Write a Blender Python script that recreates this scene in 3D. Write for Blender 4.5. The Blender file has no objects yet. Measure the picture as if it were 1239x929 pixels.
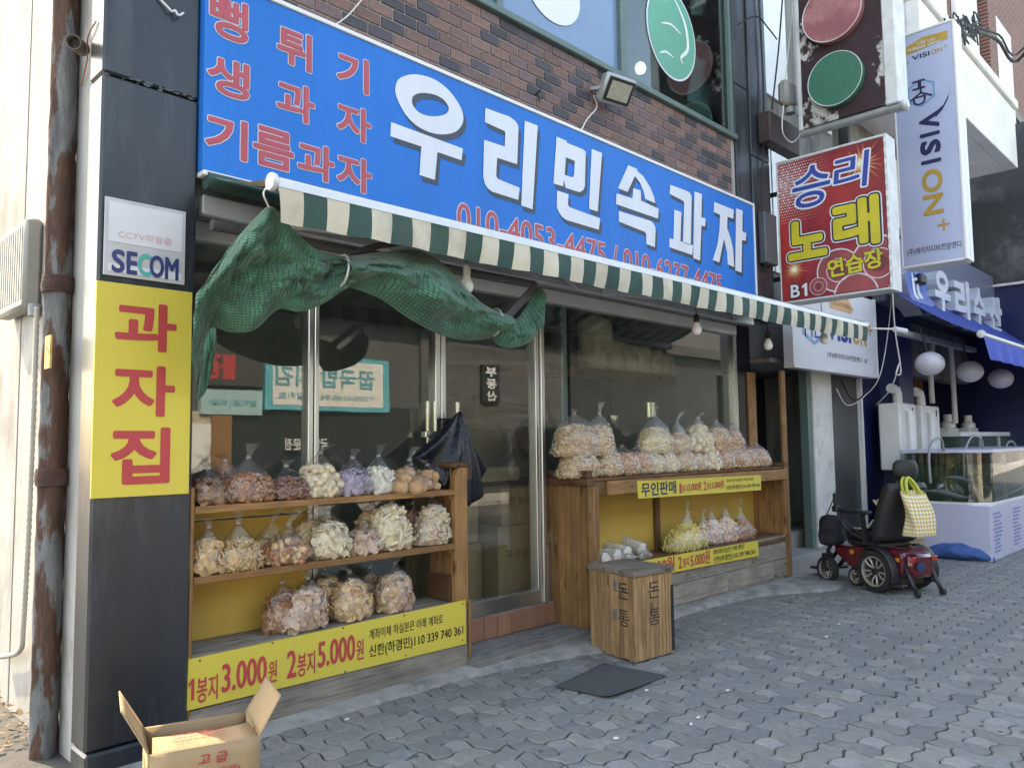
import bpy, bmesh, math, random
from mathutils import Vector, Matrix, noise as mnoise
random.seed(7)
D2R = math.radians
scene = bpy.context.scene
COL = scene.collection

# ------------------------------------------------------------------ camera
FPX, YAW, PITCH, ROLL, CAMZ = 951.06, D2R(45.475), D2R(4.324), D2R(-0.713), 1.55
_r = Vector((math.cos(YAW), -math.sin(YAW), 0))
CF = Vector((math.sin(YAW)*math.cos(PITCH), math.cos(YAW)*math.cos(PITCH), math.sin(PITCH)))
_u = _r.cross(CF)
CR = _r*math.cos(ROLL) + _u*math.sin(ROLL)
CU = -_r*math.sin(ROLL) + _u*math.cos(ROLL)
CP = Vector((0, 0, CAMZ))
cam = bpy.data.cameras.new('camera')
cam.sensor_width = 36.0
cam.lens = FPX/1239*36
cam.clip_start, cam.clip_end = 0.05, 500
camo = bpy.data.objects.new('camera', cam)
COL.objects.link(camo)
camo.matrix_world = Matrix(((CR.x, CU.x, -CF.x, 0), (CR.y, CU.y, -CF.y, 0), (CR.z, CU.z, -CF.z, CAMZ), (0, 0, 0, 1)))
scene.camera = camo

# ------------------------------------------------------------------ sky, sun, exposure
SUN_EL, SUN_TO = D2R(47), Vector((-0.27, 0.963))          # direction to the sun on the ground plane: behind the shop, from the left
w = bpy.data.worlds.new('World'); scene.world = w; w.use_nodes = True
nt = w.node_tree; nt.nodes.clear()
sky = nt.nodes.new('ShaderNodeTexSky'); sky.sky_type = 'NISHITA'; sky.sun_disc = False
sky.sun_elevation = SUN_EL; sky.sun_rotation = math.atan2(SUN_TO.x, SUN_TO.y)
sky.air_density = 1.0; sky.dust_density = 1.5; sky.ozone_density = 1.0
bg = nt.nodes.new('ShaderNodeBackground'); bg.inputs['Strength'].default_value = 0.15
wo = nt.nodes.new('ShaderNodeOutputWorld')
nt.links.new(sky.outputs[0], bg.inputs[0]); nt.links.new(bg.outputs[0], wo.inputs[0])
sl = bpy.data.lights.new('sun', 'SUN'); sl.energy = 2.0; sl.angle = D2R(0.5); sl.color = (1, 0.93, 0.83)
so = bpy.data.objects.new('sun', sl); COL.objects.link(so); so.location = (-6, 12, 15)
_sd = Vector((SUN_TO.x*math.cos(SUN_EL), SUN_TO.y*math.cos(SUN_EL), math.sin(SUN_EL))).normalized()
so.rotation_euler = _sd.to_track_quat('Z', 'Y').to_euler()
vs = scene.view_settings
vs.view_transform = 'Standard'; vs.look = 'None'; vs.exposure = 2.6; vs.gamma = 1; vs.use_curve_mapping = False
vs.use_white_balance = True; vs.white_balance_temperature = 8700; vs.white_balance_tint = 10     # the camera balanced for open shade
scene.cycles.max_bounces = 9; scene.cycles.transparent_max_bounces = 24
scene.cycles.glossy_bounces = 4; scene.cycles.diffuse_bounces = 4; scene.cycles.sample_clamp_indirect = 6

# ------------------------------------------------------------------ photo pixel -> place
def ray(x, y): return CR*((x-619.5)/FPX) - CU*((y-464.5)/FPX) + CF
def PY(x, y, k): d = ray(x, y); return CP + d*(k/d.y)
def PZ(x, y, k=0.0): d = ray(x, y); return CP + d*((k-CAMZ)/d.z)
def PX(x, y, k): d = ray(x, y); return CP + d*(k/d.x)

# ------------------------------------------------------------------ materials
MATS = {}
def nd(nt, t, **kw):
    n = nt.nodes.new(t)
    for k, v in kw.items(): setattr(n, k, v)
    return n
def mat(name, col, rough=0.6, metal=0.0, var=0.12, scale=6.0, bump=0.0, bscale=60.0, col2=None, mix=0.0, mscale=3.0, mlo=.5, mhi=.62,
        stretch=(1, 1, 1), objvar=0.0, spec=0.5, coat=0.0, grime=0.0):
    """principled surface: base colour with soft tone variation, optional second colour in patches, optional per-object variation"""
    if name in MATS: return MATS[name]
    m = bpy.data.materials.new(name); m.use_nodes = True; MATS[name] = m
    nt = m.node_tree; p = nt.nodes['Principled BSDF']; L = nt.links.new
    p.inputs['Roughness'].default_value = rough; p.inputs['Metallic'].default_value = metal
    p.inputs['Specular IOR Level'].default_value = spec; p.inputs['Coat Weight'].default_value = coat
    tc = nd(nt, 'ShaderNodeTexCoord'); mp = nd(nt, 'ShaderNodeMapping'); mp.inputs['Scale'].default_value = stretch
    L(tc.outputs['Object'], mp.inputs['Vector'])
    nz = nd(nt, 'ShaderNodeTexNoise'); nz.inputs['Scale'].default_value = scale; nz.inputs['Detail'].default_value = 6
    L(mp.outputs[0], nz.inputs['Vector'])
    rgb = nd(nt, 'ShaderNodeRGB'); rgb.outputs[0].default_value = (*col, 1)
    cur = rgb.outputs[0]
    if col2 is not None:
        n2 = nd(nt, 'ShaderNodeTexNoise'); n2.inputs['Scale'].default_value = mscale; n2.inputs['Detail'].default_value = 8
        n2.inputs['Roughness'].default_value = .65
        L(mp.outputs[0], n2.inputs['Vector'])
        mr = nd(nt, 'ShaderNodeMapRange'); mr.inputs[1].default_value = mlo; mr.inputs[2].default_value = mhi; mr.inputs[4].default_value = mix
        L(n2.outputs[0], mr.inputs[0])
        mx = nd(nt, 'ShaderNodeMix', data_type='RGBA'); L(mr.outputs[0], mx.inputs[0]); L(cur, mx.inputs[6]); mx.inputs[7].default_value = (*col2, 1)
        cur = mx.outputs[2]
    hs = nd(nt, 'ShaderNodeHueSaturation')
    mr2 = nd(nt, 'ShaderNodeMapRange'); mr2.inputs[1].default_value = .25; mr2.inputs[2].default_value = .75
    mr2.inputs[3].default_value = 1-var; mr2.inputs[4].default_value = 1+var
    L(nz.outputs[0], mr2.inputs[0]); val = mr2.outputs[0]
    if objvar > 0:
        oi = nd(nt, 'ShaderNodeObjectInfo'); mr3 = nd(nt, 'ShaderNodeMapRange'); mr3.inputs[3].default_value = 1-objvar; mr3.inputs[4].default_value = 1+objvar
        L(oi.outputs['Random'], mr3.inputs[0]); mm = nd(nt, 'ShaderNodeMath', operation='MULTIPLY'); L(val, mm.inputs[0]); L(mr3.outputs[0], mm.inputs[1]); val = mm.outputs[0]
    L(val, hs.inputs['Value']); L(cur, hs.inputs['Color']); L(hs.outputs[0], p.inputs['Base Color'])
    if bump > 0:
        nb = nd(nt, 'ShaderNodeTexNoise'); nb.inputs['Scale'].default_value = bscale; nb.inputs['Detail'].default_value = 5
        L(mp.outputs[0], nb.inputs['Vector'])
        bp = nd(nt, 'ShaderNodeBump'); bp.inputs['Strength'].default_value = bump; bp.inputs['Distance'].default_value = .01
        L(nb.outputs[0], bp.inputs['Height']); L(bp.outputs[0], p.inputs['Normal'])
    if grime > 0:
        nr = nd(nt, 'ShaderNodeMapRange'); nr.inputs[3].default_value = max(.05, rough-grime); nr.inputs[4].default_value = min(1, rough+grime)
        L(nz.outputs[0], nr.inputs[0]); L(nr.outputs[0], p.inputs['Roughness'])
    return m

def wood(name, col, axis='x', rough=.62, objvar=.18, grey=0.0):
    """planks: long streaks of grain along one axis, knots, per-plank tone"""
    if name in MATS: return MATS[name]
    m = bpy.data.materials.new(name); m.use_nodes = True; MATS[name] = m
    nt = m.node_tree; p = nt.nodes['Principled BSDF']; L = nt.links.new
    p.inputs['Roughness'].default_value = rough; p.inputs['Specular IOR Level'].default_value = .35
    tc = nd(nt, 'ShaderNodeTexCoord'); oi = nd(nt, 'ShaderNodeObjectInfo')
    ad = nd(nt, 'ShaderNodeVectorMath', operation='ADD'); sc = nd(nt, 'ShaderNodeVectorMath', operation='SCALE'); sc.inputs['Scale'].default_value = 7.3
    cb = nd(nt, 'ShaderNodeCombineXYZ')
    for k in range(3): L(oi.outputs['Random'], cb.inputs[k])
    L(cb.outputs[0], sc.inputs[0]); L(tc.outputs['Object'], ad.inputs[0]); L(sc.outputs[0], ad.inputs[1])
    mp = nd(nt, 'ShaderNodeMapping'); s = [1, 1, 1]; s['xyz'.index(axis)] = .045; mp.inputs['Scale'].default_value = s
    L(ad.outputs[0], mp.inputs['Vector'])
    g = nd(nt, 'ShaderNodeTexNoise'); g.inputs['Scale'].default_value = 75; g.inputs['Detail'].default_value = 7; g.inputs['Distortion'].default_value = .6
    L(mp.outputs[0], g.inputs['Vector'])
    cr = nd(nt, 'ShaderNodeValToRGB'); e = cr.color_ramp.elements
    d = [c*.62 for c in col]; b = [min(1, c*1.18) for c in col]
    e[0].position = .3; e[0].color = (*d, 1); e[1].position = .68; e[1].color = (*b, 1)
    k_ = e.new(.5); k_.color = (*col, 1)
    L(g.outputs[0], cr.inputs[0])
    mp2 = nd(nt, 'ShaderNodeMapping'); s2 = [9, 9, 9]; s2['xyz'.index(axis)] = 3.2; mp2.inputs['Scale'].default_value = s2
    L(ad.outputs[0], mp2.inputs['Vector'])
    kn = nd(nt, 'ShaderNodeTexVoronoi'); kn.inputs['Scale'].default_value = 1.0; L(mp2.outputs[0], kn.inputs['Vector'])
    kr = nd(nt, 'ShaderNodeMapRange'); kr.inputs[1].default_value = .10; kr.inputs[2].default_value = .2; kr.inputs[3].default_value = .75; kr.inputs[4].default_value = 0
    L(kn.outputs['Distance'], kr.inputs[0])
    mx = nd(nt, 'ShaderNodeMix', data_type='RGBA'); L(kr.outputs[0], mx.inputs[0]); L(cr.outputs[0], mx.inputs[6]); mx.inputs[7].default_value = (*[c*.22 for c in col], 1)
    hs = nd(nt, 'ShaderNodeHueSaturation'); hs.inputs['Saturation'].default_value = 1-grey
    mr = nd(nt, 'ShaderNodeMapRange'); mr.inputs[3].default_value = 1-objvar; mr.inputs[4].default_value = 1+objvar
    L(oi.outputs['Random'], mr.inputs[0]); L(mr.outputs[0], hs.inputs['Value']); L(mx.outputs[2], hs.inputs['Color'])
    n3 = nd(nt, 'ShaderNodeTexNoise'); n3.inputs['Scale'].default_value = 5; n3.inputs['Detail'].default_value = 5; L(ad.outputs[0], n3.inputs['Vector'])
    r3 = nd(nt, 'ShaderNodeMapRange'); r3.inputs[1].default_value = .3; r3.inputs[2].default_value = .7; r3.inputs[3].default_value = .72; r3.inputs[4].default_value = 1.15
    L(n3.outputs[0], r3.inputs[0])
    vm = nd(nt, 'ShaderNodeVectorMath', operation='SCALE'); L(hs.outputs[0], vm.inputs[0]); L(r3.outputs[0], vm.inputs['Scale'])
    L(vm.outputs[0], p.inputs['Base Color'])
    bp = nd(nt, 'ShaderNodeBump'); bp.inputs['Strength'].default_value = .35; bp.inputs['Distance'].default_value = .004
    L(g.outputs[0], bp.inputs['Height']); L(bp.outputs[0], p.inputs['Normal'])
    return m

def glass(name, tint=(.9, .95, .94), refl=.10, wav=0.0, rough=0.0, haze=0.0, hazecol=(.5, .55, .55), gain=1.15):
    if name in MATS: return MATS[name]
    m = bpy.data.materials.new(name); m.use_nodes = True; MATS[name] = m
    nt = m.node_tree; nt.nodes.clear(); L = nt.links.new
    out = nd(nt, 'ShaderNodeOutputMaterial'); mx = nd(nt, 'ShaderNodeMixShader')
    tr = nd(nt, 'ShaderNodeBsdfTransparent'); tr.inputs[0].default_value = (*tint, 1)
    gl = nd(nt, 'ShaderNodeBsdfGlossy'); gl.inputs['Roughness'].default_value = rough
    lw = nd(nt, 'ShaderNodeFresnel'); ge = nd(nt, 'ShaderNodeNewGeometry'); io = nd(nt, 'ShaderNodeMapRange'); io.inputs[3].default_value = 1.5; io.inputs[4].default_value = 1/1.5
    L(ge.outputs['Backfacing'], io.inputs[0]); L(io.outputs[0], lw.inputs['IOR'])      # same reflectance from either side of the sheet
    ma = nd(nt, 'ShaderNodeMath', operation='MULTIPLY_ADD'); ma.inputs[1].default_value = gain; ma.inputs[2].default_value = refl; ma.use_clamp = True
    L(lw.outputs[0], ma.inputs[0]); L(ma.outputs[0], mx.inputs[0])
    src = tr.outputs[0]
    if haze > 0:
        tc = nd(nt, 'ShaderNodeTexCoord'); nz = nd(nt, 'ShaderNodeTexNoise'); nz.inputs['Scale'].default_value = 2.5; nz.inputs['Detail'].default_value = 8
        L(tc.outputs['Object'], nz.inputs['Vector'])
        mr = nd(nt, 'ShaderNodeMapRange'); mr.inputs[1].default_value = .3; mr.inputs[2].default_value = .8; mr.inputs[3].default_value = haze*.4; mr.inputs[4].default_value = haze*1.4
        L(nz.outputs[0], mr.inputs[0])
        df = nd(nt, 'ShaderNodeBsdfDiffuse'); df.inputs[0].default_value = (*hazecol, 1)
        m2 = nd(nt, 'ShaderNodeMixShader'); L(mr.outputs[0], m2.inputs[0]); L(tr.outputs[0], m2.inputs[1]); L(df.outputs[0], m2.inputs[2]); src = m2.outputs[0]
    L(src, mx.inputs[1]); L(gl.outputs[0], mx.inputs[2]); L(mx.outputs[0], out.inputs[0])
    if wav > 0:
        tc = nd(nt, 'ShaderNodeTexCoord'); nz = nd(nt, 'ShaderNodeTexNoise'); nz.inputs['Scale'].default_value = 26 if wav > .2 else 1.2
        nz.inputs['Detail'].default_value = 3
        L(tc.outputs['Object'], nz.inputs['Vector']); bp = nd(nt, 'ShaderNodeBump'); bp.inputs['Strength'].default_value = wav; bp.inputs['Distance'].default_value = .02
        L(nz.outputs[0], bp.inputs['Height']); L(bp.outputs[0], gl.inputs['Normal'])
    return m
def film(name, white=.06):
    """thin clear plastic: mostly see-through, wrinkled sharp highlights"""
    return glass(name, (.985, .985, .985), .03, wav=1.0, rough=.09, haze=white, hazecol=(.95, .95, .96), gain=1.5)

# ------------------------------------------------------------------ mesh builder
class MB:
    def __init__(s): s.v = []; s.f = []; s.mi = []; s.uv = None
    def add(s, vs, fs, mi=0):
        b = len(s.v); s.v += [tuple(v) for v in vs]; s.f += [tuple(i+b for i in f) for f in fs]; s.mi += [mi]*len(fs); return s
    def box(s, x0, x1, y0, y1, z0, z1, M=None, mi=0, bev=0.0):
        x0, x1 = min(x0, x1), max(x0, x1); y0, y1 = min(y0, y1), max(y0, y1); z0, z1 = min(z0, z1), max(z0, z1)
        if bev > 0:
            b = min(bev, (x1-x0)*.3, (y1-y0)*.3, (z1-z0)*.3); vs = []; 
            for sx in (0, 1):
                for sy in (0, 1):
                    for sz in (0, 1):
                        X, Y, Z = (x0, x1)[sx], (y0, y1)[sy], (z0, z1)[sz]; ix, iy, iz = (b, -b)[sx], (b, -b)[sy], (b, -b)[sz]
                        vs += [(X, Y+iy, Z+iz), (X+ix, Y, Z+iz), (X+ix, Y+iy, Z)]
            def I(sx, sy, sz, a): return (sx*4+sy*2+sz)*3+a
            fs = [(I(0,0,0,0), I(0,0,1,0), I(0,1,1,0), I(0,1,0,0)), (I(1,0,0,0), I(1,1,0,0), I(1,1,1,0), I(1,0,1,0)),
                  (I(0,0,0,1), I(1,0,0,1), I(1,0,1,1), I(0,0,1,1)), (I(0,1,0,1), I(0,1,1,1), I(1,1,1,1), I(1,1,0,1)),
                  (I(0,0,0,2), I(0,1,0,2), I(1,1,0,2), I(1,0,0,2)), (I(0,0,1,2), I(1,0,1,2), I(1,1,1,2), I(0,1,1,2))]
            for q in ((0, 0), (0, 1), (1, 0), (1, 1)):
                fs += [(I(q[0],q[1],0,0), I(q[0],q[1],0,1), I(q[0],q[1],1,1), I(q[0],q[1],1,0)),
                       (I(q[0],0,q[1],0), I(q[0],0,q[1],2), I(q[0],1,q[1],2), I(q[0],1,q[1],0)),
                       (I(0,q[0],q[1],1), I(0,q[0],q[1],2), I(1,q[0],q[1],2), I(1,q[0],q[1],1))]
            for sx in (0, 1):
                for sy in (0, 1):
                    for sz in (0, 1): fs.append((I(sx,sy,sz,0), I(sx,sy,sz,1), I(sx,sy,sz,2)))
        else:
            vs = [(x, y, z) for x in (x0, x1) for y in (y0, y1) for z in (z0, z1)]
            fs = [(0, 1, 3, 2), (4, 6, 7, 5), (0, 4, 5, 1), (2, 3, 7, 6), (0, 2, 6, 4), (1, 5, 7, 3)]
        if M: vs = [M @ Vector(v) for v in vs]
        return s.add(vs, fs, mi)
    def bar(s, a, b, w, h, up=(0, 0, 1), mi=0, bev=0.0):
        a, b = Vector(a), Vector(b); d = b-a; L = d.length; d.normalize()
        up = Vector(up)
        if abs(d.dot(up)) > .98: up = Vector((1, 0, 0))
        r = d.cross(up).normalized(); u = r.cross(d)
        M = Matrix(((d.x, r.x, u.x, a.x), (d.y, r.y, u.y, a.y), (d.z, r.z, u.z, a.z), (0, 0, 0, 1)))
        return s.box(0, L, -w/2, w/2, -h/2, h/2, M, mi, bev)
    def tube(s, pts, r, n=8, caps=True, mi=0):
        pts = [Vector(p) for p in pts]; k = len(pts); rr = r if isinstance(r, (list, tuple)) else [r]*k
        vs = []; fs = []; prev = None
        for i, p in enumerate(pts):
            t = (pts[min(i+1, k-1)] - pts[max(i-1, 0)])
            if t.length < 1e-9: t = Vector((0, 0, 1))
            t.normalize()
            if prev is None:
                a = Vector((0, 0, 1)) if abs(t.z) < .9 else Vector((1, 0, 0)); x = t.cross(a).normalized()
            else:
                x = (prev - t*prev.dot(t)); x = x.normalized() if x.length > 1e-6 else t.orthogonal().normalized()
            prev = x; y = t.cross(x)
            for j in range(n):
                a = 2*math.pi*j/n; vs.append(p + (x*math.cos(a)+y*math.sin(a))*rr[i])
        for i in range(k-1):
            for j in range(n):
                j2 = (j+1) % n; fs.append((i*n+j, i*n+j2, (i+1)*n+j2, (i+1)*n+j))
        if caps: fs += [tuple(range(n))[::-1], tuple((k-1)*n+j for j in range(n))]
        return s.add(vs, fs, mi)
    def lathe(s, prof, M=None, n=16, mi=0):
        """prof: (radius, height) pairs about local z"""
        vs = []; fs = []; k = len(prof)
        for r, z in prof:
            for j in range(n): a = 2*math.pi*j/n; vs.append(Vector((r*math.cos(a), r*math.sin(a), z)))
        if M: vs = [M @ v for v in vs]
        for i in range(k-1):
            for j in range(n): j2 = (j+1) % n; fs.append((i*n+j, i*n+j2, (i+1)*n+j2, (i+1)*n+j))
        fs += [tuple(range(n))[::-1], tuple((k-1)*n+j for j in range(n))]
        return s.add(vs, fs, mi)
    def prism(s, poly, d, mi=0):
        """closed polygon of 3D points pushed by vector d"""
        n = len(poly); d = Vector(d); P = [Vector(p) for p in poly]
        vs = P + [p+d for p in P]
        fs = [tuple(range(n)), tuple(range(n, 2*n))[::-1]] + [(i, i+n, (i+1) % n+n, (i+1) % n) for i in range(n)]
        return s.add(vs, fs, mi)
    def quad(s, *p, mi=0): return s.add(p, [tuple(range(len(p)))], mi)
    def grid(s, fn, nu, nv, mi=0, flip=False):
        vs = [fn(i/nu, j/nv) for j in range(nv+1) for i in range(nu+1)]; n = nu+1
        fs = [(j*n+i, j*n+i+1, (j+1)*n+i+1, (j+1)*n+i) for j in range(nv) for i in range(nu)]
        if flip: fs = [f[::-1] for f in fs]
        s.uv = {(len(s.v)+j*n+i): (i/nu, j/nv) for j in range(nv+1) for i in range(nu+1)}
        return s.add(vs, fs, mi)
    def mesh(s, name, mats, smooth=False, recalc=True):
        me = bpy.data.meshes.new(name); me.from_pydata(s.v, [], s.f)
        for m in (mats if isinstance(mats, (list, tuple)) else [mats]): me.materials.append(m)
        if len(me.materials) > 1: me.polygons.foreach_set('material_index', s.mi)
        if s.uv:
            ul = me.uv_layers.new(name='UVMap')
            for lp in me.loops: ul.data[lp.index].uv = s.uv.get(lp.vertex_index, (0, 0))
        if recalc:
            bm = bmesh.new(); bm.from_mesh(me); bmesh.ops.recalc_face_normals(bm, faces=bm.faces); bm.to_mesh(me); bm.free()
        if smooth:
            me.polygons.foreach_set('use_smooth', [True]*len(me.polygons))
            if smooth != 'all': me.set_sharp_from_angle(angle=D2R(40))
        me.update(); return me
    def build(s, name, mats, parent=None, smooth=False, recalc=True):
        return link(name, s.mesh(name, mats, smooth, recalc), parent)

def link(name, data, parent=None, loc=None):
    o = bpy.data.objects.new(name, data); COL.objects.link(o)
    if loc is not None: o.location = loc
    if parent is not None:
        o.parent = parent
        if not parent.get('_local'): 
            b = parent
            off = Vector((0, 0, 0))
            while b is not None: off += b.location; b = b.parent
            o.matrix_parent_inverse = Matrix.Translation(-off)
    return o
def tag(o, label, cat, group=None, kind=None):
    if label: o['label'] = label
    if cat: o['category'] = cat
    if group: o['group'] = group
    if kind: o['kind'] = kind
    return o
def thing(name, label, cat, loc=(0, 0, 0), group=None, rz=0.0, local=False):
    """Empty at a thing's base. Parts are given in world coordinates unless local=True"""
    o = bpy.data.objects.new(name, None); COL.objects.link(o); o.location = loc; o.empty_display_size = .1
    if rz: o.rotation_euler.z = rz
    if local: o['_local'] = 1
    return tag(o, label, cat, group)
def struct(o): o['kind'] = 'structure'; return o
def stuff(o): o['kind'] = 'stuff'; return o

# ------------------------------------------------------------------ lettering
_tc = {}
def text_mesh(body, offset=0.0, res=4, spacing=1.0):
    key = (body, offset, spacing)
    if key in _tc: return _tc[key]
    c = bpy.data.curves.new('text', 'FONT'); c.body = body; c.offset = offset; c.resolution_u = res; c.fill_mode = 'FRONT'; c.space_character = spacing
    o = bpy.data.objects.new('text', c)
    me = bpy.data.meshes.new_from_object(o)
    vs = [v.co.copy() for v in me.vertices]; fs = [tuple(p.vertices) for p in me.polygons]
    bpy.data.objects.remove(o); bpy.data.curves.remove(c); bpy.data.meshes.remove(me)
    _tc[key] = (vs, fs); return _tc[key]
def lettering(parent, body, O, U, V, w, h, layers, shear=0.0, spacing=1.0, name='lettering'):
    """flat print: text fitted to a w x h box whose lower left corner is O; layers = (boldness, material, lift)"""
    O, U, V = Vector(O), Vector(U), Vector(V); N = U.cross(V)
    vs0, _ = text_mesh(body, 0.0, spacing=spacing); k0 = max(0, layers[0][0])
    x0, x1 = min(v.x for v in vs0), max(v.x for v in vs0); y0, y1 = min(v.y for v in vs0), max(v.y for v in vs0)
    x0 -= k0; x1 += k0; y0 -= k0; y1 += k0; sx, sy = w/(x1-x0), h/(y1-y0); out = []
    vs, fs = text_mesh(body, 0.0, spacing=spacing)
    Q = [((v.x-x0)*sx, (v.y-y0)*sy) for v in vs]; rg = random.Random(len(vs)); iso = math.sqrt(abs(sx*sy)); ec = {}
    for f in fs:
        for i in range(len(f)): e = frozenset((f[i], f[(i+1) % len(f)])); ec[e] = ec.get(e, 0)+1
    rim = [tuple(e) for e, c in ec.items() if c == 1 and len(e) == 2]
    base0 = layers[0][0]
    for off, m, lift in layers:
        b = MB(); T = lambda a, c, l: O + U*(a+shear*c) + V*c + N*l
        b.add([T(a, c, lift) for a, c in Q], fs)
        hw = off*iso
        if hw > 0:      # thicken the strokes: a ribbon round every outline
            for i, j in rim:
                (ax, ay), (bx, by) = Q[i], Q[j]; dx, dy = bx-ax, by-ay; L_ = math.hypot(dx, dy)
                if L_ < 1e-7: continue
                dx, dy = dx/L_*hw, dy/L_*hw; l = lift-rg.uniform(.0002, .0012)
                pts = [(ax-dy, ay+dx), (ax-dx*.75-dy*.66, ay-dy*.75+dx*.66), (ax-dx, ay-dy), (ax-dx*.75+dy*.66, ay-dy*.75-dx*.66), (ax+dy, ay-dx), (bx+dy, by-dx), (bx+dx*.75+dy*.66, by+dy*.75-dx*.66), (bx+dx, by+dy), (bx+dx*.75-dy*.66, by+dy*.75+dx*.66), (bx-dy, by+dx)]
                b.add([T(p, q, l) for p, q in pts], [tuple(range(10))])
        out.append(b.build(name, m, parent, recalc=False)); name = name.split('_')[0]+'_outline' if not name.endswith('outline') else name
    return out
def px_text(parent, body, tl, br, k, layers, spacing=1.0, name='lettering'):
    """text on the plane y=k (facing the street), box given by two photo pixels"""
    a, b = PY(*tl, k), PY(*br, k)
    return lettering(parent, body, (a.x, k, b.z), (1, 0, 0), (0, 0, 1), b.x-a.x, a.z-b.z, layers, spacing=spacing, name=name)
ONE = [(.42, 0), (.78, 0), (.78, 1), (.56, 1), (.12, .80), (.12, .64), (.42, .74)]
def figure_one(parent, O, U, V, w, h, m, lift=.002):
    O, U, V = Vector(O), Vector(U), Vector(V); N = U.cross(V); vs, fs = fill_loops([ONE])
    return MB().add([O+U*(v.x*w)+V*(v.y*h)+N*lift for v in vs], fs).build('lettering', m, parent, recalc=False)
def fill_loops(loops):
    """2D loops (holes allowed) -> (verts, faces)"""
    c = bpy.data.curves.new('shape', 'CURVE'); c.dimensions = '2D'; c.fill_mode = 'FRONT'
    for lp in loops:
        s = c.splines.new('POLY'); s.points.add(len(lp)-1); s.use_cyclic_u = True
        for i, (x, y) in enumerate(lp): s.points[i].co = (x, y, 0, 1)
    o = bpy.data.objects.new('shape', c); me = bpy.data.meshes.new_from_object(o)
    r = ([v.co.copy() for v in me.vertices], [tuple(p.vertices) for p in me.polygons])
    bpy.data.objects.remove(o); bpy.data.curves.remove(c); bpy.data.meshes.remove(me); return r
def smooth_path(pts, n=8):
    """Catmull-Rom through points"""
    pts = [Vector(p) for p in pts]; out = []
    for i in range(len(pts)-1):
        p0, p1, p2, p3 = pts[max(i-1, 0)], pts[i], pts[i+1], pts[min(i+2, len(pts)-1)]
        for k in range(n):
            t = k/n
            out.append(.5*((2*p1)+(-p0+p2)*t+(2*p0-5*p1+4*p2-p3)*t*t+(-p0+3*p1-3*p2+p3)*t*t*t))
    out.append(pts[-1]); return out
def sample(path, t):
    f = t*(len(path)-1); i = min(int(f), len(path)-2); return path[i].lerp(path[i+1], f-i)
def cable(name, pts, r, m, label, cat='cable', group=None, n=6, parent=None):
    b = MB(); b.tube(smooth_path(pts, n), r, 6); o = b.build(name, m, parent, smooth='all')
    if parent is None: tag(o, label, cat, group)
    return o
# ================================================================== materials used all over
STEEL = mat('brushed_steel', (.55, .55, .54), .28, .9, var=.15, scale=3, stretch=(1, 1, .05), grime=.1)
ALU = mat('painted_aluminium', (.72, .73, .74), .4, .2, var=.1, scale=3)
WHITE = mat('white_paint', (.78, .78, .77), .45, var=.06, scale=4)
BLACK = mat('black_plastic', (.018, .018, .02), .45, var=.2, scale=20)
RUBBER = mat('rubber', (.02, .02, .021), .8, var=.25, scale=30, bump=.2, bscale=90)
DARKMETAL = mat('dark_metal', (.05, .05, .055), .45, .5, var=.25)
CABLE_B = mat('black_cable', (.02, .02, .022), .6)
CABLE_W = mat('white_cable', (.68, .67, .64), .5)
CONC = mat('concrete', (.30, .295, .28), .9, var=.22, scale=5, bump=.6, bscale=45, col2=(.19, .185, .175), mix=.8, mscale=2.2)
STONE_D = mat('dark_stone_cladding', (.020, .025, .032), .30, var=.35, scale=2.2, col2=(.085, .095, .105), mix=.85, mscale=3.6, mlo=.50, mhi=.78, stretch=(1.5, 1.5, .30), bump=.05, bscale=14, grime=.12)
YEL = mat('yellow_sign', (.66, .53, .075), .5, var=.05, scale=3, col2=(.56, .43, .085), mix=.6, mscale=3, mlo=.5, mhi=.8, stretch=(2, 1, .4))
REDINK = mat('red_ink', (.50, .055, .06), .5, var=.06)
REDINK2 = mat('faded_red_ink', (.47, .075, .10), .5, var=.08)
NAVYINK = mat('navy_ink', (.014, .022, .10), .5, var=.05)
BLACKINK = mat('black_ink', (.02, .02, .024), .5, var=.05)
WHITEINK = mat('white_ink', (.72, .75, .80), .5, var=.03)

# ================================================================== ground
b = MB(); b.quad((-150, -150, -.13), (150, -150, -.13), (150, 150, -.13), (-150, 150, -.13))
struct(b.build('ground', mat('bare_ground', (.16, .15, .135), .95, var=.3, scale=1.5, bump=.5, bscale=20)))
b = MB(); b.quad((-60, -6.6, -.125), (80, -6.6, -.125), (80, -1.02, -.125), (-60, -1.02, -.125))
road = struct(b.build('road', mat('asphalt', (.055, .055, .058), .9, var=.25, scale=2, bump=.5, bscale=120)))
b = MB(); b.box(-60, 80, -1.02, -.9, -.125, .005, bev=.012); struct(b.build('kerb', CONC))
b = MB(); b.box(-60, 80, -6.75, -6.6, -.125, .005, bev=.012); struct(b.build('kerb', CONC))
b = MB(); b.box(-60, 80, -9, -6.75, -.12, 0); struct(b.build('far_pavement', CONC))
b = MB(); b.quad((-60, -.9, -.012), (80, -.9, -.012), (80, 9.5, -.012), (-60, 9.5, -.012))
pave = struct(b.build('pavement', mat('joint_sand', (.06, .06, .058), .95, var=.3, scale=9, bump=.6, bscale=120)))
PAVE_D = mat('grey_paver', (.215, .214, .20), .85, var=.16, scale=24, bump=.35, bscale=160, col2=(.15, .16, .16), mix=.7, mscale=1.1, mlo=.42, mhi=.62, objvar=.12)
PAVE_D2 = mat('worn_paver', (.18, .19, .185), .85, var=.2, scale=18, bump=.4, bscale=160, col2=(.24, .24, .23), mix=.6, mscale=7, objvar=.12)
PAVE_D3 = mat('sandy_paver', (.24, .236, .215), .88, var=.2, scale=18, bump=.4, bscale=160, col2=(.17, .172, .165), mix=.7, mscale=5, objvar=.1)
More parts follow.
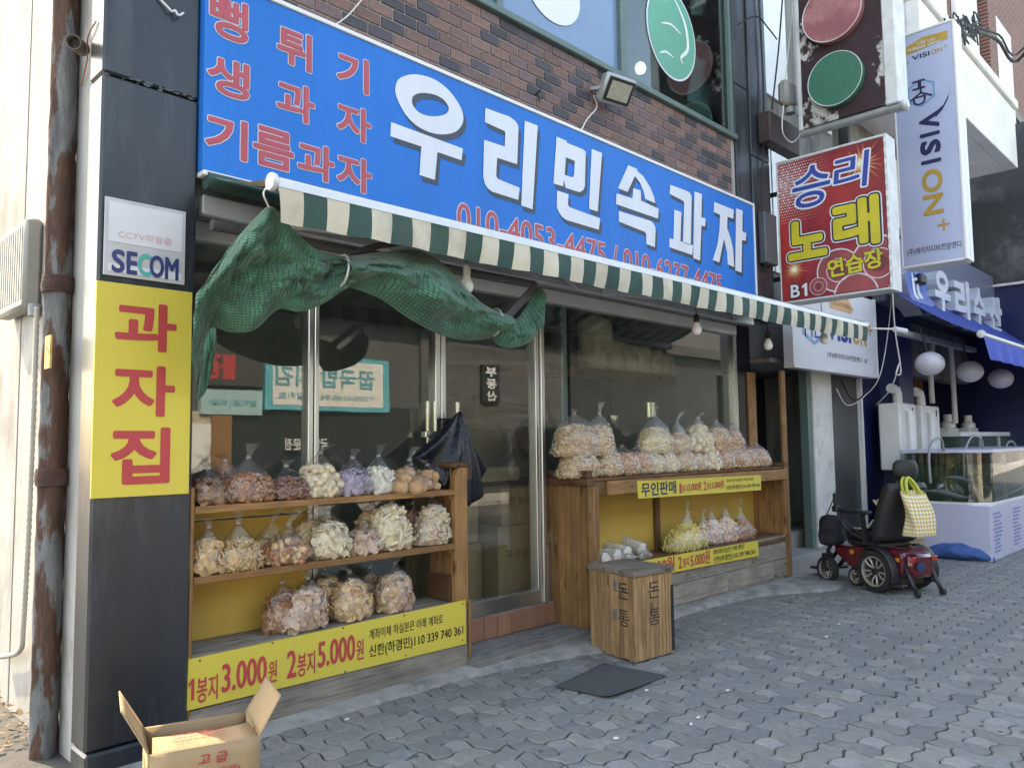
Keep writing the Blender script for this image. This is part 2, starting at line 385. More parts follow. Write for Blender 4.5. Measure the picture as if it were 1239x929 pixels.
PAVE_L = mat('pale_paver', (.255, .25, .24), .88, var=.16, scale=24, bump=.35, bscale=160, col2=(.2, .2, .195), mix=.6, mscale=1.5, objvar=.12)
CX, CY, PX0, PY0 = .3717, .3885, 3.519, 2.385
def paver_ring(x0, x1, y0, y1, k, ins):
    pts = []
    g = .034
    def edge(a, b_, n): return [(a[0]+(b_[0]-a[0])*i/n, a[1]+(b_[1]-a[1])*i/n) for i in range(n)]
    c = [(x0+g+ins, y0+g+ins), (x1-g-ins, y0+g+ins), (x1-g-ins, y1-g-ins), (x0+g+ins, y1-g-ins)]
    for i in range(4):
        a, b_ = c[i], c[(i+1) % 4]; n = k*max(1, round(abs(b_[0]-a[0])+abs(b_[1]-a[1])))
        pts += edge(a, b_, n)
    A = .12
    return [((x+A*math.sin(2*math.pi*y/1.5+.6))*CX/3, (y+A*math.sin(2*math.pi*x/1.5+2.2))*CY/3) for x, y in pts]
PAV_KINDS = [(-.5, .5, -.5, .5), (-1.5, .5, -1.5, -.5), (.5, 1.5, -1.5, .5), (-.5, 1.5, .5, 1.5), (-1.5, -.5, -.5, 1.5)]
def paver_geo(kind, k):
    r0 = paver_ring(*PAV_KINDS[kind], k, 0); r1 = paver_ring(*PAV_KINDS[kind], k, .06); n = len(r0)
    vs = [(x, y, -.014) for x, y in r0] + [(x, y, -.006) for x, y in r0] + [(x, y, 0) for x, y in r1]
    fs = [(i, (i+1) % n, n+(i+1) % n, n+i) for i in range(n)] + [(n+i, n+(i+1) % n, 2*n+(i+1) % n, 2*n+i) for i in range(n)] + [tuple(range(2*n, 3*n))]
    return vs, fs
pav = []
for i in range(-14, 46):
    for j in range(-9, 6):
        for k in range(5):
            cx, cy = PX0+i*CX, PY0+j*CY
            kx = cx+(PAV_KINDS[k][0]+PAV_KINDS[k][1])/2*CX/3; ky = cy+(PAV_KINDS[k][2]+PAV_KINDS[k][3])/2*CY/3
            if ky < -.82 or ky > 4.1 : continue
            d = Vector((kx, ky, 0))-CP; wv = d.dot(CF); seen = False
            if wv > .5:
                u, v = 619.5+FPX*d.dot(CR)/wv, 464.5-FPX*d.dot(CU)/wv; seen = -10 < u < 1250 and 300 < v < 940
            hid = (kx < 1.9 and ky > 3.3) or (ky > 3.62 and 4.9 < kx < 5.6)
            pav.append((not (seen and not hid), d.length, cx, cy, k))
pav.sort(key=lambda t: (t[0], t[1]))
pm = []
for k in range(5):
    vs, fs = paver_geo(k, 4); pm.append([MB().add(vs, fs).mesh('paver', m_) for m_ in ((PAVE_L,)*3 if k == 0 else (PAVE_D, PAVE_D2, PAVE_D3))])
rng = random.Random(3)
for h, dd, cx, cy, k in pav[:300]:
    o = link('paver', pm[k][rng.choice((0, 0, 0, 1, 2))], pave, (cx, cy, rng.uniform(-.0035, .0025)))
    o.rotation_euler = (rng.gauss(0, .008), rng.gauss(0, .008), rng.gauss(0, .008))
b = MB(); g3 = [paver_geo(k, 3) for k in range(5)]
for h, dd, cx, cy, k in pav[300:]:
    vs, fs = g3[k]; dz = rng.uniform(-.002, .002); b.add([(x+cx, y+cy, z+dz) for x, y, z in vs], fs, rng.choice((0, 0, 0, 2, 3)) if k else 1)
stuff(b.build('paver_field', [PAVE_D, PAVE_L, PAVE_D2, PAVE_D3], pave))
# cracked cement haunching along the foot of the shop
def blob(path_lo, y1, z, name, m):
    p = smooth_path([(x, y, 0) for x, y in path_lo], 10); b = MB(); vs = []; n = len(p)
    for q in p:
        jy = .012*mnoise.noise((q.x*9, q.y*9, 1))
        vs += [(q.x, q.y-.03+jy, -.004), (q.x, q.y+jy+.005, z*.8), (q.x, max(y1, q.y+.02), z)]
    fs = []
    for i in range(n-1):
        for r in range(2): fs.append((i*3+r, (i+1)*3+r, (i+1)*3+r+1, i*3+r+1))
    b.add(vs, fs); return struct(b.build(name, m, smooth='all'))
MORTAR = mat('old_cement', (.29, .28, .26), .92, var=.25, scale=7, bump=.9, bscale=38, col2=(.17, .165, .155), mix=.85, mscale=4.5)
# gum spots and small stains
GUM = mat('gum_spot', (.10, .10, .098), .8)
b = MB(); rg_ = random.Random(21)
for i in range(150):
    gx, gy = rg_.uniform(2, 11), rg_.uniform(1.0, 3.7); s = rg_.uniform(.006, .018); b.add([(gx+s*math.cos(6.283*k/8)*rg_.uniform(.8, 1.1), gy+s*math.sin(6.283*k/8), .004+.0002*(i % 7)) for k in range(8)], [tuple(range(8))])
stuff(b.build('gum_spots', GUM, pave))
blob([(1.1, 4.02), (1.8, 4.03), (2.4, 4.035), (3.1, 4.02), (3.7, 3.99), (4.1, 3.90), (4.5, 3.80), (4.85, 3.66), (5.2, 3.72), (5.45, 3.86), (6.2, 3.96), (7, 3.93), (7.5, 3.83), (7.9, 3.6), (8.2, 3.45), (8.5, 3.5), (8.8, 3.7), (9.3, 3.95)], 4.2, .035, 'cement_apron', MORTAR)

# ================================================================== the shop building
shop = thing('shop_building', 'two storey shop building with purple-brown brick band, dark stone pillars and glazed front', 'building', (4.9, 4.5, 0))
PLASTER = mat('white_plaster', (.33, .322, .305), .9, var=.12, scale=3, bump=.5, bscale=22, col2=(.17, .158, .138), mix=.8, mscale=3.4, mlo=.50, mhi=.70, stretch=(1, 1, .5))
INT = mat('interior_wall', (.40, .44, .44), .8, var=.12, scale=2)
GREYW = mat('grey_render', (.24, .24, .235), .9, var=.2, scale=2, bump=.3)
def P(name, m, *boxes, parent=shop, bev=0.0, smooth=False):
    b = MB()
    for bx in boxes: b.box(*bx, bev=bev)
    return b.build(name, m, parent, smooth)
P('side_wall', PLASTER, (1.33, 1.55, 4.28, 13, -.1, 9.6))
for yj in (4.98, 5.62): P('wall_joint', mat('grey_joint', (.22, .21, .20), .9), (1.326, 1.3295, yj, yj+.012, 0, 9.6))
P('back_wall', GREYW, (1.55, 24, 12.8, 13, -.1, 9.6))
P('party_wall', INT, (8.3, 8.5, 4.5, 12.8, -.1, 9.6))
P('roof_slab', GREYW, (1.3, 8.6, 4.16, 13.1, 9.6, 9.85))
P('floor_slab', INT, (1.55, 8.3, 4.42, 12.8, 3.1, 3.3)); P('floor_slab', mat('shop_floor', (.42, .40, .36), .4, var=.15), (1.77, 8.3, 4.43, 8.2, 0.0, .245))
P('room_partition', INT, (1.55, 8.3, 8.2, 8.3, .1, 3.1))
P('upper_partition', mat('upper_room_wall', (.10, .12, .12), .8), (1.55, 8.3, 7.5, 7.6, 3.3, 9.6))
P('wall', GREYW, (1.55, 8.3, 4.20, 4.40, 2.86, 4.80), (1.3, 8.5, 4.13, 4.3, 6.7, 9.6))
# stone pillars in slabs
for zz in ((-.1, .12), (.125, 3.42), (3.428, 9.6)):
    P('pillar_slab', STONE_D, (1.285, 1.772, 4.10 if zz[0] > 0 else 4.085, 4.30, zz[0], zz[1]), bev=.012)
for zz in ((2.89, 4.75), (4.758, 9.6)):
    P('pillar_slab', STONE_D, (8.075, 8.5, 4.11, 4.5, zz[0], zz[1]), bev=.006)
P('black_panel', mat('black_glass_panel', (.012, .014, .018), .12, var=.3, scale=3, spec=.6), (8.15, 8.5, 4.44, 4.5, -.05, 2.88), bev=.004)
for zz in ((4.2, 5.5), (5.508, 9.6)): P('pillar_slab', STONE_D, (7.76, 8.068, 4.13, 4.4, zz[0], zz[1]), bev=.006)
# bricks
P('mortar_bed', mat('mortar', (.36, .34, .31), .9, var=.15, bump=.3), (1.77, 7.758, 4.155, 4.21, 4.14, 4.838))
BR = [mat('brown_brick', (.205, .118, .10), .75, var=.2, scale=25, bump=.25, bscale=90, objvar=.22),
      mat('purple_brick', (.155, .098, .098), .72, var=.2, scale=25, bump=.25, bscale=90, objvar=.25),
      mat('dark_brick', (.06, .05, .06), .62, var=.25, scale=25, bump=.25, bscale=90, objvar=.3)]
BL, BH, J = .192, .074, .011
bm_ = [MB().box(0, BL, 0, .024, 0, BH, bev=.003).mesh('brick', m) for m in BR]
bh_ = [MB().box(0, BL/2-J/2, 0, .024, 0, BH, bev=.003).mesh('brick', m) for m in BR]
for c in range(9):
    z = 4.842-(c+1)*(BH+J)+.004
    if z < 4.06: break
    x = 1.80 if c % 2 else 1.80+(BL+J)/2
    while x+BL < 7.76:
        r = rng.random(); k = 0 if r < .42 else (1 if r < .68 else 2)
        if PY(333.9, 0, 4.15).x-1.0 < x: link('brick', bm_[k], shop, (x, 4.146+rng.uniform(-.0015, .0015), z))
        x += BL+J
    if x+BL/2 < 7.75: link('brick', bh_[rng.choice((0, 1, 2))], shop, (x, 4.146, z))
# upper windows
WG = mat('green_window_frame', (.10, .155, .145), .45, var=.12)
P('window_sill', WG, (1.77, 7.76, 4.10, 4.30, 4.842, 4.90), bev=.006)
xm = PY(752, 60, 4.17).x
for x0, x1 in ((1.79, 1.85), (4.1, 4.17), (xm-.045, xm+.045), (7.70, 7.757)): P('window_frame', WG, (x0, x1, 4.14, 4.24, 4.90, 6.66), bev=.004)
P('window_frame', WG, (1.79, 7.757, 4.14, 4.24, 6.66, 6.72))
UPG = glass('upper_glass', (.55, .68, .66), .06, wav=.05)
BLUEG = mat('blue_window_film', (.17, .27, .42), .22, var=.05, scale=1.5)
for x0, x1, m in ((1.85, 4.1, BLUEG), (4.17, xm-.045, BLUEG), (xm+.045, 7.70, UPG)): P('window_pane', m, (x0, x1, 4.185, 4.193, 4.90, 6.66))
# things behind the upper window
o = P('wall_lamp', mat('lamp_glow', (.8, .85, .7), .4), parent=None)
bpy.data.objects.remove(o)
lampm = bpy.data.materials.new('lit_globe'); lampm.use_nodes = True
lampm.node_tree.nodes['Principled BSDF'].inputs['Emission Color'].default_value = (.85, 1, .72, 1); lampm.node_tree.nodes['Principled BSDF'].inputs['Emission Strength'].default_value = .9
c = PY(775, 83, 4.6); b = MB(); b.lathe([(.01, -.06), (.045, -.045), (.06, 0), (.045, .045), (.02, .06), (.012, .07)], Matrix.Translation(c), 14)
tag(b.build('globe_lamp', lampm, smooth=True), 'small round glowing lamp behind the upstairs window glass', 'lamp')
tow = mat('white_cloth', (.55, .6, .66), .9, var=.1)
def hang(px, pts, k, label):
    a = [PY(*p, k) for p in pts]; b = MB()
    def fn(s, t): 
        p = a[0].lerp(a[1], s).lerp(a[3].lerp(a[2], s), t); return p+Vector((0, .02*math.sin(s*9+t*2), 0))
    b.grid(fn, 12, 8); o = b.build('hanging_cloth', tow, smooth='all'); o.modifiers.new('s', 'SOLIDIFY').thickness = .004
    return tag(o, label, 'cloth')
hang(None, [(842, 65), (862, 85), (862, 137), (832, 122)], 4.5, 'white cloth hanging behind the upstairs window below the green disc')
hang(None, [(835, -10), (868, -5), (868, 25), (838, 18)], 4.5, 'white cloth hanging behind the upstairs window above the corner frame')
# round emblem on the upper window
em = thing('window_emblem', 'green oval sticker with white rim and cracks on the upstairs window', 'sticker', PY(813, 95, 4.18))
c0 = PY(813, 41, 4.178); rx = (PY(842, 41, 4.178).x-PY(784, 41, 4.178).x)/2; rz_ = .47
def disc(parent, name, m, c, rx, rz, y, n=40, inner=None, squash=0):
    b = MB(); o_ = [(c.x+rx*math.cos(2*math.pi*i/n)+squash*math.sin(2*math.pi*i/n), y, c.z+rz*math.sin(2*math.pi*i/n)) for i in range(n)]
    b.prism(o_, (0, .003, 0)); return b.build(name, m, parent)
rz_ = (PY(813, -13, 4.178).z-PY(813, 95, 4.178).z)/2
disc(em, 'rim', WHITEINK, c0, rx, rz_, 4.178); disc(em, 'disc', mat('green_film', (.09, .36, .26), .4, var=.08), c0, rx*.955, rz_*.955, 4.1735)
for pts in ([(812, -8), (822, 12), (830, 35), (832, 60), (824, 70), (827, 78)], [(798, 64), (806, 63), (815, 70)], [(800, 28), (812, 30), (824, 42)]):
    b = MB(); pp = smooth_path([PY(x, y, 4.171) for x, y in pts], 5); n = len(pp)
    b.tube(pp, [.004+.02*math.sin(math.pi*i/(n-1))*(1 if len(pts) > 3 else .4) for i in range(n)], 5); o = b.build('torn_streak', WHITEINK, em); 
    for v in o.data.vertices: v.co.y = 4.171+(v.co.y-4.171)*.08
c1 = PY(669, -10, 4.178); em2 = thing('window_emblem', 'white disc sticker on the blue tinted upstairs window', 'sticker', c1)
disc(em2, 'disc', WHITEINK, PY(669, -14, 4.178), rx*.8, .30, 4.176)

# chipped edge along the pillar joint
for i in range(26):
    u = rng.random(); s = rng.uniform(.003, .009); xx_ = 1.30+.46*u; zz_ = 3.425+rng.uniform(-.012, .014)
    MB().prism([(xx_+s*2.2*math.cos(a)*rng.uniform(.6, 1.2), 4.0985, zz_+s*.6*math.sin(a)) for a in [6.283*k/7 for k in range(7)]], (0, -.001-.0006*(i % 3), 0)).build('chip', mat('chipped_stone', (.11, .12, .125), .9, var=.3, scale=40), shop)
# ground floor glazing, plane y = 4.47
GY = 4.47
TILE = mat('terracotta_tile', (.34, .165, .105), .6, var=.2, scale=8, objvar=.15)
P('plinth', GREYW, (1.78, 8.07, 4.425, 4.60, -.05, .247))
x = 1.80
tm = MB().box(0, .142, 0, .012, .075, .243, bev=.003).mesh('tile', TILE)
while x < 4.9: link('tile', tm, shop, (x, 4.41, rng.uniform(-.001, .001))); x += .147
def V(x0, x1, z0=.36, z1=2.75, y0=4.43, y1=4.52, m=STEEL, n='window_frame'): return P(n, m, (x0, x1, y0, y1, z0, z1), bev=.004)
xa, xd, xp, xr = PY(376, 480, GY).x, PY(530, 480, GY).x, PY(650, 560, GY).x, PY(887, 480, GY).x
V(1.785, 1.825); V(xa-.04, xa-.003); V(xa+.003, xa+.035, y0=4.425); V(xd-.055, xd-.006, n='door_stile'); V(xd+.002, xd+.045, n='door_stile'); V(xp-.05, xp-.006, n='door_stile'); V(xp+.0, xp+.045, .25, 2.86, 4.41)
xg = PY(684, 470, 4.5).x; V(xg-.05, xg+.035, .8, 2.75, 4.50, 4.55, WG); V(xr-.02, xr+.045, .8, 2.75)
P('window_frame', STEEL, (1.78, xp, 4.43, 4.52, .25, .36), bev=.005); P('window_frame', STEEL, (xp+.05, xr+.04, 4.43, 4.52, .72, .80), bev=.005)
P('window_frame', ALU, (1.78, xr+.04, 4.42, 4.53, 2.752, 2.86), bev=.004)
P('low_wall', GREYW, (xp+.05, xr+.04, 4.46, 4.6, .24, .718))
SG = glass('shop_glass', (.90, .94, .93), .03, wav=.03, haze=.012, gain=1.5)
for x0, x1, z0 in ((1.826, xa-.042, .362), (xa+.037, xd-.057, .362), (xd+.047, xp-.052, .362), (xp+.047, xg-.052, .802), (xg+.037, xr-.022, .802)):
    P('glass_pane', SG, (x0, x1, 4.468, 4.476, z0, 2.748))
# door pulls and lock case
hn = thing('door_handle_set', 'black lock case between clear upright pull bars on the glass doors', 'door handle', (xd, 4.40, 1.2))
for dx in (-.17, -.10, .115):
    MB().tube([(xd+dx, 4.385, 1.38), (xd+dx, 4.385, 1.86)], .016, 10).build('pull_bar', glass('acrylic', (.85, .9, .9), .25), hn, smooth=True)
for zz in (1.60,):
    MB().box(xd-.2, xd-.065, 4.37, 4.424, zz, zz+.045, bev=.005).build('bracket', STEEL, hn); MB().box(xd+.07, xd+.15, 4.37, 4.424, zz, zz+.045, bev=.005).build('bracket', STEEL, hn)
MB().box(xd-.058, xd+.05, 4.36, 4.424, 1.47, 1.74, bev=.01).build('lock_case', BLACK, hn)
# grey timber doorstep
ds = thing('doorstep', 'worn grey timber step in front of the glass doors', 'step', (4.3, 4.2, 0))
GW = wood('weathered_wood_x', (.20, .185, .165), 'x', .8, .15, .35)
for k in range(4): MB().box(3.73, 4.95, 4.02+k*.097, 4.112+k*.097, .03, .072+rng.uniform(0, .004), bev=.004).build('plank', GW, ds)
# side fittings: rusty steel post, meter box, conduit
RUST = mat('peeling_rust', (.080, .040, .027), .85, .1, var=.45, scale=9, bump=.9, bscale=35, col2=(.15, .16, .165), mix=.9, mscale=4.2, mlo=.49, mhi=.54, stretch=(1.6, 1.6, .5))
rp = thing('rusty_post', 'tall rusty steel post with flaking grey paint beside the white side wall', 'post', (1.27, 4.64, -.1))
b = MB()
def rf(s, t):
    a = 2*math.pi*s; r = .062*(1+.10*math.cos(4*a+.2)); z = -.1+t*6.2
    n = .006*mnoise.noise((math.cos(a)*2, math.sin(a)*2, z*9)); return Vector((1.262+(r+n)*math.cos(a), 4.64+(r+n)*math.sin(a), z))
b.grid(rf, 24, 90); b.build('shaft', RUST, rp, smooth='all')
q = PX(92, 68, 1.26); MB().tube([(1.29, q.y, q.z+.05), (1.20, q.y-.16, q.z-.005)], .038, 12, caps=False).build('stub_pipe', mat('old_pipe', (.16, .13, .11), .7, .3, var=.3), rp, smooth=True)
for o in list(rp.children)[-1:]: o.modifiers.new('s', 'SOLIDIFY').thickness = .006
q = PX(60, 425, 1.198); MB().box(1.186, 1.196, q.y-.05, q.y+.04, q.z-.09, q.z+.08).build('paper_sticker', mat('old_sticker', (.55, .38, .12), .7, var=.35, scale=30, col2=(.05, .04, .03), mix=.9, mscale=25), rp)
for zz in (2.42, 1.4): MB().lathe([(.078, -.04), (.083, 0), (.077, .05)], Matrix.Translation((1.262, 4.64, zz)), 14).build('band', mat('rust_dark', (.07, .035, .03), .9, var=.35, scale=14, bump=.8), rp, smooth=True)
ebx = thing('meter_box', 'beige ribbed plastic meter box on the white side wall', 'box', (1.3, 5.3, 2.3))
EB = mat('beige_plastic', (.27, .265, .24), .55, var=.08)
q0, q1 = PX(44, 262, 1.28), PX(44, 370, 1.28); ye = q0.y+.03
MB().box(1.23, 1.328, ye, ye+.62, q1.z, q0.z, bev=.02).build('case', EB, ebx, smooth=True)
for k in range(12): MB().box(1.2265, 1.231, ye+.04+k*.05, ye+.058+k*.05, q1.z+.05, q0.z-.05).build('rib', EB, ebx)
MB().tube([(1.29, ye-.012, q1.z+.02), (1.29, ye-.016, q1.z-.05)], .034, 12).build('gland', mat('grey_plastic', (.25, .25, .25), .6), ebx, smooth=True)
yc = PX(40, 500, 1.29).y
cd = MB(); pts = smooth_path([(1.292, yc, q1.z), (1.292, yc, 1.7), (1.292, yc+.02, 1.05), (1.292, yc+.06, .55), (1.292, yc+.12, .40), (1.292, yc+.5, .30)], 30)
cd.tube(pts, [.014+.002*((i % 2)*2-1) for i in range(len(pts))], 10); tag(cd.build('flexible_conduit', mat('pale_conduit', (.36, .34, .30), .5), smooth='all'), 'pale ribbed flexible conduit running down the white side wall', 'conduit')
cable('thin_wire', [(1.322, 4.56, 3.52), (1.30, 4.40, 3.60), (1.272, 4.30, 3.68), (1.278, 4.2, 3.72)], .004, mat('orange_wire', (.4, .16, .08), .6), 'thin orange wire from the rusty post to the dark pillar')
cable('loose_wire', [PY(188, -6, 4.09), PY(200, 6, 4.08), PY(208, 14, 4.07), PY(212, 13, 4.08), PY(216, 19, 4.06), PY(222, 16, 4.08)], .006, CABLE_W, 'loose white wire end at the top of the dark corner pillar')
# ================================================================== big blue sign over the shop
SY = 4.05
BLUE = mat('sign_blue', (.002, .175, .60), .45, var=.08, scale=1.2, spec=.2, col2=(.006, .15, .47), mix=.7, mscale=2.2, mlo=.5, mhi=.8, stretch=(2.2, 1, .35))
sx0, sx1 = 1.776, PY(912.5, 300, SY).x
zt, zb = PY(620, 125.9, SY).z, PY(240, 204, SY).z
bs = thing('shop_sign', 'long blue shop sign with large white letters over the striped awning', 'sign', ((sx0+sx1)/2, SY, zb))
MB().box(sx0, sx1, SY, SY+.08, zb, zt, bev=.003).build('board', BLUE, bs)
MB().box(sx0, sx1, SY-.012, SY+.07, zt+.001, zt+.028, bev=.003).build('frame', WHITE, bs); MB().box(sx0, sx1, SY-.012, SY+.07, zb-.028, zb-.001, bev=.003).build('frame', WHITE, bs)
MB().box(sx1+.001, sx1+.022, SY-.012, SY+.07, zb-.028, zt+.028, bev=.003).build('frame', WHITE, bs)
def zz1(pts): return [(460+x/4.2208, 70+y/4.2208) for x, y in pts]
def zz2(pts): return [(660+x/4.423, 150+y/4.423) for x, y in pts]
G = []
def closed_smooth(p, n=4):
    q = [Vector((x, y, 0)) for x, y in p]; out = []; m = len(q)
    for i in range(m):
        p0, p1, p2, p3 = q[i-1], q[i], q[(i+1) % m], q[(i+2) % m]
        for k in range(n):
            t = k/n; v = .5*((2*p1)+(-p0+p2)*t+(2*p0-5*p1+4*p2-p3)*t*t+(-p0+3*p1-3*p2+p3)*t*t*t); out.append((v.x, v.y))
    return out
G.append([closed_smooth(zz1([(75,160),(85,120),(115,98),(160,87),(215,92),(280,115),(340,160),(385,215),(415,270),(422,320),(405,360),(370,385),(310,393),(245,380),(180,345),(130,295),(95,235),(78,190)])),
          closed_smooth(zz1([(160,225),(165,200),(190,185),(230,182),(280,192),(320,215),(343,245),(347,270),(330,290),(290,300),(240,298),(195,280),(168,250)]))])
G.append([zz1([(53,330),(420,465),(413,525),(290,483),(277,625),(198,600),(208,455),(50,402)])])
G.append([zz1([(535,258),(660,303),(688,325),(701,345),(704,365),(697,545),(595,512),(590,600),(593,612),(603,622),(710,665),(703,727),(570,685),(547,668),(532,645),(524,610),(528,420),(634,455),(637,385),(633,376),(620,370),(532,330)])])
G.append([zz1([(736,323),(802,348),(776,775),(718,755)])])
G.append([zz2([(57,70),(110,92),(113,103),(200,138),(213,150),(208,335),(200,355),(180,367),(105,343),(96,300),(92,335),(40,320)]), zz2([(107,180),(155,200),(151,270),(146,284),(138,287),(100,274)])])
G.append([zz2([(245,135),(300,157),(277,470),(230,455)])])
G.append([zz2([(60,358),(120,378),(118,430),(121,440),(130,448),(290,507),(283,567),(110,515),(88,500),(72,478),(58,445)])])
G.append([zz2([(440,222),(490,243),(487,252),(520,280),(558,340),(578,390),(586,425),(532,403),(522,360),(503,315),(476,280),(437,365),(385,345)])])
G.append([zz2([(468,345),(507,357),(510,412),(603,455),(600,508),(375,430),(378,373),(463,400)])])
G.append([zz2([(390,467),(560,520),(575,532),(585,552),(587,570),(583,660),(537,643),(537,590),(528,578),(390,523)])])
G.append([zz2([(665,327),(760,362),(772,372),(779,388),(780,400),(775,650),(733,635),(740,425),(737,416),(730,410),(662,375)])])
G.append([zz2([(687,460),(725,472),(720,628),(788,650),(783,702),(660,660),(662,612),(683,617)])])
G.append([zz2([(795,362),(835,377),(832,500),(855,507),(852,550),(832,545),(825,732),(788,718)])])
G.append([zz2([(900,418),(1005,460),(1003,508),(972,497),(970,560),(988,610),(1002,670),(1008,767),(973,752),(970,690),(953,615),(928,742),(893,728),(917,650),(929,570),(932,487),(898,472)])])
G.append([zz2([(1018,452),(1053,465),(1052,575),(1073,585),(1070,627),(1050,622),(1047,797),(1013,783)])])
GREYINK = mat('shadow_grey_ink', (.035, .05, .075), .5)
LETW = mat('letter_white', (.68, .71, .78), .5, var=.06, scale=3, stretch=(2, 1, .3))
for loops in G:
    L2 = [[(PY(x, y, SY).x, PY(x, y, SY).z) for x, y in lp] for lp in loops]
    vs, fs = fill_loops(L2)
    MB().add([(v.x+.030, SY-.0025, v.y-.034) for v in vs], fs).build('letter_shadow', GREYINK, bs, recalc=False)
    MB().add([(v.x, SY-.005, v.y) for v in vs], fs).build('letter', LETW, bs, recalc=False)
for ch, tl, br in (('뻥', (75, -38), (222, 182)), ('튀', (333, 88), (467, 285)), ('기', (563, 188), (687, 370)), ('생', (65, 198), (228, 398)), ('과', (332, 296), (478, 487)), ('자', (563, 385), (695, 560)),
                   ('기', (58, 425), (220, 625)), ('름', (242, 473), (398, 668)), ('과', (412, 533), (553, 710)), ('자', (563, 583), (697, 752))):
    px_text(bs, ch, (230+tl[0]/3.177, tl[1]/3.177), (230+br[0]/3.177, br[1]/3.177), SY, [(.028, REDINK2, .006), (.046, WHITEINK, .003)], name='letter')
a, c = PY(552.5, 244, SY), PY(873, 338, SY)
lettering(bs, '010-4053-4475 / 010-6237-4475', (a.x, SY, a.z-.205), (1, 0, 0), (0, 0, 1), c.x-a.x, .205, [(.012, REDINK2, .006), (.034, WHITEINK, .003)], name='phone_number')

# ================================================================== signs on the corner pillar
def board_sign(name, label, cat, tl, br, k, m, th=.012, edge=None):
    a, c = PY(*tl, k), PY(*br, k); t = thing(name, label, cat, ((a.x+c.x)/2, k, c.z))
    MB().box(a.x, c.x, k, k+th, c.z, a.z, bev=.002).build('board', m, t); return t, a, c
t, a, c = board_sign('pillar_sign', 'tall yellow sign with three big red letters on the dark corner pillar', 'sign', (117, 339), (228.5, 597), 4.086, YEL)
for ch, tl, br in (('과', (350, 332), (535, 495)), ('자', (342, 527), (530, 688)), ('집', (337, 720), (515, 888))):
    px_text(t, ch, (tl[0]/2.51, 230+tl[1]/2.51), (br[0]/2.51, 230+br[1]/2.51), 4.086, [(.03, REDINK, .003)], name='letter')
SEC = mat('notice_white', (.66, .66, .69), .4, var=.04)
t, a, c = board_sign('security_notice', 'small white security camera notice above the yellow sign on the pillar', 'sign', (127.5, 237), (223.5, 345), 4.086, mat('notice_edge', (.5, .5, .52), .35), .01)
MB().box(a.x+.018, c.x-.018, 4.0835, 4.0855, c.z+.17, a.z-.02).build('upper_panel', SEC, t); MB().box(a.x+.018, c.x-.018, 4.0835, 4.0855, c.z+.02, c.z+.06).build('lower_panel', SEC, t)
PINK = mat('pale_red_ink', (.66, .42, .45), .5)
px_text(t, 'CCTV작동중', (143, 278), (208, 298), 4.0825, [(.004, PINK, .001)])
NAV = mat('deep_navy_ink', (.03, .045, .16), .4); TEAL = mat('teal_ink', (.05, .42, .38), .4)
s0, s1 = PY(135.5, 299, 4.0825), PY(216, 327, 4.0825); wS = (s1.x-s0.x); hS = .118
for ch, f0, f1, m in (('S', 0, .19, NAV), ('E', .215, .37, NAV), ('C', .38, .585, TEAL), ('O', .555, .77, NAV), ('M', .79, 1.0, NAV)):
    lettering(t, ch, (s0.x+wS*f0, 4.0825, s0.z-hS-.006), (1, 0, 0), (0, 0, 1), wS*(f1-f0), hS, [(.03, m, .001 if ch != 'O' else .002)], name='letter')

# ================================================================== striped awning
XB0, XB1 = 1.80, 8.80
aw = thing('awning', 'retracted green and cream striped awning under the blue sign', 'awning', (5.2, 4.1, 2.9))
STG = mat('awning_green', (.035, .085, .075), .85, var=.15, scale=5, col2=(.06, .10, .085), mix=.6, bump=.15, bscale=300)
STC = mat('awning_cream', (.62, .58, .47), .85, var=.12, scale=5, col2=(.45, .40, .30), mix=.7, mscale=3, bump=.15, bscale=300)
fb0, fb1 = PX(333, 220, XB0), Vector((0, 0, 0))
FY = 3.30; FZ0 = PY(333, 221, FY).z; FXL = PY(333, 221, FY).x; FXR = PY(1046, 394, FY-.08).x
FY1 = FY-.08; FZ1 = PY(1046, 393, FY1).z
A_, B_ = Vector((FXL, FY, FZ0)), Vector((FXR, FY1, FZ1))
BARM = mat('awning_bar', (.62, .64, .68), .35, .3, var=.1)
b = MB(); b.bar(A_, B_, .055, .05, bev=.012); b.build('front_bar', BARM, aw, smooth=True)
for p, sgn in ((A_, -1), (B_, 1)):
    d = (B_-A_).normalized(); MB().lathe([(.03, 0), (.042, .004), (.045, .02), (.04, .03), (.01, .034)], Matrix.Translation(p+Vector((0, 0, .0))) @ Matrix.Rotation(D2R(90*sgn), 4, 'Y'), 20).build('end_cap', BARM, aw, smooth=True)
NST = 54; Wz = .165
back = [Vector((XB0+.02+(8.35-XB0)*i/NST, 4.10, 3.0)) for i in range(NST+1)]
sagz = lambda t: -.05*math.sin(math.pi*t)
for i in range(NST):
    m = STG if i % 2 == 1 else STC; L = (B_-A_)
    f0, f1 = i/NST, (i+1)/NST
    # top cloth: rolled out from the wall to the bar
    def top(s, t):
        f = f0+(f1-f0)*s; fr = A_+L*f+Vector((0, 0, .028)); bk = Vector((XB0+.02+(8.35-XB0)*f, 4.0, 2.985)); p = bk.lerp(fr, t); p.z += sagz(t)*.5+.006*math.sin(f*40); return p
    b = MB(); b.grid(top, 2, 8); o = b.build('cloth_stripe', m, aw, smooth='all')
    def val(s, t):
        f = f0+(f1-f0)*s; p = A_+L*f+Vector((0, -.03, -.018)); wav = .010*math.sin(f*150)*t+.014*math.sin(f*37+1)*t
        ends = .03*t*(1-min(1, f*18)) ; p += Vector((ends, -.012*t+wav+.03*t*t, -Wz*t)); return p
    b = MB(); b.grid(val, 3, 5); b.build('valance_stripe', m, aw, smooth='all')
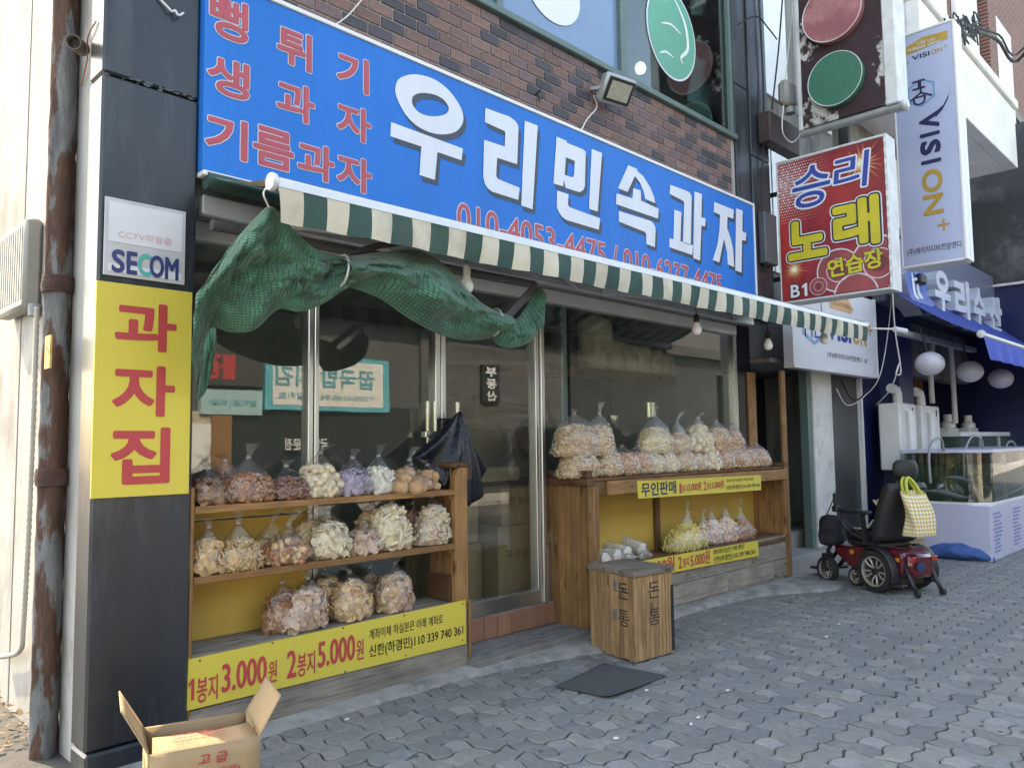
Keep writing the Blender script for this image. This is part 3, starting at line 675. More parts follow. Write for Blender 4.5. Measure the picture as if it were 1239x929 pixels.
b = MB(); b.bar(A_+Vector((0, -.028, -.012)), B_+Vector((0, -.028, -.012)), .012, .028); b.build('valance_strip', BARM, aw)
MB().box(XB0+.02, 8.05, 4.14, 4.199, 2.82, 2.93, bev=.008).build('back_bar', BARM, aw); MB().tube([(XB0, 4.06, 2.98), (8.05, 4.06, 2.98)], .048, 12).build('roller', STG, aw, smooth=True)
for xx, sg in ((2.25, 1), (4.95, -1), (5.3, 1), (7.55, -1)):   # folded arms
    f = (xx-FXL)/(FXR-FXL); fr = A_.lerp(B_, f); el = Vector((xx+sg*.62, 3.72, 2.80)); sh = Vector((xx, 4.12, 2.84))
    b = MB(); b.bar(sh, el, .045, .055, bev=.006); b.build('arm', BARM, aw); b = MB(); b.bar(el+Vector((0, 0, .0)), fr+Vector((sg*.12, .06, .0)), .04, .05, bev=.006); b.build('arm', BARM, aw)
    MB().lathe([(.04, -.035), (.045, 0), (.04, .035)], Matrix.Translation(el), 12).build('elbow', DARKMETAL, aw, smooth=True)
# cable tray & pipes under the awning
b = MB(); b.tube([(1.8, 3.98, 2.72), (4.3, 3.98, 2.74)], .03, 10); tag(b.build('rolled_sheet', mat('grey_sheet', (.10, .10, .095), .6, var=.3), smooth=True), 'dark rolled sheet lying along the wall under the awning', 'roll')

# ================================================================== bulbs
BULB = mat('bulb_glass', (.80, .79, .74), .25, var=.02, coat=.4)
def bulb(px, py, k, label, sc=1.0):
    c = PY(px, py, k); t = thing('light_bulb', label, 'light bulb', c, 'bulbs hung under the awning', local=True)
    MB().lathe([(.006, -.048), (.024, -.043), (.035, -.025), (.038, -.005), (.033, .018), (.023, .038), (.019, .05)], None, 18).build('globe', BULB, t, smooth=True)
    MB().lathe([(.02, .05), (.021, .055), (.021, .10), (.012, .115)], None, 14).build('socket', BULBS, t, smooth=True)
    MB().tube([(0, 0, .11), (.004, .01, .2), (0, .02, .34)], .004, 6).build('cord', CABLE_B, t)
    t.scale = (sc, sc, sc); return t
BULBS = mat('bulb_socket', (.62, .6, .55), .5)
bulb(565, 345, 3.50, 'white light bulb under the awning beside the green net', 1.08)
BULBS = BLACK
bulb(843, 398, 3.50, 'white light bulb hanging in front of the right shop window', 1.1)
bulb(929.5, 417, 3.50, 'white light bulb hanging in front of the dark right pillar', 1.1)
bulb(997.5, 410, 3.34, 'white light bulb hanging before the white banner at the awning end', 1.1)

# ================================================================== green shade net
NET = bpy.data.materials.new('green_shade_net'); NET.use_nodes = True
nt = NET.node_tree; p = nt.nodes['Principled BSDF']; L = nt.links.new
p.inputs['Roughness'].default_value = .75; p.inputs['Sheen Weight'].default_value = .3
uv = nd(nt, 'ShaderNodeTexCoord'); mp = nd(nt, 'ShaderNodeMapping'); mp.inputs['Scale'].default_value = (1, 1, 1); L(uv.outputs['UV'], mp.inputs[0])
bt = nd(nt, 'ShaderNodeTexBrick'); bt.inputs['Scale'].default_value = 1; bt.inputs['Mortar Size'].default_value = .13; bt.inputs['Mortar Smooth'].default_value = .4
bt.inputs['Brick Width'].default_value = 1.0; bt.inputs['Row Height'].default_value = .7; bt.offset = 0
bt.inputs['Color1'].default_value = (.042, .20, .115, 1); bt.inputs['Color2'].default_value = (.028, .145, .085, 1); bt.inputs['Mortar'].default_value = (.008, .035, .02, 1)
L(mp.outputs[0], bt.inputs[0])
nz = nd(nt, 'ShaderNodeTexNoise'); nz.inputs['Scale'].default_value = 9; oc = nd(nt, 'ShaderNodeTexCoord'); L(oc.outputs['Object'], nz.inputs['Vector'])
mr = nd(nt, 'ShaderNodeMapRange'); mr.inputs[1].default_value = .3; mr.inputs[2].default_value = .7; mr.inputs[3].default_value = .65; mr.inputs[4].default_value = 1.35; L(nz.outputs[0], mr.inputs[0])
sc = nd(nt, 'ShaderNodeVectorMath', operation='SCALE'); L(bt.outputs[0], sc.inputs[0]); L(mr.outputs[0], sc.inputs['Scale']); L(sc.outputs[0], p.inputs['Base Color'])
bp = nd(nt, 'ShaderNodeBump'); bp.inputs['Strength'].default_value = .8; bp.inputs['Distance'].default_value = .006; L(bt.outputs['Fac'], bp.inputs['Height']); bp.invert = True; L(bp.outputs[0], p.inputs['Normal'])
net = thing('shade_net', 'green woven shade net gathered up and hanging below the left half of the awning', 'net', (2.6, 3.6, 2.0))
def net_sheet(top, bot, fold, bulge, seed, nu=90, nv=50, side=None, uvs=(70, 40)):
    T = smooth_path([PY(x, y, k) for x, y, k in top], 8); Bm = smooth_path([PY(x, y, k) for x, y, k in bot], 8)
    def fn(s, t):
        p = sample(T, s).lerp(sample(Bm, s), t); e = math.sin(math.pi*min(1, max(0, t)))
        rn = lambda x_, y_: 1-2*abs(mnoise.noise((x_, y_, seed*3)))
        f = fold*(.45*(rn(s*6+t*2, t*3-s*2)-.6)+.25*(rn(s*13-t*3, t*7+s*4)-.6)+math.sin(s*13+seed+4*t)*.55+.22*math.sin(s*29+2*seed-3*t)+1.0*mnoise.noise((s*4+seed, t*2.6, seed))+.6*mnoise.noise((s*11, t*8, seed))+.3*mnoise.noise((s*25, t*17, seed)))
        ends = math.sin(math.pi*min(1, max(0.02, s)))**.5
        p.y += -bulge*e + f*e*(.4+.6*ends); p.z += .35*f*e
        if side: p.x += side*(1-s)**3*e
        return p
    b = MB(); b.grid(fn, nu, nv); b.uv = {k: (u*uvs[0], v*uvs[1]) for k, (u, v) in b.uv.items()}
    o = b.build('net_swag', NET, net, smooth='all'); m = o.modifiers.new('s', 'SOLIDIFY'); m.thickness = .004; return o
net_sheet([(318, 256, 3.42), (326, 250, 3.38), (334, 254, 3.38), (352, 274, 3.4), (380, 300, 3.42), (404, 309, 3.45), (420, 312, 3.46)],
          [(235, 472, 4.0), (252, 400, 3.9), (280, 402, 3.75), (308, 398, 3.66), (336, 374, 3.6), (362, 377, 3.55), (392, 366, 3.5), (420, 346, 3.46)], .075, .05, 1.3, 110, 64, side=-.16, uvs=(50, 36))
net_sheet([(245, 395, 3.98), (252, 392, 3.96), (262, 398, 3.92)], [(238, 484, 4.04), (246, 478, 4.02), (252, 462, 4.0)], .02, .02, 4.1, 16, 40, uvs=(5, 22))
net_sheet([(408, 312, 3.47), (430, 309, 3.45), (470, 304, 3.46), (505, 303, 3.47), (535, 318, 3.48), (560, 345, 3.49), (585, 368, 3.5), (606, 378, 3.5)],
          [(408, 344, 3.47), (430, 350, 3.44), (460, 362, 3.43), (492, 384, 3.43), (525, 402, 3.44), (555, 411, 3.46), (582, 411, 3.49), (606, 406, 3.5)], .06, .13, 2.2, 100, 40, uvs=(56, 21))
net_sheet([(592, 376, 3.5), (606, 379, 3.49), (622, 388, 3.48), (636, 372, 3.49), (646, 352, 3.5), (651, 347, 3.5)],
          [(592, 406, 3.5), (606, 419, 3.46), (624, 420, 3.45), (642, 412, 3.47), (651, 398, 3.49), (653, 372, 3.5)], .035, .07, 5.7, 50, 24, uvs=(20, 16))
TIE = mat('net_tie', (.05, .05, .055), .7)
for x, y, k in ((413, 328, 3.44), (598, 390, 3.46)):
    c = PY(x, y, k); b = MB(); pts = [c+Vector((.012*math.sin(a), .07*math.cos(a), .085*math.sin(a))) for a in [2*math.pi*i/14 for i in range(15)]]; b.tube(pts, .008, 6, caps=False); b.build('tie', mat('wire_tie', (.5, .5, .48), .4, .6), net, smooth='all')
c0, c1 = PY(612, 385, 3.46), PY(648, 346, 3.48); b = MB(); b.bar(c0, c1, .012, .05); b.build('hem_strap', TIE, net)
c0, c1, c2 = PY(418, 312, 3.49), PY(455, 298, 3.49), PY(505, 292, 3.5); b = MB(); b.tube(smooth_path([c0, c1, c2], 5), [.006]+[.018]*9+[.006], 8); b.build('hem_strap', TIE, net, smooth='all')
c0 = PY(326, 252, 3.38); b = MB(); b.tube(smooth_path([c0, c0+Vector((-.03, 0, .07)), c0+Vector((.02, 0, .12)), c0+Vector((.05, -.02, .08))], 6), .005, 6); b.build('hook', STEEL, net)

# ================================================================== floodlight on the brick band
fl = thing('floodlight', 'grey floodlight with square face mounted on the brick band above the sign', 'floodlight', PY(735, 110, 4.13))
c = PY(749, 111, 3.95); up = Vector((0, 0, 1))
nrm = Vector((-.15, -.78, -.55)).normalized(); ux = Vector((0, 0, 1)).cross(nrm).normalized(); uz = nrm.cross(ux)
Mf = Matrix(((ux.x, uz.x, nrm.x, c.x), (ux.y, uz.y, nrm.y, c.y), (ux.z, uz.z, nrm.z, c.z), (0, 0, 0, 1)))
GREYM = mat('grey_cast_metal', (.42, .43, .44), .45, .3, var=.1)
MB().box(-.17, .17, -.125, .125, -.07, 0, Mf, bev=.02).build('housing', GREYM, fl, smooth=True); MB().box(-.145, .145, -.10, .10, .001, .008, Mf).build('bezel', BLACK, fl)
MB().box(-.115, .115, -.075, .075, .009, .012, Mf).build('reflector', mat('led_reflector', (.42, .40, .32), .4, .2, var=.3, scale=60), fl)
for k in range(5): MB().box(-.15+k*.07, -.14+k*.07, -.10, .10, -.10, -.071, Mf).build('fin', GREYM, fl)
b = MB(); b.bar(c+Vector((-.12, .08, .02)), c+Vector((-.14, .19, .04)), .05, .03); b.build('bracket', GREYM, fl)
cable('lamp_lead', [c+Vector((-.14, .17, -.02)), PY(722, 130, 4.12), PY(710, 145, 4.11), PY(702, 161, 4.10)], .006, CABLE_W, 'white lead running from the floodlight down to the blue sign')
cable('lamp_lead', [PY(441, -4, 4.12), PY(425, 15, 4.12), PY(415, 24, 4.11), PY(404, 31, 4.10)], .005, CABLE_W, 'short white lead on the bricks above the left end of the sign')
c = PY(648, 115, 4.13); b = MB(); b.tube([c, c+Vector((0, -.05, .02)), c+Vector((.02, -.05, .05))], .008, 6); b.tube([c+Vector((0, -.02, .01)), c+Vector((.015, -.03, -.06))], .008, 6); tag(b.build('wall_hook', BLACK), 'small black hook fixed in the bricks above the white letters', 'hook')
# ================================================================== left display shelf
W_X = wood('stained_wood_x', (.30, .15, .058), 'x'); W_Z = wood('stained_wood_z', (.31, .155, .06), 'z'); W_Y = wood('stained_wood_y', (.28, .138, .055), 'y')
D_X = wood('dark_wood_x', (.15, .075, .035), 'x'); D_Y = wood('dark_wood_y', (.13, .062, .03), 'y'); D_Z = wood('dark_wood_z', (.15, .075, .035), 'z')
G_X = wood('grey_wood_x', (.27, .225, .175), 'x', .75, .12, .25)
YP = mat('yellow_panel', (.56, .36, .07), .6, var=.08, scale=2)
def part(t, name, m, *bx, bev=.003): 
    b = MB()
    for q in bx: b.box(*q, bev=bev)
    return b.build(name, m, t)
S1, S2, S3 = 1.237, .868, .472
ls = thing('display_shelf', 'three tier brown wooden shelf full of snack bags beside the dark corner pillar', 'shelf', (2.75, 4.28, 0))
for z, y1 in ((S1, 4.415), (S2, 4.415)):
    for k in range(2): part(ls, 'shelf_board', W_X, (1.80, 3.615, 4.13+k*.143, 4.27+k*.143, z-.024, z))
    part(ls, 'shelf_edge', W_X, (1.80, 3.612, 4.118, 4.129, z-.036, z+.002))
for k in range(3): part(ls, 'shelf_board', G_X, (1.80, 3.735, 4.135+k*.096, 4.228+k*.096, S3-.024, S3-.001+.001*k))
part(ls, 'post', W_Z, (1.776, 1.799, 4.125, 4.16, .16, 1.34)); part(ls, 'post', W_Z, (1.776, 1.799, 4.37, 4.41, .16, 1.34))
b = MB(); b.prism([(3.62, 4.128, .45), (3.735, 4.128, .45), (3.735, 4.128, 1.385), (3.66, 4.128, 1.385), (3.62, 4.128, 1.33)], (0, .04, 0)); b.build('post', W_Z, ls)
part(ls, 'post', W_Z, (3.62, 3.735, 4.36, 4.40, .45, 1.385))
for yy in (4.215, 4.285): part(ls, 'slat', W_Z, (3.66, 3.685, yy, yy+.05, .45, 1.385))
part(ls, 'cap_rail', D_Y, (3.60, 3.75, 4.13, 4.43, 1.388, 1.425)); part(ls, 'cap_rail', D_Y, (3.736, 3.762, 4.13, 4.43, 1.30, 1.386)); part(ls, 'side_board', D_Y, (3.60, 3.618, 4.17, 4.42, .474, .65))
part(ls, 'cleat', W_Y, (3.585, 3.617, 4.15, 4.40, S2-.065, S2-.026)); part(ls, 'cleat', W_Y, (3.585, 3.617, 4.15, 4.40, S1-.065, S1-.026))
part(ls, 'front_board', G_X, (1.785, 3.73, 4.128, 4.15, .03, .19)); part(ls, 'front_board', G_X, (1.785, 3.73, 4.132, 4.15, .195, .445))
part(ls, 'corner_strip', W_Z, (3.737, 3.757, 4.118, 4.16, .0, .47))
part(ls, 'back_panel', YP, (1.80, xa-.045, 4.418, 4.424, .474, 1.13)); part(ls, 'back_panel', YP, (1.80, xa-.045, 4.418, 4.424, 1.142, 1.225))
# price banner
def banner(name, label, q, k, m=YEL):
    tl, tr, br, bl = [PY(*p, k) for p in q]; t = thing(name, label, 'banner', ((tl.x+tr.x)/2, k, bl.z)); b = MB()
    b.prism([tl, tr, br, bl], (0, .004, 0)); b.build('sheet', m, t); return t
def zb1(p): return (220+p[0]/2.732, 550+p[1]/2.732)
BK = 4.114
t = banner('price_banner', 'long yellow price banner with red figures across the foot of the left shelf', [zb1((22, 676)), zb1((938, 479)), zb1((940, 624)), zb1((15, 846))], BK)
o1, o2 = PY(*zb1((20, 742)), BK-.001), PY(*zb1((46, 808)), BK-.001); figure_one(t, (o1.x, BK-.001, o2.z), (1, 0, 0), (0, 0, 1), o2.x-o1.x, o1.z-o2.z, REDINK)
for body, tl, br, m, bo in (('봉지', (50, 737), (118, 806), REDINK, .015), ('3.000', (133, 692), (280, 752), REDINK, .02), ('원', (287, 682), (314, 748), REDINK, .015), ('2', (348, 648), (378, 733), REDINK, .02),
                            ('봉지', (382, 657), (440, 722), REDINK, .015), ('5.000', (450, 618), (572, 676), REDINK, .02), ('원', (577, 612), (601, 674), REDINK, .015),
                            ('계좌이체 하실분은 아래 계좌로', (619, 577), (863, 557), BLACKINK, .004), ('신한(하경민)110 339 740 361', (619, 630), (930, 600), BLACKINK, .012)):
    px_text(t, body, zb1(tl), zb1(br), BK-.001, [(bo, m, .002)])
for a in ((60, 680), (300, 622), (533, 572), (735, 530), (930, 492), (540, 716), (740, 662), (928, 612)):
    c = PY(*zb1(a), BK-.002); MB().lathe([(.006, 0), (.004, .003)], Matrix.Translation(c) @ Matrix.Rotation(D2R(90), 4, 'X'), 8).build('pin', DARKMETAL, t)

# ================================================================== right display stand
rs = thing('display_stand', 'brown plank display stand with popcorn bags under the right shop window', 'stand', (6.7, 4.25, 0))
RX0, RX1, RY = 4.95, 8.43, 4.03
RT = 1.258; RL = PY(917, 653, RY).z+.004
yy = 4.05
while yy < 4.50:
    wd = rng.uniform(.045, .068); part(rs, 'plank', W_Z, (RX0+rng.uniform(-.002, .002), RX0+.02, yy, min(yy+wd-.004, 4.5), .0, 1.20)); yy += wd
part(rs, 'cap_rail', D_Y, (RX0-.03, RX0+.055, RY-.02, 4.515, 1.202, 1.262)); part(rs, 'cap_rail', D_Y, (RX0-.022, RX0+.05, RY-.01, 4.50, 1.265, 1.325))
xx = RX0-.005
for wd in (.05, .035, .05): part(rs, 'plank', W_Z, (xx, xx+wd-.003, RY-.012, RY+.012, .02, 1.20)); xx += wd
xov = PY(733, 585, RY).x
part(rs, 'top_beam', D_X, (RX0+.06, 6.0, RY, RY+.03, 1.125, 1.24)); part(rs, 'top_beam', W_X, (xov, RX1, RY-.028, RY-.002, 1.118, 1.232)); 
for k in range(3): part(rs, 'top_board', D_X, (RX0+.06, RX1, RY+.0+k*.145, RY+.142+k*.145, RT-.018, RT))
part(rs, 'edge_strip', D_X, (RX0+.06, 6.6, RY-.012, RY-.001, RT-.022, RT+.004))
for k in range(3): part(rs, 'shelf_board', D_X, (RX0+.03, RX1-.03, RY+.03+k*.12, RY+.147+k*.12, RL-.02, RL))
part(rs, 'front_lip', G_X, (RX0+.13, RX1, RY-.012, RY+.012, RL-.03, RL-.004)); part(rs, 'front_board', W_X, (RX0+.13, RX1-.06, RY+.001, RY+.02, RL-.2, RL-.032))
xj = PY(870, 700, RY).x
for i, (z0, z1, sp) in enumerate(((.075, .255, 7.1), (.26, .44, 6.6))):
    part(rs, 'front_board', G_X, (RX0+.13, sp-.002, RY-.006, RY+.018, z0, z1)); part(rs, 'front_board', G_X, (sp+.002, RX1-.06, RY-.007, RY+.018, z0, z1))
part(rs, 'front_board', D_X, (RX0+.13, RX1-.06, RY-.018, RY-.001, .443, .475))
part(rs, 'post', W_Z, (RX1-.058, RX1-.006, RY-.012, RY+.03, .05, 1.13)); part(rs, 'post', W_Z, (RX1-.004, RX1+.018, RY-.02, RY+.04, .05, 1.20))
yy = 4.07
while yy < 4.47:
    wd = .095; part(rs, 'plank', W_Z, (RX1-.03, RX1-.012, yy, min(yy+wd-.003, 4.48), RL, 1.22)); yy += wd
part(rs, 'cap_rail', D_Y, (RX1-.05, RX1+.03, RY-.02, 4.5, 1.262, 1.30))
part(rs, 'back_panel', YP, (RX0+.03, RX1-.03, 4.405, 4.411, RL+.001, 1.10)); part(rs, 'back_panel', YP, (RX0+.03, RX1-.03, 4.405, 4.411, 1.115, 1.235))
xq = PY(788, 630, 4.45).x; part(rs, 'post', D_Z, (xq-.035, xq+.035, 4.368, 4.403, RL+.001, 1.236))
part(rs, 'footing', CONC, (RX0+.2, RX1-.02, RY+.02, RY+.2, -.02, .07))
for o in [part(rs, 'padlock_hasp', STEEL, (RX0+.02, RX0+.06, RY-.035, RY-.014, .53, .60))]: pass
def zb2(p): return (640+p[0]/2.815, 480+p[1]/2.815)
k1 = RY-.034
t = banner('price_banner', 'yellow banner with navy and red lettering on the top beam of the right stand', [zb2((368, 287)), zb2((790, 266)), zb2((791, 317)), zb2((373, 347))], k1)
for body, tl, br, m, bo in (('무인판매', (382, 293), (502, 329), NAVYINK, .02), ('1', (512, 296), (520, 328), REDINK, .02), ('봉지', (521, 300), (540, 324), REDINK, .01), ('3.000원', (542, 292), (587, 318), REDINK, .02), ('2', (595, 288), (604, 318), REDINK, .02), ('봉지', (606, 293), (620, 316), REDINK, .01), ('5.000원', (622, 286), (664, 310), REDINK, .02),
                            ('계좌이체 하실분은 아래 계좌로', (672, 281), (765, 284), BLACKINK, .004), ('신한(하경민)110 339 740 361', (672, 302), (786, 308), BLACKINK, .008)):
    px_text(t, body, zb2(tl), zb2(br), k1-.001, [(bo, m, .002)])
t = banner('price_banner', 'yellow price banner along the lower shelf of the right stand', [zb2((300, 573)), zb2((780, 489)), zb2((783, 541)), zb2((300, 635))], k1)
for body, tl, br, m, bo in (('1봉지', (330, 580), (385, 612), REDINK, .015), ('3.000원', (392, 560), (497, 590), REDINK, .02), ('2', (508, 545), (522, 583), REDINK, .02), ('봉지', (524, 549), (546, 577), REDINK, .012), ('5.000원', (550, 533), (617, 565), REDINK, .02),
                            ('계좌이체 하실분은 아래 계좌로', (627, 520), (733, 517), BLACKINK, .004), ('신한(하경민)110 339 740 361', (627, 545), (770, 538), BLACKINK, .008)):
    px_text(t, body, zb2(tl), zb2(br), k1-.001, [(bo, m, .002)])
# tall planks at the end of the stand
for (p0, p1, k, lab) in (((903, 450), (921, 565), 4.42, 'upright brown plank behind the end of the right stand'), ((943, 448), (962, 692), 4.06, 'tall upright brown plank standing at the end of the right stand')):
    a, c = PY(*p0, k), PY(*p1, k); zz = 1.0 if k > 4.3 else .0
    tag(MB().box(a.x+.03, c.x-.06, k, k+.03, zz, a.z, bev=.004).build('upright_plank', W_Z), lab, 'plank')

# ================================================================== coin box
F0 = Vector((4.60, 3.345, 0)); fd = Vector((.975, -.10, 0)).normalized(); sd = Vector((-fd.y+.12, fd.x, 0)).normalized()
cbm = Matrix(((fd.x, sd.x, 0, F0.x), (fd.y, sd.y, 0, F0.y), (0, 0, 1, 0), (0, 0, 0, 1)))
cb = thing('coin_box', 'small slatted wooden box with black handwriting at the foot of the right stand', 'box', F0)
CWz = wood('pale_slat_z', (.37, .215, .105), 'z', .65, .2); CWx = wood('grey_lid_x', (.20, .15, .105), 'x', .7, .1, .2)
x = .0
while x < .42:
    wd = rng.uniform(.034, .055); MB().box(x, min(x+wd-.003, .425), 0, .018, .012, .595, cbm, bev=.003).build('slat', CWz, cb); x += wd
y = .02
while y < .50:
    wd = rng.uniform(.04, .06); MB().box(.001, .019, y, min(y+wd-.003, .50), .0+.02*max(0, y-.1)+rng.uniform(0, .02), .595, cbm, bev=.003).build('slat', CWz, cb); y += wd
y = .02
while y < .50: MB().box(.405, .424, y, y+.055, .01, .595, cbm, bev=.003).build('slat', CWz, cb); y += .058
for k in range(3): MB().box(-.012, .438, -.012+k*.176, .162+k*.176, .598, .632, cbm, bev=.004).build('lid_board', CWx, cb)
MB().box(.396, .4265, -.004, -.0005, .03, .5, cbm).build('black_tape', BLACK, cb)
for z in (.27, .48): MB().box(-.005, 0, .18, .225, z, z+.075, cbm, bev=.001).build('hinge', STEEL, cb)
U1, U2 = fd, -sd; Z3 = Vector((0, 0, 1))
for ch, z in (('돈', .43), ('통', .24)):
    lettering(cb, ch, cbm @ Vector((.15, -.0005, z)), fd, Z3, .12, .115, [(-.004, BLACKINK, .002)], name='handwriting'); lettering(cb, ch, cbm @ Vector((-.0005, .17, z)), -sd, Z3, .11, .115, [(-.004, BLACKINK, .002)], name='handwriting')
# door mat
mq = [PZ(672, 832), PZ(730, 804), PZ(806, 819), PZ(740, 846)]; b = MB()
def mf(s, t):
    p = mq[0].lerp(mq[3], s).lerp(mq[1].lerp(mq[2], s), t); p.z = .006+.002*mnoise.noise((p.x*4, p.y*4, 0))+(.02*max(0, s-.85)/.15*(1-t)**2); return p
b.grid(mf, 24, 20); o = b.build('door_mat', mat('mat_rubber', (.085, .088, .09), .95, var=.35, scale=60, bump=1.0, bscale=220), smooth='all'); o.modifiers.new('s', 'SOLIDIFY').thickness = .007
tag(o, 'dark grey ribbed door mat lying on the pavers in front of the doorstep', 'mat')
# litter
for i, (x, y) in enumerate(((788, 820), (745, 893), (845, 868), (836, 876), (782, 835), (1015, 755), (880, 835), (640, 800), (420, 870), (1000, 770))):
    c = PZ(x, y, .004); b = MB(); n = 6; b.prism([(c.x+rng.uniform(.008, .02)*math.cos(a*6.28/n), c.y+rng.uniform(.006, .015)*math.sin(a*6.28/n), c.z) for a in range(n)], (0, 0, .006)); tag(b.build('paper_scrap', mat('paper_white', (.75, .74, .72), .8)), 'tiny white scrap of litter on the grey pavers', 'litter', 'litter scraps on the pavement')

# ================================================================== cardboard box
CARD = mat('cardboard', (.36, .245, .135), .85, var=.08, scale=8, bump=.08, bscale=200); CARDI = mat('cardboard_inside', (.40, .33, .25), .88, var=.06, scale=8)
ch_ = thing('cardboard_box', 'open brown cardboard box with red print standing before the corner pillar', 'box', (1.5, 3.45, 0))
H = .345; B0 = Vector((1.265, 3.275, 0)); fx = Vector((.40, -.135, 0)); fy = Vector((.105, .33, 0)); Zv = Vector((0, 0, H))
def panel(name, a, b_, c, d, m=None, nrm=None, sag=0):
    a, b_, c, d = map(Vector, (a, b_, c, d)); n = (b_-a).cross(d-a).normalized()*.004; m_ = MB()
    def fn(s, t): p = a.lerp(b_, s).lerp(d.lerp(c, s), t); return p + n*(sag*90*math.sin(math.pi*s)*t)
    m_.grid(fn, 6, 6); o = m_.build(name, CARD, ch_, smooth='all'); md = o.modifiers.new('s', 'SOLIDIFY'); md.thickness = .005; return o
panel('front_wall', B0, B0+fx, B0+fx+Zv, B0+Zv); panel('back_wall', B0+fy, B0+fx+fy, B0+fx+fy+Zv, B0+fy+Zv, sag=.06)
panel('side_wall', B0, B0+fy, B0+fy+Zv, B0+Zv); panel('side_wall', B0+fx, B0+fx+fy, B0+fx+fy+Zv, B0+fx+Zv); panel('bottom', B0+Vector((0, 0, .006)), B0+fx+Vector((0, 0, .006)), B0+fx+fy+Vector((0, 0, .006)), B0+fy+Vector((0, 0, .006)))
fxn, fyn = fx.normalized(), fy.normalized()
T0, T1, T2, T3 = B0+Zv, B0+fx+Zv, B0+fx+fy+Zv, B0+fy+Zv
fl_l = -fxn*.10+Vector((0, 0, .17)); panel('flap', T0, T3, T3+fl_l+fyn*.0, T0+fl_l+fyn*.05)
fl_r = fxn*.085+Vector((0, 0, .15)); panel('flap', T1, T2, T2+fl_r-fyn*.02, T1+fl_r)
fl_f = fyn*.16+Vector((0, 0, .012)); panel('flap', T0+fxn*.01, T1-fxn*.01, T1+fl_f-fxn*.02, T0+fl_f+fxn*.02, sag=-.03)
fl_b = fyn*.03-Vector((0, 0, .16)); panel('flap', T3+fxn*.01, T2-fxn*.01, T2+fl_b-fxn*.02, T3+fl_b+fxn*.02)
nf = fxn.cross(Vector((0, 0, 1)))
RI = mat('box_red_ink', (.42, .03, .05), .6); GI = mat('box_green_ink', (.10, .22, .06), .6)
lettering(ch_, '고 급', B0+fxn*.18+nf*.001+Vector((0, 0, .272)), fxn, Vector((0, 0, 1)), .11, .042, [(.012, RI, .010)], shear=.1); lettering(ch_, '한과(국과자)', B0+fxn*.10+nf*.001+Vector((0, 0, .205)), fxn, Vector((0, 0, 1)), .24, .048, [(.012, RI, .010)], shear=.1)
sn = -fyn; lettering(ch_, '특별제과', T3-fyn*.09+Vector((0, 0, -.115))+(-fxn)*.001, -fyn, Vector((0, 0, 1)), .16, .04, [(.015, GI, .010)]); lettering(ch_, '제품명', T3-fyn*.12+Vector((0, 0, -.165))+(-fxn)*.001, -fyn, Vector((0, 0, 1)), .10, .035, [(.01, GI, .010)])
ff = (fl_f).normalized()
for k, s_ in enumerate(('보관상주의사항및취급', '제품을 습기가 없는 곳에', '보관하여 주십시오')):
    lettering(ch_, s_, T0+fxn*.09+fl_f*(.62-.2*k)+Vector((0, 0, .006)), fxn, fl_f.normalized(), .20, .018, [(.010, RI, .009)])

# ================================================================== snack bags
FILM = film('clear_film', .02); FILMW = film('frosted_film', .11)
def snackmat(n, c, c2=None, r=.6): return mat('snack_'+n, c, r, var=.25, scale=26, bump=.25, bscale=120, col2=c2, mix=.75, mscale=32, mlo=.42, mhi=.6)
SN = {'redbrown': snackmat('redbrown', (.20, .06, .025), (.36, .14, .06)), 'brown': snackmat('brown', (.24, .11, .05), (.42, .24, .12)), 'nut': snackmat('nut', (.34, .13, .05), (.52, .26, .11)),
      'beige': snackmat('beige', (.60, .37, .17), (.74, .54, .30)), 'cream': snackmat('cream', (.70, .54, .34), (.80, .70, .52)), 'purple': snackmat('purple', (.30, .22, .32), (.55, .48, .56)), 'white': snackmat('white', (.72, .67, .56), (.8, .76, .68)),
      'tan': snackmat('tan', (.50, .28, .14), (.58, .38, .22)), 'gold': snackmat('gold', (.56, .34, .12), (.70, .52, .28)), 'pinkish': snackmat('pinkish', (.52, .33, .22), (.66, .48, .36)), 'popcorn': snackmat('popcorn', (.62, .36, .14), (.86, .66, .36)),
      'rice': snackmat('rice', (.80, .60, .32), (.86, .72, .44)), 'corn': snackmat('corn', (.58, .27, .08), (.78, .46, .17)), 'yellow': snackmat('yellow', (.74, .56, .10), (.80, .68, .26)), 'pink': snackmat('pink', (.72, .36, .36), (.78, .66, .5)), 'sesame': snackmat('sesame', (.55, .40, .25), (.72, .58, .40))}
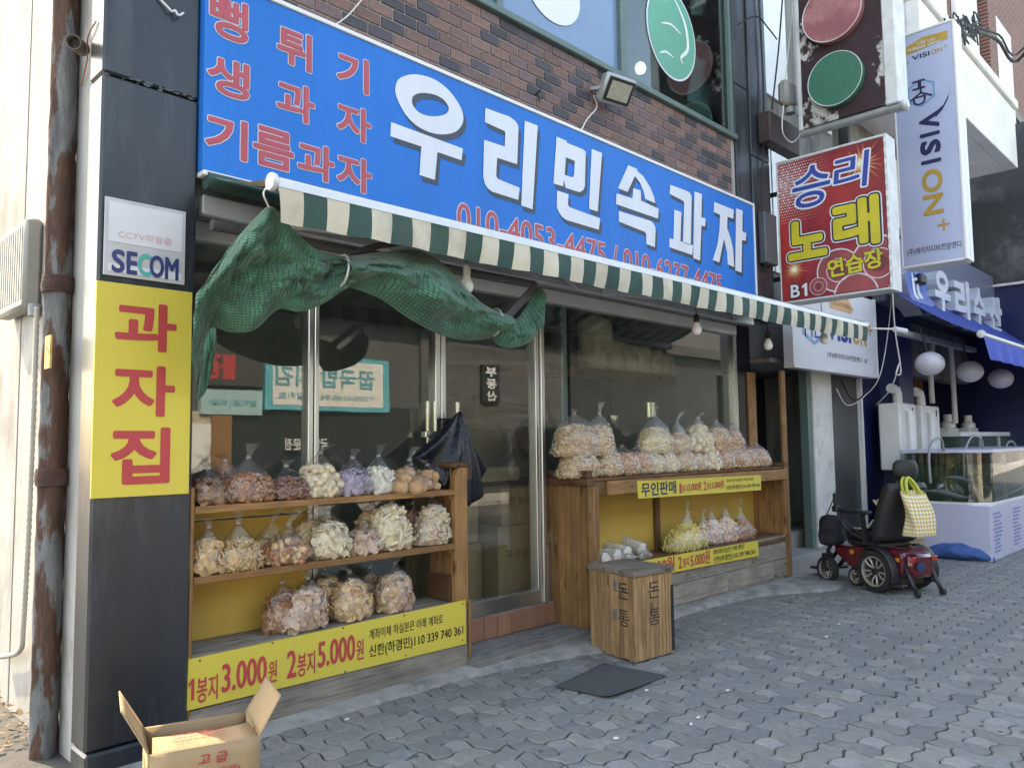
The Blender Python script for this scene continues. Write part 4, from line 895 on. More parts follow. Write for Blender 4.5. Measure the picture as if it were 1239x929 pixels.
def unit(kind, r):
    if kind == 'ball':
        t = (1+5**.5)/2; V_ = [(-1, t, 0), (1, t, 0), (-1, -t, 0), (1, -t, 0), (0, -1, t), (0, 1, t), (0, -1, -t), (0, 1, -t), (t, 0, -1), (t, 0, 1), (-t, 0, -1), (-t, 0, 1)]
        Fc = [(0,11,5),(0,5,1),(0,1,7),(0,7,10),(0,10,11),(1,5,9),(5,11,4),(11,10,2),(10,7,6),(7,1,8),(3,9,4),(3,4,2),(3,2,6),(3,6,8),(3,8,9),(4,9,5),(2,4,11),(6,2,10),(8,6,7),(9,8,1)]
        return [Vector(v).normalized()*r.uniform(.85, 1.15) for v in V_], Fc
    if kind == 'chip':
        n = 8; vs = [Vector((math.cos(2*math.pi*i/n), .8*math.sin(2*math.pi*i/n), .25*math.cos(2*math.pi*i/n)**2+s*.09)) for s in (-1, 1) for i in range(n)]
        return vs, [tuple(range(n))[::-1], tuple(range(n, 2*n))]+[(i, (i+1) % n, n+(i+1) % n, n+i) for i in range(n)]
    n = 6; k = 3.0 if kind == 'stick' else 1.5
    if kind == 'needle': k = 7.0
    vs = [Vector((s*k*.5, (1 if abs(s) < .9 else .82)*.5*math.cos(2*math.pi*i/n), .25*s*s*(kind == 'needle')*2+(1 if abs(s) < .9 else .82)*.5*math.sin(2*math.pi*i/n))) for s in (-1, 0, 1) for i in range(n)]
    return vs, [tuple(range(n))[::-1], tuple(range(2*n, 3*n))]+[(a*n+i, a*n+(i+1) % n, (a+1)*n+(i+1) % n, (a+1)*n+i) for a in (0, 1) for i in range(n)]
NB = [0]
def bag(base, w, d, h, kind, color, size, label, n=170, tail=.12, fm=None, lean=0.0, rz=0.0, dome=.62, cat='snack bag', group='bags of snacks on the shelves', color2=None):
    """tied plastic bag: snacks packed against the inside of a clear film, gathered neck and loose tail"""
    NB[0] += 1; r = random.Random(NB[0]*17+5); fm = fm or FILM
    t = thing('snack_bag', label, cat, base, group, rz, local=True)
    ph = r.uniform(0, 6.28); dome *= r.uniform(.82, 1.08); lean += r.uniform(-.02, .02)
    def R(v, a):   # v 0..1 over the filled height
        s = .84+.16*math.sin(min(1, v/.16)*1.5708) if v < .16 else 1-(1-dome)*((v-.16)/.84)**1.9
        e = 2.6; c, sn_ = math.cos(a), math.sin(a); k = (abs(c)**e+abs(sn_)**e)**(-1/e)
        wob = 1+.13*mnoise.noise((c*1.5+ph, sn_*1.5, v*2.5))
        return s*k*wob
    def pt(v, a, f=1.0):
        q = R(v, a)*f; return Vector((w/2*q*math.cos(a)+lean*v, d/2*q*math.sin(a), h*v))
    sb = MB(); two = color2 is not None
    for i in range(n):
        a = r.uniform(0, 6.283); v = r.uniform(.02, .86); f = r.uniform(.78, .93)
        if i % 4 == 0: v = .9; f = r.uniform(0, 1)**.5*.93
        c = pt(v, a, f)
        if i % 4 == 0: c.z = h*(.84+.15*(1-f*f)+r.uniform(-.03, .02))
        s = size*r.uniform(.75, 1.25); vs, fs = unit(kind, r)
        q = Matrix.Rotation(r.uniform(0, 6.28), 3, 'X') @ Matrix.Rotation(r.uniform(0, 6.28), 3, 'Y') @ Matrix.Rotation(r.uniform(0, 6.28), 3, 'Z')
        if kind != 'ball':      # lying against the film
            nv = Vector((math.cos(a)/w, math.sin(a)/d, .6*(v > .85)/h+.05)).normalized() if i % 4 else Vector((0, 0, 1))
            q = nv.to_track_quat('Z', 'Y').to_matrix() @ Matrix.Rotation(r.gauss(0, .38), 3, 'X') @ Matrix.Rotation(r.gauss(0, .38), 3, 'Y') @ Matrix.Rotation(r.uniform(0, 6.28), 3, 'Z')
        c.z = max(c.z, s*.5)
        sb.add([c+(q @ u)*s for u in vs], fs, 1 if two and r.random() < .45 else 0)
    core = MB(); core.grid(lambda s_, t_: pt(t_*.85+.01, s_*6.2832, .76 if t_ < 1 else 0), 14, 8); sb.add(core.v, core.f, 0)
    stuff(sb.build('snacks', [SN[color], SN[color2]] if two else SN[color], t, smooth='all' if kind == 'ball' else True, recalc=False))
    nk = h+.03+.09*w+tail*.25; lx = lean+r.uniform(-.02, .02); tw = r.uniform(-.04, .04)
    def fn(s_, t_):
        a = s_*6.2832
        if t_ <= .6:
            v = t_/.6; p = pt(v*.995+.003, a, 1.02); n_ = .006*mnoise.noise((math.cos(a)*4+ph, math.sin(a)*4, v*9)); return p+Vector((math.cos(a), math.sin(a), 0))*n_
        if t_ <= .82:
            v = (t_-.6)/.22; p = pt(.998, a, 1.02); e = Vector((lx, 0, nk)); pl = 1+.30*math.sin(a*7+ph)*v; p = p*(1+.10*v*math.sin(a*9+ph*2)*(1-v))
            k = (1-v)**1.25; return Vector((e.x+(p.x-e.x)*k+.012*math.cos(a)*pl*v, (p.y)*k+.012*math.sin(a)*pl*v, p.z+(nk-p.z)*v**.8))
        v = (t_-.82)/.18; rr = .012+.030*v*(1+.4*math.sin(a*3+ph)); return Vector((lx+tw*v*2.2+rr*math.cos(a), .35*rr*math.sin(a)-.03*v, nk+tail*.85*v-.25*tail*v*v))
    fb = MB(); fb.grid(fn, 30, 34); fb.uv = None; fb.build('plastic_film', fm, t, smooth='all', recalc=False)
    kb = MB(); kb.lathe([(.008, -.012), (.016, -.006), (.017, .004), (.009, .012)], Matrix.Translation((lx, 0, nk)), 10); kb.build('knot', FILMW, t, smooth=True)
    return t
def on(px, py, z, k): p = PY(px, py, k); return Vector((p.x, k, z+.002))
def rowbag(px, z, k, w, d, h, *a, **kw): p = PY(px, 640, k); return bag(Vector((p.x, k, z+.003)), w*1.11, d*1.05, h*1.12, *a, **kw)
f_, m_, bk_ = 4.215, 4.26, 4.335
rowbag(255, S1, f_, .20, .17, .12, 'chip', 'brown', .026, 'clear bag of brown round biscuits on the top shelf against the pillar', n=90, tail=.05)
rowbag(277, S1, bk_, .20, .14, .15, 'ball', 'redbrown', .014, 'clear bag of dark red-brown nuts at the back of the top shelf', n=150, tail=.06)
rowbag(300, S1, f_, .30, .2, .14, 'ball', 'nut', .013, 'wide clear bag of glossy red-brown nuts with tall twisted neck on the top shelf', n=330, tail=.13)
rowbag(348, S1, f_, .26, .19, .11, 'ball', 'redbrown', .012, 'low clear bag of dark crunchy nut clusters on the top shelf', n=260, tail=.06)
rowbag(384, S1, 4.23, .28, .2, .17, 'ball', 'cream', .024, 'clear bag of cream coloured puffed balls above the steel window post', n=120, tail=.08)
rowbag(424, S1, f_, .25, .18, .14, 'chip', 'purple', .02, 'clear bag of purple snack flakes on the top shelf', n=190, tail=.09)
rowbag(459, S1, f_, .25, .17, .14, 'stick', 'white', .026, 'clear bag of white rice sticks on the top shelf', n=80, tail=.12, rz=.2)
rowbag(492, S1, f_, .23, .19, .11, 'ball', 'tan', .05, 'clear bag of smooth brown buns on the top shelf', n=26, tail=.14)
rowbag(513, S1, 4.24, .15, .15, .10, 'ball', 'tan', .034, 'smaller clear bag of brown buns next to the shelf end post', n=24, tail=.06)
rowbag(249, S2, f_, .19, .17, .16, 'chip', 'beige', .027, 'clear bag of beige wafer chips on the middle shelf against the pillar', n=110, tail=.08)
rowbag(288, S2, f_, .28, .2, .14, 'needle', 'gold', .009, 'slack clear bag of golden thin crisps with long loose neck on the middle shelf', n=230, tail=.16)
rowbag(322, S2, bk_, .20, .13, .14, 'chip', 'gold', .02, 'half hidden clear bag of golden chips at the back of the middle shelf', n=90, tail=.14)
rowbag(346, S2, f_, .29, .2, .11, 'ball', 'nut', .021, 'slack clear bag of hazel coloured round biscuits before the yellow panel', n=120, tail=.16, color2='beige')
rowbag(376, S2, bk_, .22, .14, .19, 'chip', 'beige', .028, 'clear bag of beige round crackers behind the steel window post front', n=120, tail=.05)
rowbag(399, S2, f_, .25, .19, .18, 'chip', 'cream', .026, 'plump clear bag of pale yellow crackers on the middle shelf', n=170, tail=.06)
rowbag(440, S2, f_, .24, .18, .12, 'chip', 'pinkish', .032, 'low clear bag of pinkish brown discs on the middle shelf', n=80, tail=.03)
rowbag(449, S2, bk_, .22, .14, .21, 'ball', 'beige', .024, 'clear bag of beige knobbly crackers behind the pinkish discs', n=110, tail=.04)
rowbag(473, S2, f_, .27, .19, .25, 'stick', 'cream', .023, 'tall clear bag of white puffed rolls on the middle shelf', n=170, tail=.07)
rowbag(497, S2, bk_, .17, .13, .2, 'ball', 'brown', .02, 'clear bag of brown crackers at the back between two white bags', n=100, tail=.03)
rowbag(522, S2, f_, .27, .19, .23, 'barrel', 'sesame', .027, 'tall clear bag of sesame dotted rings beside the shelf end post', n=190, tail=.03)
rowbag(343, S3, 4.27, .24, .17, .19, 'chip', 'nut', .028, 'clear bag of brown wafers behind the leftmost bag of the bottom tier', n=130, tail=.05)
rowbag(368, S3, 4.205, .27, .18, .2, 'chip', 'pinkish', .027, 'leaning clear bag of pinkish wafer slices on the bottom tier', n=200, tail=.06, lean=.02)
rowbag(394, S3, 4.33, .24, .14, .22, 'chip', 'gold', .03, 'clear bag of golden crackers at the back of the bottom tier', n=110, tail=.04)
rowbag(425, S3, 4.22, .26, .18, .2, 'chip', 'beige', .027, 'clear bag of pale oval crackers in the middle of the bottom tier', n=190, tail=.06)
rowbag(448, S3, 4.34, .18, .13, .2, 'chip', 'brown', .025, 'clear bag of dark brown crackers at the back of the bottom tier', n=90, tail=.04)
rowbag(477, S3, 4.23, .27, .18, .2, 'chip', 'pinkish', .024, 'clear bag of swirled pink and cream crackers at the right of the bottom tier', n=210, tail=.09, color2='beige')

def zc(p): return (640+p[0]/2.816, 280+p[1]/2.816)
GR = 'bags of popped grain on the right stand'
def sbag(zx, z, k, w, h, color, size, label, n=300, tail=.06, lean=0, d=.2, kind='ball', **kw):
    p = PY(*zc((zx, 790)), k); n = int(n*1.5) if size < .015 and kind == 'ball' else n; return bag(Vector((p.x, k, z)), w, d, h, kind, color, size, label, n=n, tail=tail, fm=FILMW, lean=lean, group=GR, **kw)
lo = RT+.003
for zx, w_, c_, s_, lab in ((168, .46, 'popcorn', .011, 'lying bag of speckled popped grain with its knot sticking out over the stand end'), (262, .36, 'popcorn', .011, 'bottom bag of brown speckled popped grain under the tall left bags'), (322, .36, 'corn', .012, 'first bag of golden puffed corn lying beside the speckled grain'), (372, .36, 'corn', .012, 'second bag of golden puffed corn lying beside the white puffed rice'),
                            (412, .34, 'rice', .009, 'low bag of white puffed rice next to the golden corn bags'), (462, .36, 'rice', .009, 'low bag of white puffed rice under the tall white bag'), (515, .38, 'popcorn', .009, 'low bag of fine beige popped grain above the navy lettered banner'), (556, .3, 'popcorn', .009, 'narrow low bag of fine beige popped grain beside the round crackers'),
                            (605, .42, 'cream', .034, 'low bag of big round cream crackers on the stand'), (655, .4, 'corn', .011, 'low bag of orange puffed corn under the folded top bag'), (702, .4, 'corn', .011, 'low bag of orange puffed corn third from the stand end'), (736, .36, 'corn', .011, 'low bag of orange puffed corn second from the stand end'), (778, .42, 'corn', .012, 'low bag of orange puffed corn at the end of the stand by the upright plank')):
    hh = .205 if zx < 300 else .19
    sbag(zx, lo, 4.2, w_, hh, c_, s_, lab, n=340 if s_ < .02 else 70, tail=.015 if zx != 168 else .03, dome=.7, d=.26)
# long knotted tail pointing sideways from the first bag
up = lo+.18
sbag(163, up-.005, 4.22, .54, .26, 'popcorn', .011, 'big upper bag of speckled popped grain with twisted top, at the left of the stand', n=420, tail=.06, d=.25)
sbag(236, up, 4.19, .38, .25, 'popcorn', .011, 'upper bag of brown speckled popped grain with long tail leaning right', n=300, tail=.16, lean=.03)
sbag(430, up, 4.2, .50, .24, 'rice', .009, 'tall upper bag of white puffed rice with long upright tail', n=420, tail=.15, d=.24)
sbag(512, up-.01, 4.23, .46, .2, 'popcorn', .009, 'upper bag of fine beige popped grain with long upright tail', n=380, tail=.16, lean=-.03)
sbag(578, up, 4.19, .46, .25, 'cream', .036, 'upper bag of big round cream crackers with flopped tail', n=80, tail=.08)
sbag(642, up-.01, 4.2, .50, .25, 'corn', .011, 'upper bag of orange puffed corn with its top folded over', n=380, tail=.02)
sbag(697, up-.02, 4.22, .38, .23, 'corn', .011, 'narrow upper bag of orange puffed corn beside the folded bag', n=280, tail=.02)
ll = RL+.003
sbag(528, ll, 4.17, .66, .23, 'yellow', .012, 'yellow snack bag with two tall twisted tails on the lower shelf of the stand', n=330, tail=.16, kind='needle', d=.24, dome=.3)
sbag(588, ll, 4.25, .42, .20, 'yellow', .013, 'bag of pale yellow snacks squeezed between yellow and pink bags', n=230, tail=.10, dome=.3, color2='pink')
sbag(615, ll, 4.22, .44, .23, 'pink', .014, 'pink candy puff bag next to the pale yellow bag on the lower shelf', n=230, tail=.09, dome=.35, color2='cream')
sbag(663, ll, 4.2, .48, .24, 'pink', .015, 'bag of pink, white and yellow candy puffs beside the brown nuts', n=240, tail=.06, dome=.35, color2='yellow')
sbag(717, ll, 4.18, .48, .21, 'nut', .017, 'bag of brown peanuts with tall tail at the end of the lower shelf', n=200, tail=.17, dome=.3)
# packs of round rice crackers lying on the lower shelf
CR_ = mat('rice_cracker', (.72, .66, .55), .7, var=.2, scale=40, bump=.4, bscale=90)
for i, (x, y, L_, yy) in enumerate(((645, 672, .26, 4.13), (672, 664, .30, 4.17), (690, 660, .30, 4.22), (712, 660, .28, 4.26))):
    c = PY(640+{645: 590, 672: 685, 690: 765, 712: 880}[x]/6.633, 668, yy); t = thing('cracker_pack', ['clear pack of round white crackers nearest the stand side panel', 'clear pack of round crackers, second from the side panel', 'clear pack of round crackers, third from the side panel', 'clear pack of round crackers next to the dark back post'][i], 'snack pack', (c.x, yy, RL))
    Mr = Matrix.Translation((c.x, yy-.04, RL+.068)) @ Matrix.Rotation(D2R(-90), 4, 'X') @ Matrix.Rotation(D2R(8*i-10), 4, 'X')
    for k in range(9): MB().lathe([(.05, 0), (.060, .006), (.060, .02), (.05, .027)], Mr @ Matrix.Translation((rng.uniform(-.003, .003), 0, k*.03)), 16).build('cracker', CR_, t, smooth=True)
    MB().lathe([(.02, -.05), (.03, -.03), (.062, -.006), (.064, .02), (.064, .27), (.05, .29)], Mr, 18).build('plastic_film', FILMW, t, smooth=True)
# small folded plastic bag in front of the packs
c = PY(640+870/6.633, 560+715/6.633, 4.09); b = MB(); b.grid(lambda s, t_: Vector((c.x-.16+.32*s, 4.09+.05*math.cos(t_*6.28)*(.6+.4*math.sin(s*8)), RL+.045+.04*math.sin(t_*6.28)*(.6+.4*math.sin(s*8+1))+.02*mnoise.noise((s*9, t_*6, 2)))), 24, 16); b.uv = None
tag(b.build('crumpled_bag', FILMW, smooth='all', recalc=False), 'crumpled empty plastic bag lying before the round cracker packs', 'plastic bag')

# screw heads
SCM = MB().lathe([(.005, 0), (.0045, .0015), (.002, .002)], Matrix.Rotation(D2R(90), 4, 'X'), 8).mesh('screw', mat('screw_zinc', (.30, .29, .27), .4, .7))
for sx_, sz_, sy_, par in [(3.64, .55, 4.1275, ls), (3.715, .55, 4.1275, ls), (3.64, 1.25, 4.1275, ls), (3.715, 1.0, 4.1275, ls), (3.68, .8, 4.1275, ls)]+[(x_, z_, 4.1275, ls) for x_ in (1.9, 2.7, 3.6) for z_ in (.07, .15)]+[(x_, z_, RY-.0135, rs) for x_ in (4.97, 5.02, 5.06) for z_ in (.2, .7, 1.1)]+[(x_, z_, RY-.0075, rs) for x_ in (5.3, 6.5, 6.7, 7.0, 7.2, 8.2) for z_ in (.12, .21, .31, .4)]+[(x_, z_, RY-.0285, rs) for x_ in (5.5, 8.3) for z_ in (1.15, 1.2)]:
    link('screw', SCM, par, (sx_, sy_, sz_))
# black plastic bags hanging on the door side of the left shelf
BPL = mat('black_bag_plastic', (.012, .014, .022), .28, var=.3, scale=12, bump=.9, bscale=26)
b = MB(); pk = PY(556, 498, 4.33)
botp = smooth_path([PY(486, 562, 4.30), PY(510, 556, 4.30), PY(540, 600, 4.27), PY(566, 612, 4.28), PY(582, 598, 4.30), PY(586, 566, 4.33)], 8)
b.grid(lambda s, t_: (pk+Vector((.03*(s-.5), 0, 0))).lerp(sample(botp, s), t_)+Vector((0, -.07*math.sin(math.pi*t_)*math.sin(math.pi*s)+.03*math.sin(s*30)*t_, .03*math.sin(s*17)*t_*(1-t_)-.10*t_*(1-t_))), 60, 20); b.uv = None
o = b.build('black_bag', BPL, smooth='all'); o.modifiers.new('s', 'SOLIDIFY').thickness = .003; tag(o, 'black plastic bag hung from the door lock over the end of the left shelf', 'plastic bag')

# ================================================================== inside the shop
CARD2 = mat('stacked_cardboard', (.42, .29, .16), .85, var=.1, scale=5)
def ibox(x0, x1, y0, y1, z0, z1, label, txt=None):
    t = thing('stacked_carton', label, 'carton', ((x0+x1)/2, (y0+y1)/2, z0), 'cartons stacked behind the glass door'); MB().box(x0, x1, y0, y1, z0, z1, bev=.006).build('carton', CARD2, t)
    MB().box(x0, x1, y0-.001, y0-.0005, (z0+z1)/2-.02, (z0+z1)/2+.02).build('tape', mat('brown_tape', (.36, .25, .13), .3), t)
    if txt: lettering(t, txt, (x0+.08, y0-.002, z0+(z1-z0)*.55), (1, 0, 0), (0, 0, 1), (x1-x0)*.6, .07, [(.01, mat('carton_ink', (.2, .07, .05), .7), .001)])
xs = PY(600, 650, 4.75).x
ibox(xs, xs+.62, 4.72, 5.15, .25, .86, 'largest carton with red print standing behind the glass door', '국산과자'); ibox(xs+.06, xs+.56, 4.74, 5.12, .862, 1.17, 'carton with dark print on top of the largest carton', '유정과'); ibox(xs-.52, xs-.02, 4.9, 5.3, .25, .72, 'lower plain carton left of the largest carton'); ibox(xs-.48, xs-.04, 4.92, 5.28, .722, 1.22, 'plain carton on top of the lower carton by the door'); ibox(xs-.40, xs+.50, 4.95, 5.35, 1.222, 1.34, 'flat carton lying across the top of the cartons')
# shelf with big sacks of puffed snacks at the back right
st = thing('inner_shelf', 'wooden wall shelf holding big sacks inside the right window', 'shelf', (6.8, 5.9, 2.2))
zs = PY(745, 452, 5.4).z
MB().box(5.35, 8.25, 5.3, 5.75, zs-.05, zs).build('board', W_X, st); MB().box(5.35, 8.25, 5.28, 5.3, zs-.10, zs+.02).build('edge', D_X, st)
SACK = mat('sack_plastic', (.74, .66, .52), .45, var=.25, scale=12, bump=.5, bscale=18)
for i, px in enumerate((722, 741, 757, 772, 787, 803, 820, 836, 852, 868)):
    c = PY(px, 430, 5.5); hh = (.62 if i == 0 else .36)+rng.uniform(-.03, .05); ww = .24 if i == 0 else .16; b = MB(); sd_ = i*3.1
    b.grid(lambda s, t_: Vector((c.x+ww*(1+.08*mnoise.noise((s*9, t_*3, sd_)))*math.cos(s*6.2832)*min(1, (1-abs(2*t_-1)**5)+.25), 5.52+.17*math.sin(s*6.2832)*min(1, (1-abs(2*t_-1)**5)+.25)+.012*mnoise.noise((s*14, t_*8, sd_)), zs+.002+hh*t_)), 22, 10); b.uv = None
    tag(b.build('snack_sack', SACK, smooth='all'), ['tall stout sack at the end of the inner shelf', 'small beige snack sack standing in the row on the inner wall shelf'][min(i, 1)], 'sack', 'sacks on the inner shelf')
STL = mat('bright_steel', (.75, .72, .62), .22, 1, var=.1)
for px, py, r, lab in ((564, 0, 0, ''),):
    pass
for px0, px1, y0, y1, lab in ((779, 791, 487, 506, 'shiny steel pot hanging inside the right window'), (736, 746, 503, 519, 'smaller shiny steel pot hanging inside the right window')):
    a, c = PY(px0, y0, 5.2), PY(px1, y1, 5.2); rr = (c.x-a.x)/2; b = MB(); b.lathe([(rr*.9, 0), (rr, .01), (rr, a.z-c.z), (rr*.95, a.z-c.z)], Matrix.Translation(((a.x+c.x)/2, 5.2, c.z)), 18); t = thing('steel_pot', lab, 'pot', ((a.x+c.x)/2, 5.2, c.z)); b.build('pot_body', STL, t, smooth=True)
    MB().tube([((a.x+c.x)/2, 5.2, a.z), ((a.x+c.x)/2, 5.25, zs-.06)], .008, 6).build('hanger', DARKMETAL, t)
# a work counter with machine shapes deep in the room
t = thing('work_counter', 'dim steel work counter at the back of the shop room', 'counter', (6.6, 6.9, .245)); MB().box(5.4, 8.0, 6.6, 7.3, 1.02, 1.08, bev=.01).build('counter_top', STEEL, t); MB().box(5.45, 7.95, 6.65, 7.25, .245, 1.02).build('cabinet', mat('counter_grey', (.2, .2, .2), .6), t)
t = thing('puffing_machine', 'dark snack puffing machine behind the popcorn bags', 'machine', (6.2, 5.9, .245)); MB().lathe([(.22, .245), (.24, .9), (.3, 1.1), (.28, 1.35), (.1, 1.5)], Matrix.Translation((6.1, 6.0, 0)), 18).build('drum', DARKMETAL, t, smooth=True); b = MB(); b.bar((6.1, 6.0, 1.4), (5.7, 5.8, 1.75), .05, .05); b.build('lever', DARKMETAL, t)
t = thing('tan_board', 'tan board leaning at the back of the shop room', 'board', (7.8, 7.6, .245)); MB().box(7.3, 8.2, 7.9, 7.95, .245, 2.2).build('board', mat('tan_board', (.36, .27, .15), .7), t)
# ================================================================== projecting signs on the right
def face(X, yin, yout, z0, z1):
    def F(u, v, lift=0.0): return Vector((X-lift, yin+(yout-yin)*u, z0+(z1-z0)*v))
    return F
NY = Vector((0, -1, 0)); ZZ = Vector((0, 0, 1))
def ftext(t, F, body, u0, u1, v0, v1, layers, shear=0, rise=0.0, name='lettering'):
    a = F(u0, v0); w_ = abs(F(u1, v0).y-a.y); h_ = F(u0, v1).z-a.z; U = (NY*w_+ZZ*rise).normalized() if rise else NY
    return lettering(t, body, a, U, ZZ if not rise else Vector((-1, 0, 0)).cross(U), w_, h_, layers, shear, name=name)
def fdisc(t, F, name, m, u, v, r, lift, n=36, inner=0, depth=.0):
    c = F(u, v, lift); loops = [[(r*math.cos(2*math.pi*i/n), r*math.sin(2*math.pi*i/n)) for i in range(n)]]
    if inner: loops.append([(inner*math.cos(2*math.pi*i/n), inner*math.sin(2*math.pi*i/n)) for i in range(n)])
    vs, fs = fill_loops(loops); b = MB(); b.add([(c.x, c.y-v_.x, c.z+v_.y) for v_ in vs], fs); o = b.build(name, m, t, recalc=False); return o
# --- karaoke practice room sign
X1 = 8.56; q = [PX(940.6, 200, X1), PX(1068.6, 162, X1), PX(945.4, 366, X1), PX(1075.7, 348, X1)]
yi, yo, z0, z1 = q[0].y, q[1].y, q[2].z, q[0].z
ks = thing('projecting_sign', 'red square projecting sign with yellow outlined letters hanging over the awning end', 'sign', (X1, (yi+yo)/2, z0))
KR = mat('sign_red', (.26, .014, .022), .4, var=.55, scale=1.6, col2=(.42, .035, .03), mix=.8, mscale=1.8, mlo=.4, mhi=.65)
MB().box(X1, X1+.24, yo, yi, z0, z1, bev=.004).build('face', KR, ks)
SWH = mat('worn_white_metal', (.62, .62, .61), .5, .1, var=.15, scale=5, col2=(.35, .27, .2), mix=.5, mscale=6, mlo=.56, mhi=.7)
for bx in ((X1-.012, X1+.25, yo-.03, yo-.001, z0-.03, z1+.03), (X1-.012, X1+.25, yi+.001, yi+.014, z0-.03, z1+.03), (X1-.012, X1+.25, yo-.001, yi+.001, z1+.001, z1+.03), (X1-.012, X1+.25, yo-.001, yi+.001, z0-.022, z0-.001)):
    MB().box(*bx, bev=.004).build('frame', SWH, ks)
for k in range(14):
    MB().box(X1-.02, X1-.0125, yo-.022, yo-.004, z0+.05+k*(z1-z0)/14, z0+.10+k*(z1-z0)/14).build('clip', WHITE, ks)
F = face(X1, yi, yo, z0, z1)
DOTS = mat('dot_pink', (.62, .40, .40), .45); DOTW = mat('dot_white', (.75, .68, .68), .45); SPK = mat('speaker_dark', (.20, .03, .035), .4); RING = mat('speaker_ring', (.66, .58, .58), .35); CONE = mat('speaker_cone', (.33, .06, .06), .45, var=.3, scale=4)
bA, bB = MB(), MB(); n = 8
for i in range(26):
    for j in range(22):
        u, v = .01+i*.0245+(j % 2)*.012, .995-j*.0205; dd = math.hypot(u-.05, (v-.84)*1.25)
        s = .0165*(1-dd/.58)
        if s < .003 or u > .62: continue
        c = F(u, v, .002); (bA if (i*7+j*3) % 5 > 1 or dd > .25 else bB).add([(c.x, c.y+s*math.cos(6.283*k/n), c.z+s*math.sin(6.283*k/n)) for k in range(n)], [tuple(range(n))])
stuff(bA.build('halftone_dots', DOTS, ks)); stuff(bB.build('halftone_dots', DOTW, ks))
SPARK = [mat('spark_pale', (.85, .80, .55), .5), mat('spark_gold', (.72, .42, .20), .5), mat('spark_orange', (.52, .14, .07), .5)]
rr = random.Random(9)
for (u, v, R_) in ((.80, .86, .26), (.13, .22, .17)):
    for lay, sc_ in ((2, 1.0), (1, .62), (0, .34)):
        c = F(u, v, .003+.0015*(2-lay)); N_ = 44; pts = []
        for k in range(N_):
            r_ = R_*sc_*(rr.uniform(.55, 1.15) if k % 2 == 0 else .38); a = 2*math.pi*k/N_; yy_ = min(yi-.01, max(yo+.01, c.y-r_*math.cos(a))); zz_ = min(z1-.01, max(z0+.01, c.z+r_*math.sin(a))); pts.append((c.x, yy_, zz_))
        b = MB(); b.add(pts+[tuple(c)], [(k, (k+1) % N_, N_) for k in range(N_)]); b.build('spark_burst', SPARK[lay], ks)
for si, (u, v, r) in enumerate(((.55, .165, .24), (.91, .17, .30), (.70, -.02, .24), (.36, .075, .10))):
    for nm, m, r_, inn, l in (('speaker_rim', RING, r, r*.93, .0062), ('speaker_cone', CONE, r*.90, 0, .005), ('speaker_ring', RING, r*.55, r*.51, .0066), ('speaker_cap', SPK, r*.30, 0, .0068)):
        if v < .05 and nm in ('speaker_cap', 'speaker_ring'): continue
        c = F(u, v, .0040+si*.0016+(l-.005)*.45); b = MB(); n = 40; lo_ = []; li = []
        for k in range(n):
            a = 2*math.pi*k/n; f = lambda rr_: (c.x, min(yi-.008, max(yo+.008, c.y-rr_*math.cos(a))), max(z0+.008, c.z+rr_*math.sin(a))); lo_.append(f(r_)); li.append(f(inn))
        b.add(lo_+li, [(k, (k+1) % n, n+(k+1) % n, n+k) for k in range(n)]); b.build(nm, m, ks)
YL = mat('sign_yellow', (.62, .50, .03), .4); BLU = mat('sign_cobalt', (.03, .06, .32), .4)
ftext(ks, F, '승', .12, .49, .64, .93, [(.012, BLU, .012), (.05, WHITEINK, .010)], shear=.12); ftext(ks, F, '리', .53, .84, .70, .94, [(.012, BLU, .012), (.05, WHITEINK, .010)], shear=.12)
for s_, u0, u1, v0, v1 in (('노', .08, .46, .28, .56), ('래', .52, .94, .30, .63)): ftext(ks, F, s_, u0, u1, v0, v1, [(.045, YL, .0140), (.078, BLACKINK, .0125), (.1, WHITEINK, .0110)])
ftext(ks, F, '연습장', .46, .96, .115, .245, [(.03, YL, .0140), (.06, BLACKINK, .0125)], rise=.04); ftext(ks, F, 'B', .09, .18, .02, .11, [(.02, WHITEINK, .0140), (.07, BLACKINK, .0125)]); figure_one(ks, F(.195, .02, .0), NY, ZZ, abs(yo-yi)*.075, (z1-z0)*.09, WHITEINK, .014)
b = MB(); b.tube([(X1+.12, yi+.03, z1-.3), (X1+.12, 4.3, z1-.3)], .03, 8); b.build('bracket', DARKMETAL, ks); b = MB(); b.tube([(X1+.12, yi+.03, z0+.3), (X1+.12, 4.3, z0+.3)], .03, 8); b.build('bracket', DARKMETAL, ks)
# --- rusty sign with round discs
X2 = 8.5; zb2_ = PX(972, 156, X2).z; yi2, yo2 = PX(972, 150, X2).y, PX(1072, 127, X2).y
rsn = thing('disc_sign', 'rusty peeling sign box with faded red and green round discs', 'sign', (X2, 3.2, zb2_))
RSM = mat('peeling_sign_face', (.045, .022, .026), .75, .1, var=.3, scale=6, bump=.4, bscale=20, col2=(.55, .53, .49), mix=.95, mscale=1.5, mlo=.53, mhi=.56)
MB().box(X2, X2+.28, yo2, yi2, zb2_, zb2_+2.4).build('face', RSM, rsn)
for bx in ((X2-.02, X2+.3, yo2-.13, yo2-.001, zb2_-.02, zb2_+2.4), (X2-.02, X2+.3, yi2+.001, yi2+.05, zb2_-.02, zb2_+2.4)): MB().box(*bx, bev=.01).build('frame', SWH, rsn)
MB().tube([(X2+.06, yi2+.05, zb2_-.04), (X2+.06, yo2-.16, zb2_-.04)], .05, 12).build('lower_rail', mat('old_aluminium', (.33, .33, .32), .5, .5, var=.25), rsn, smooth=True)
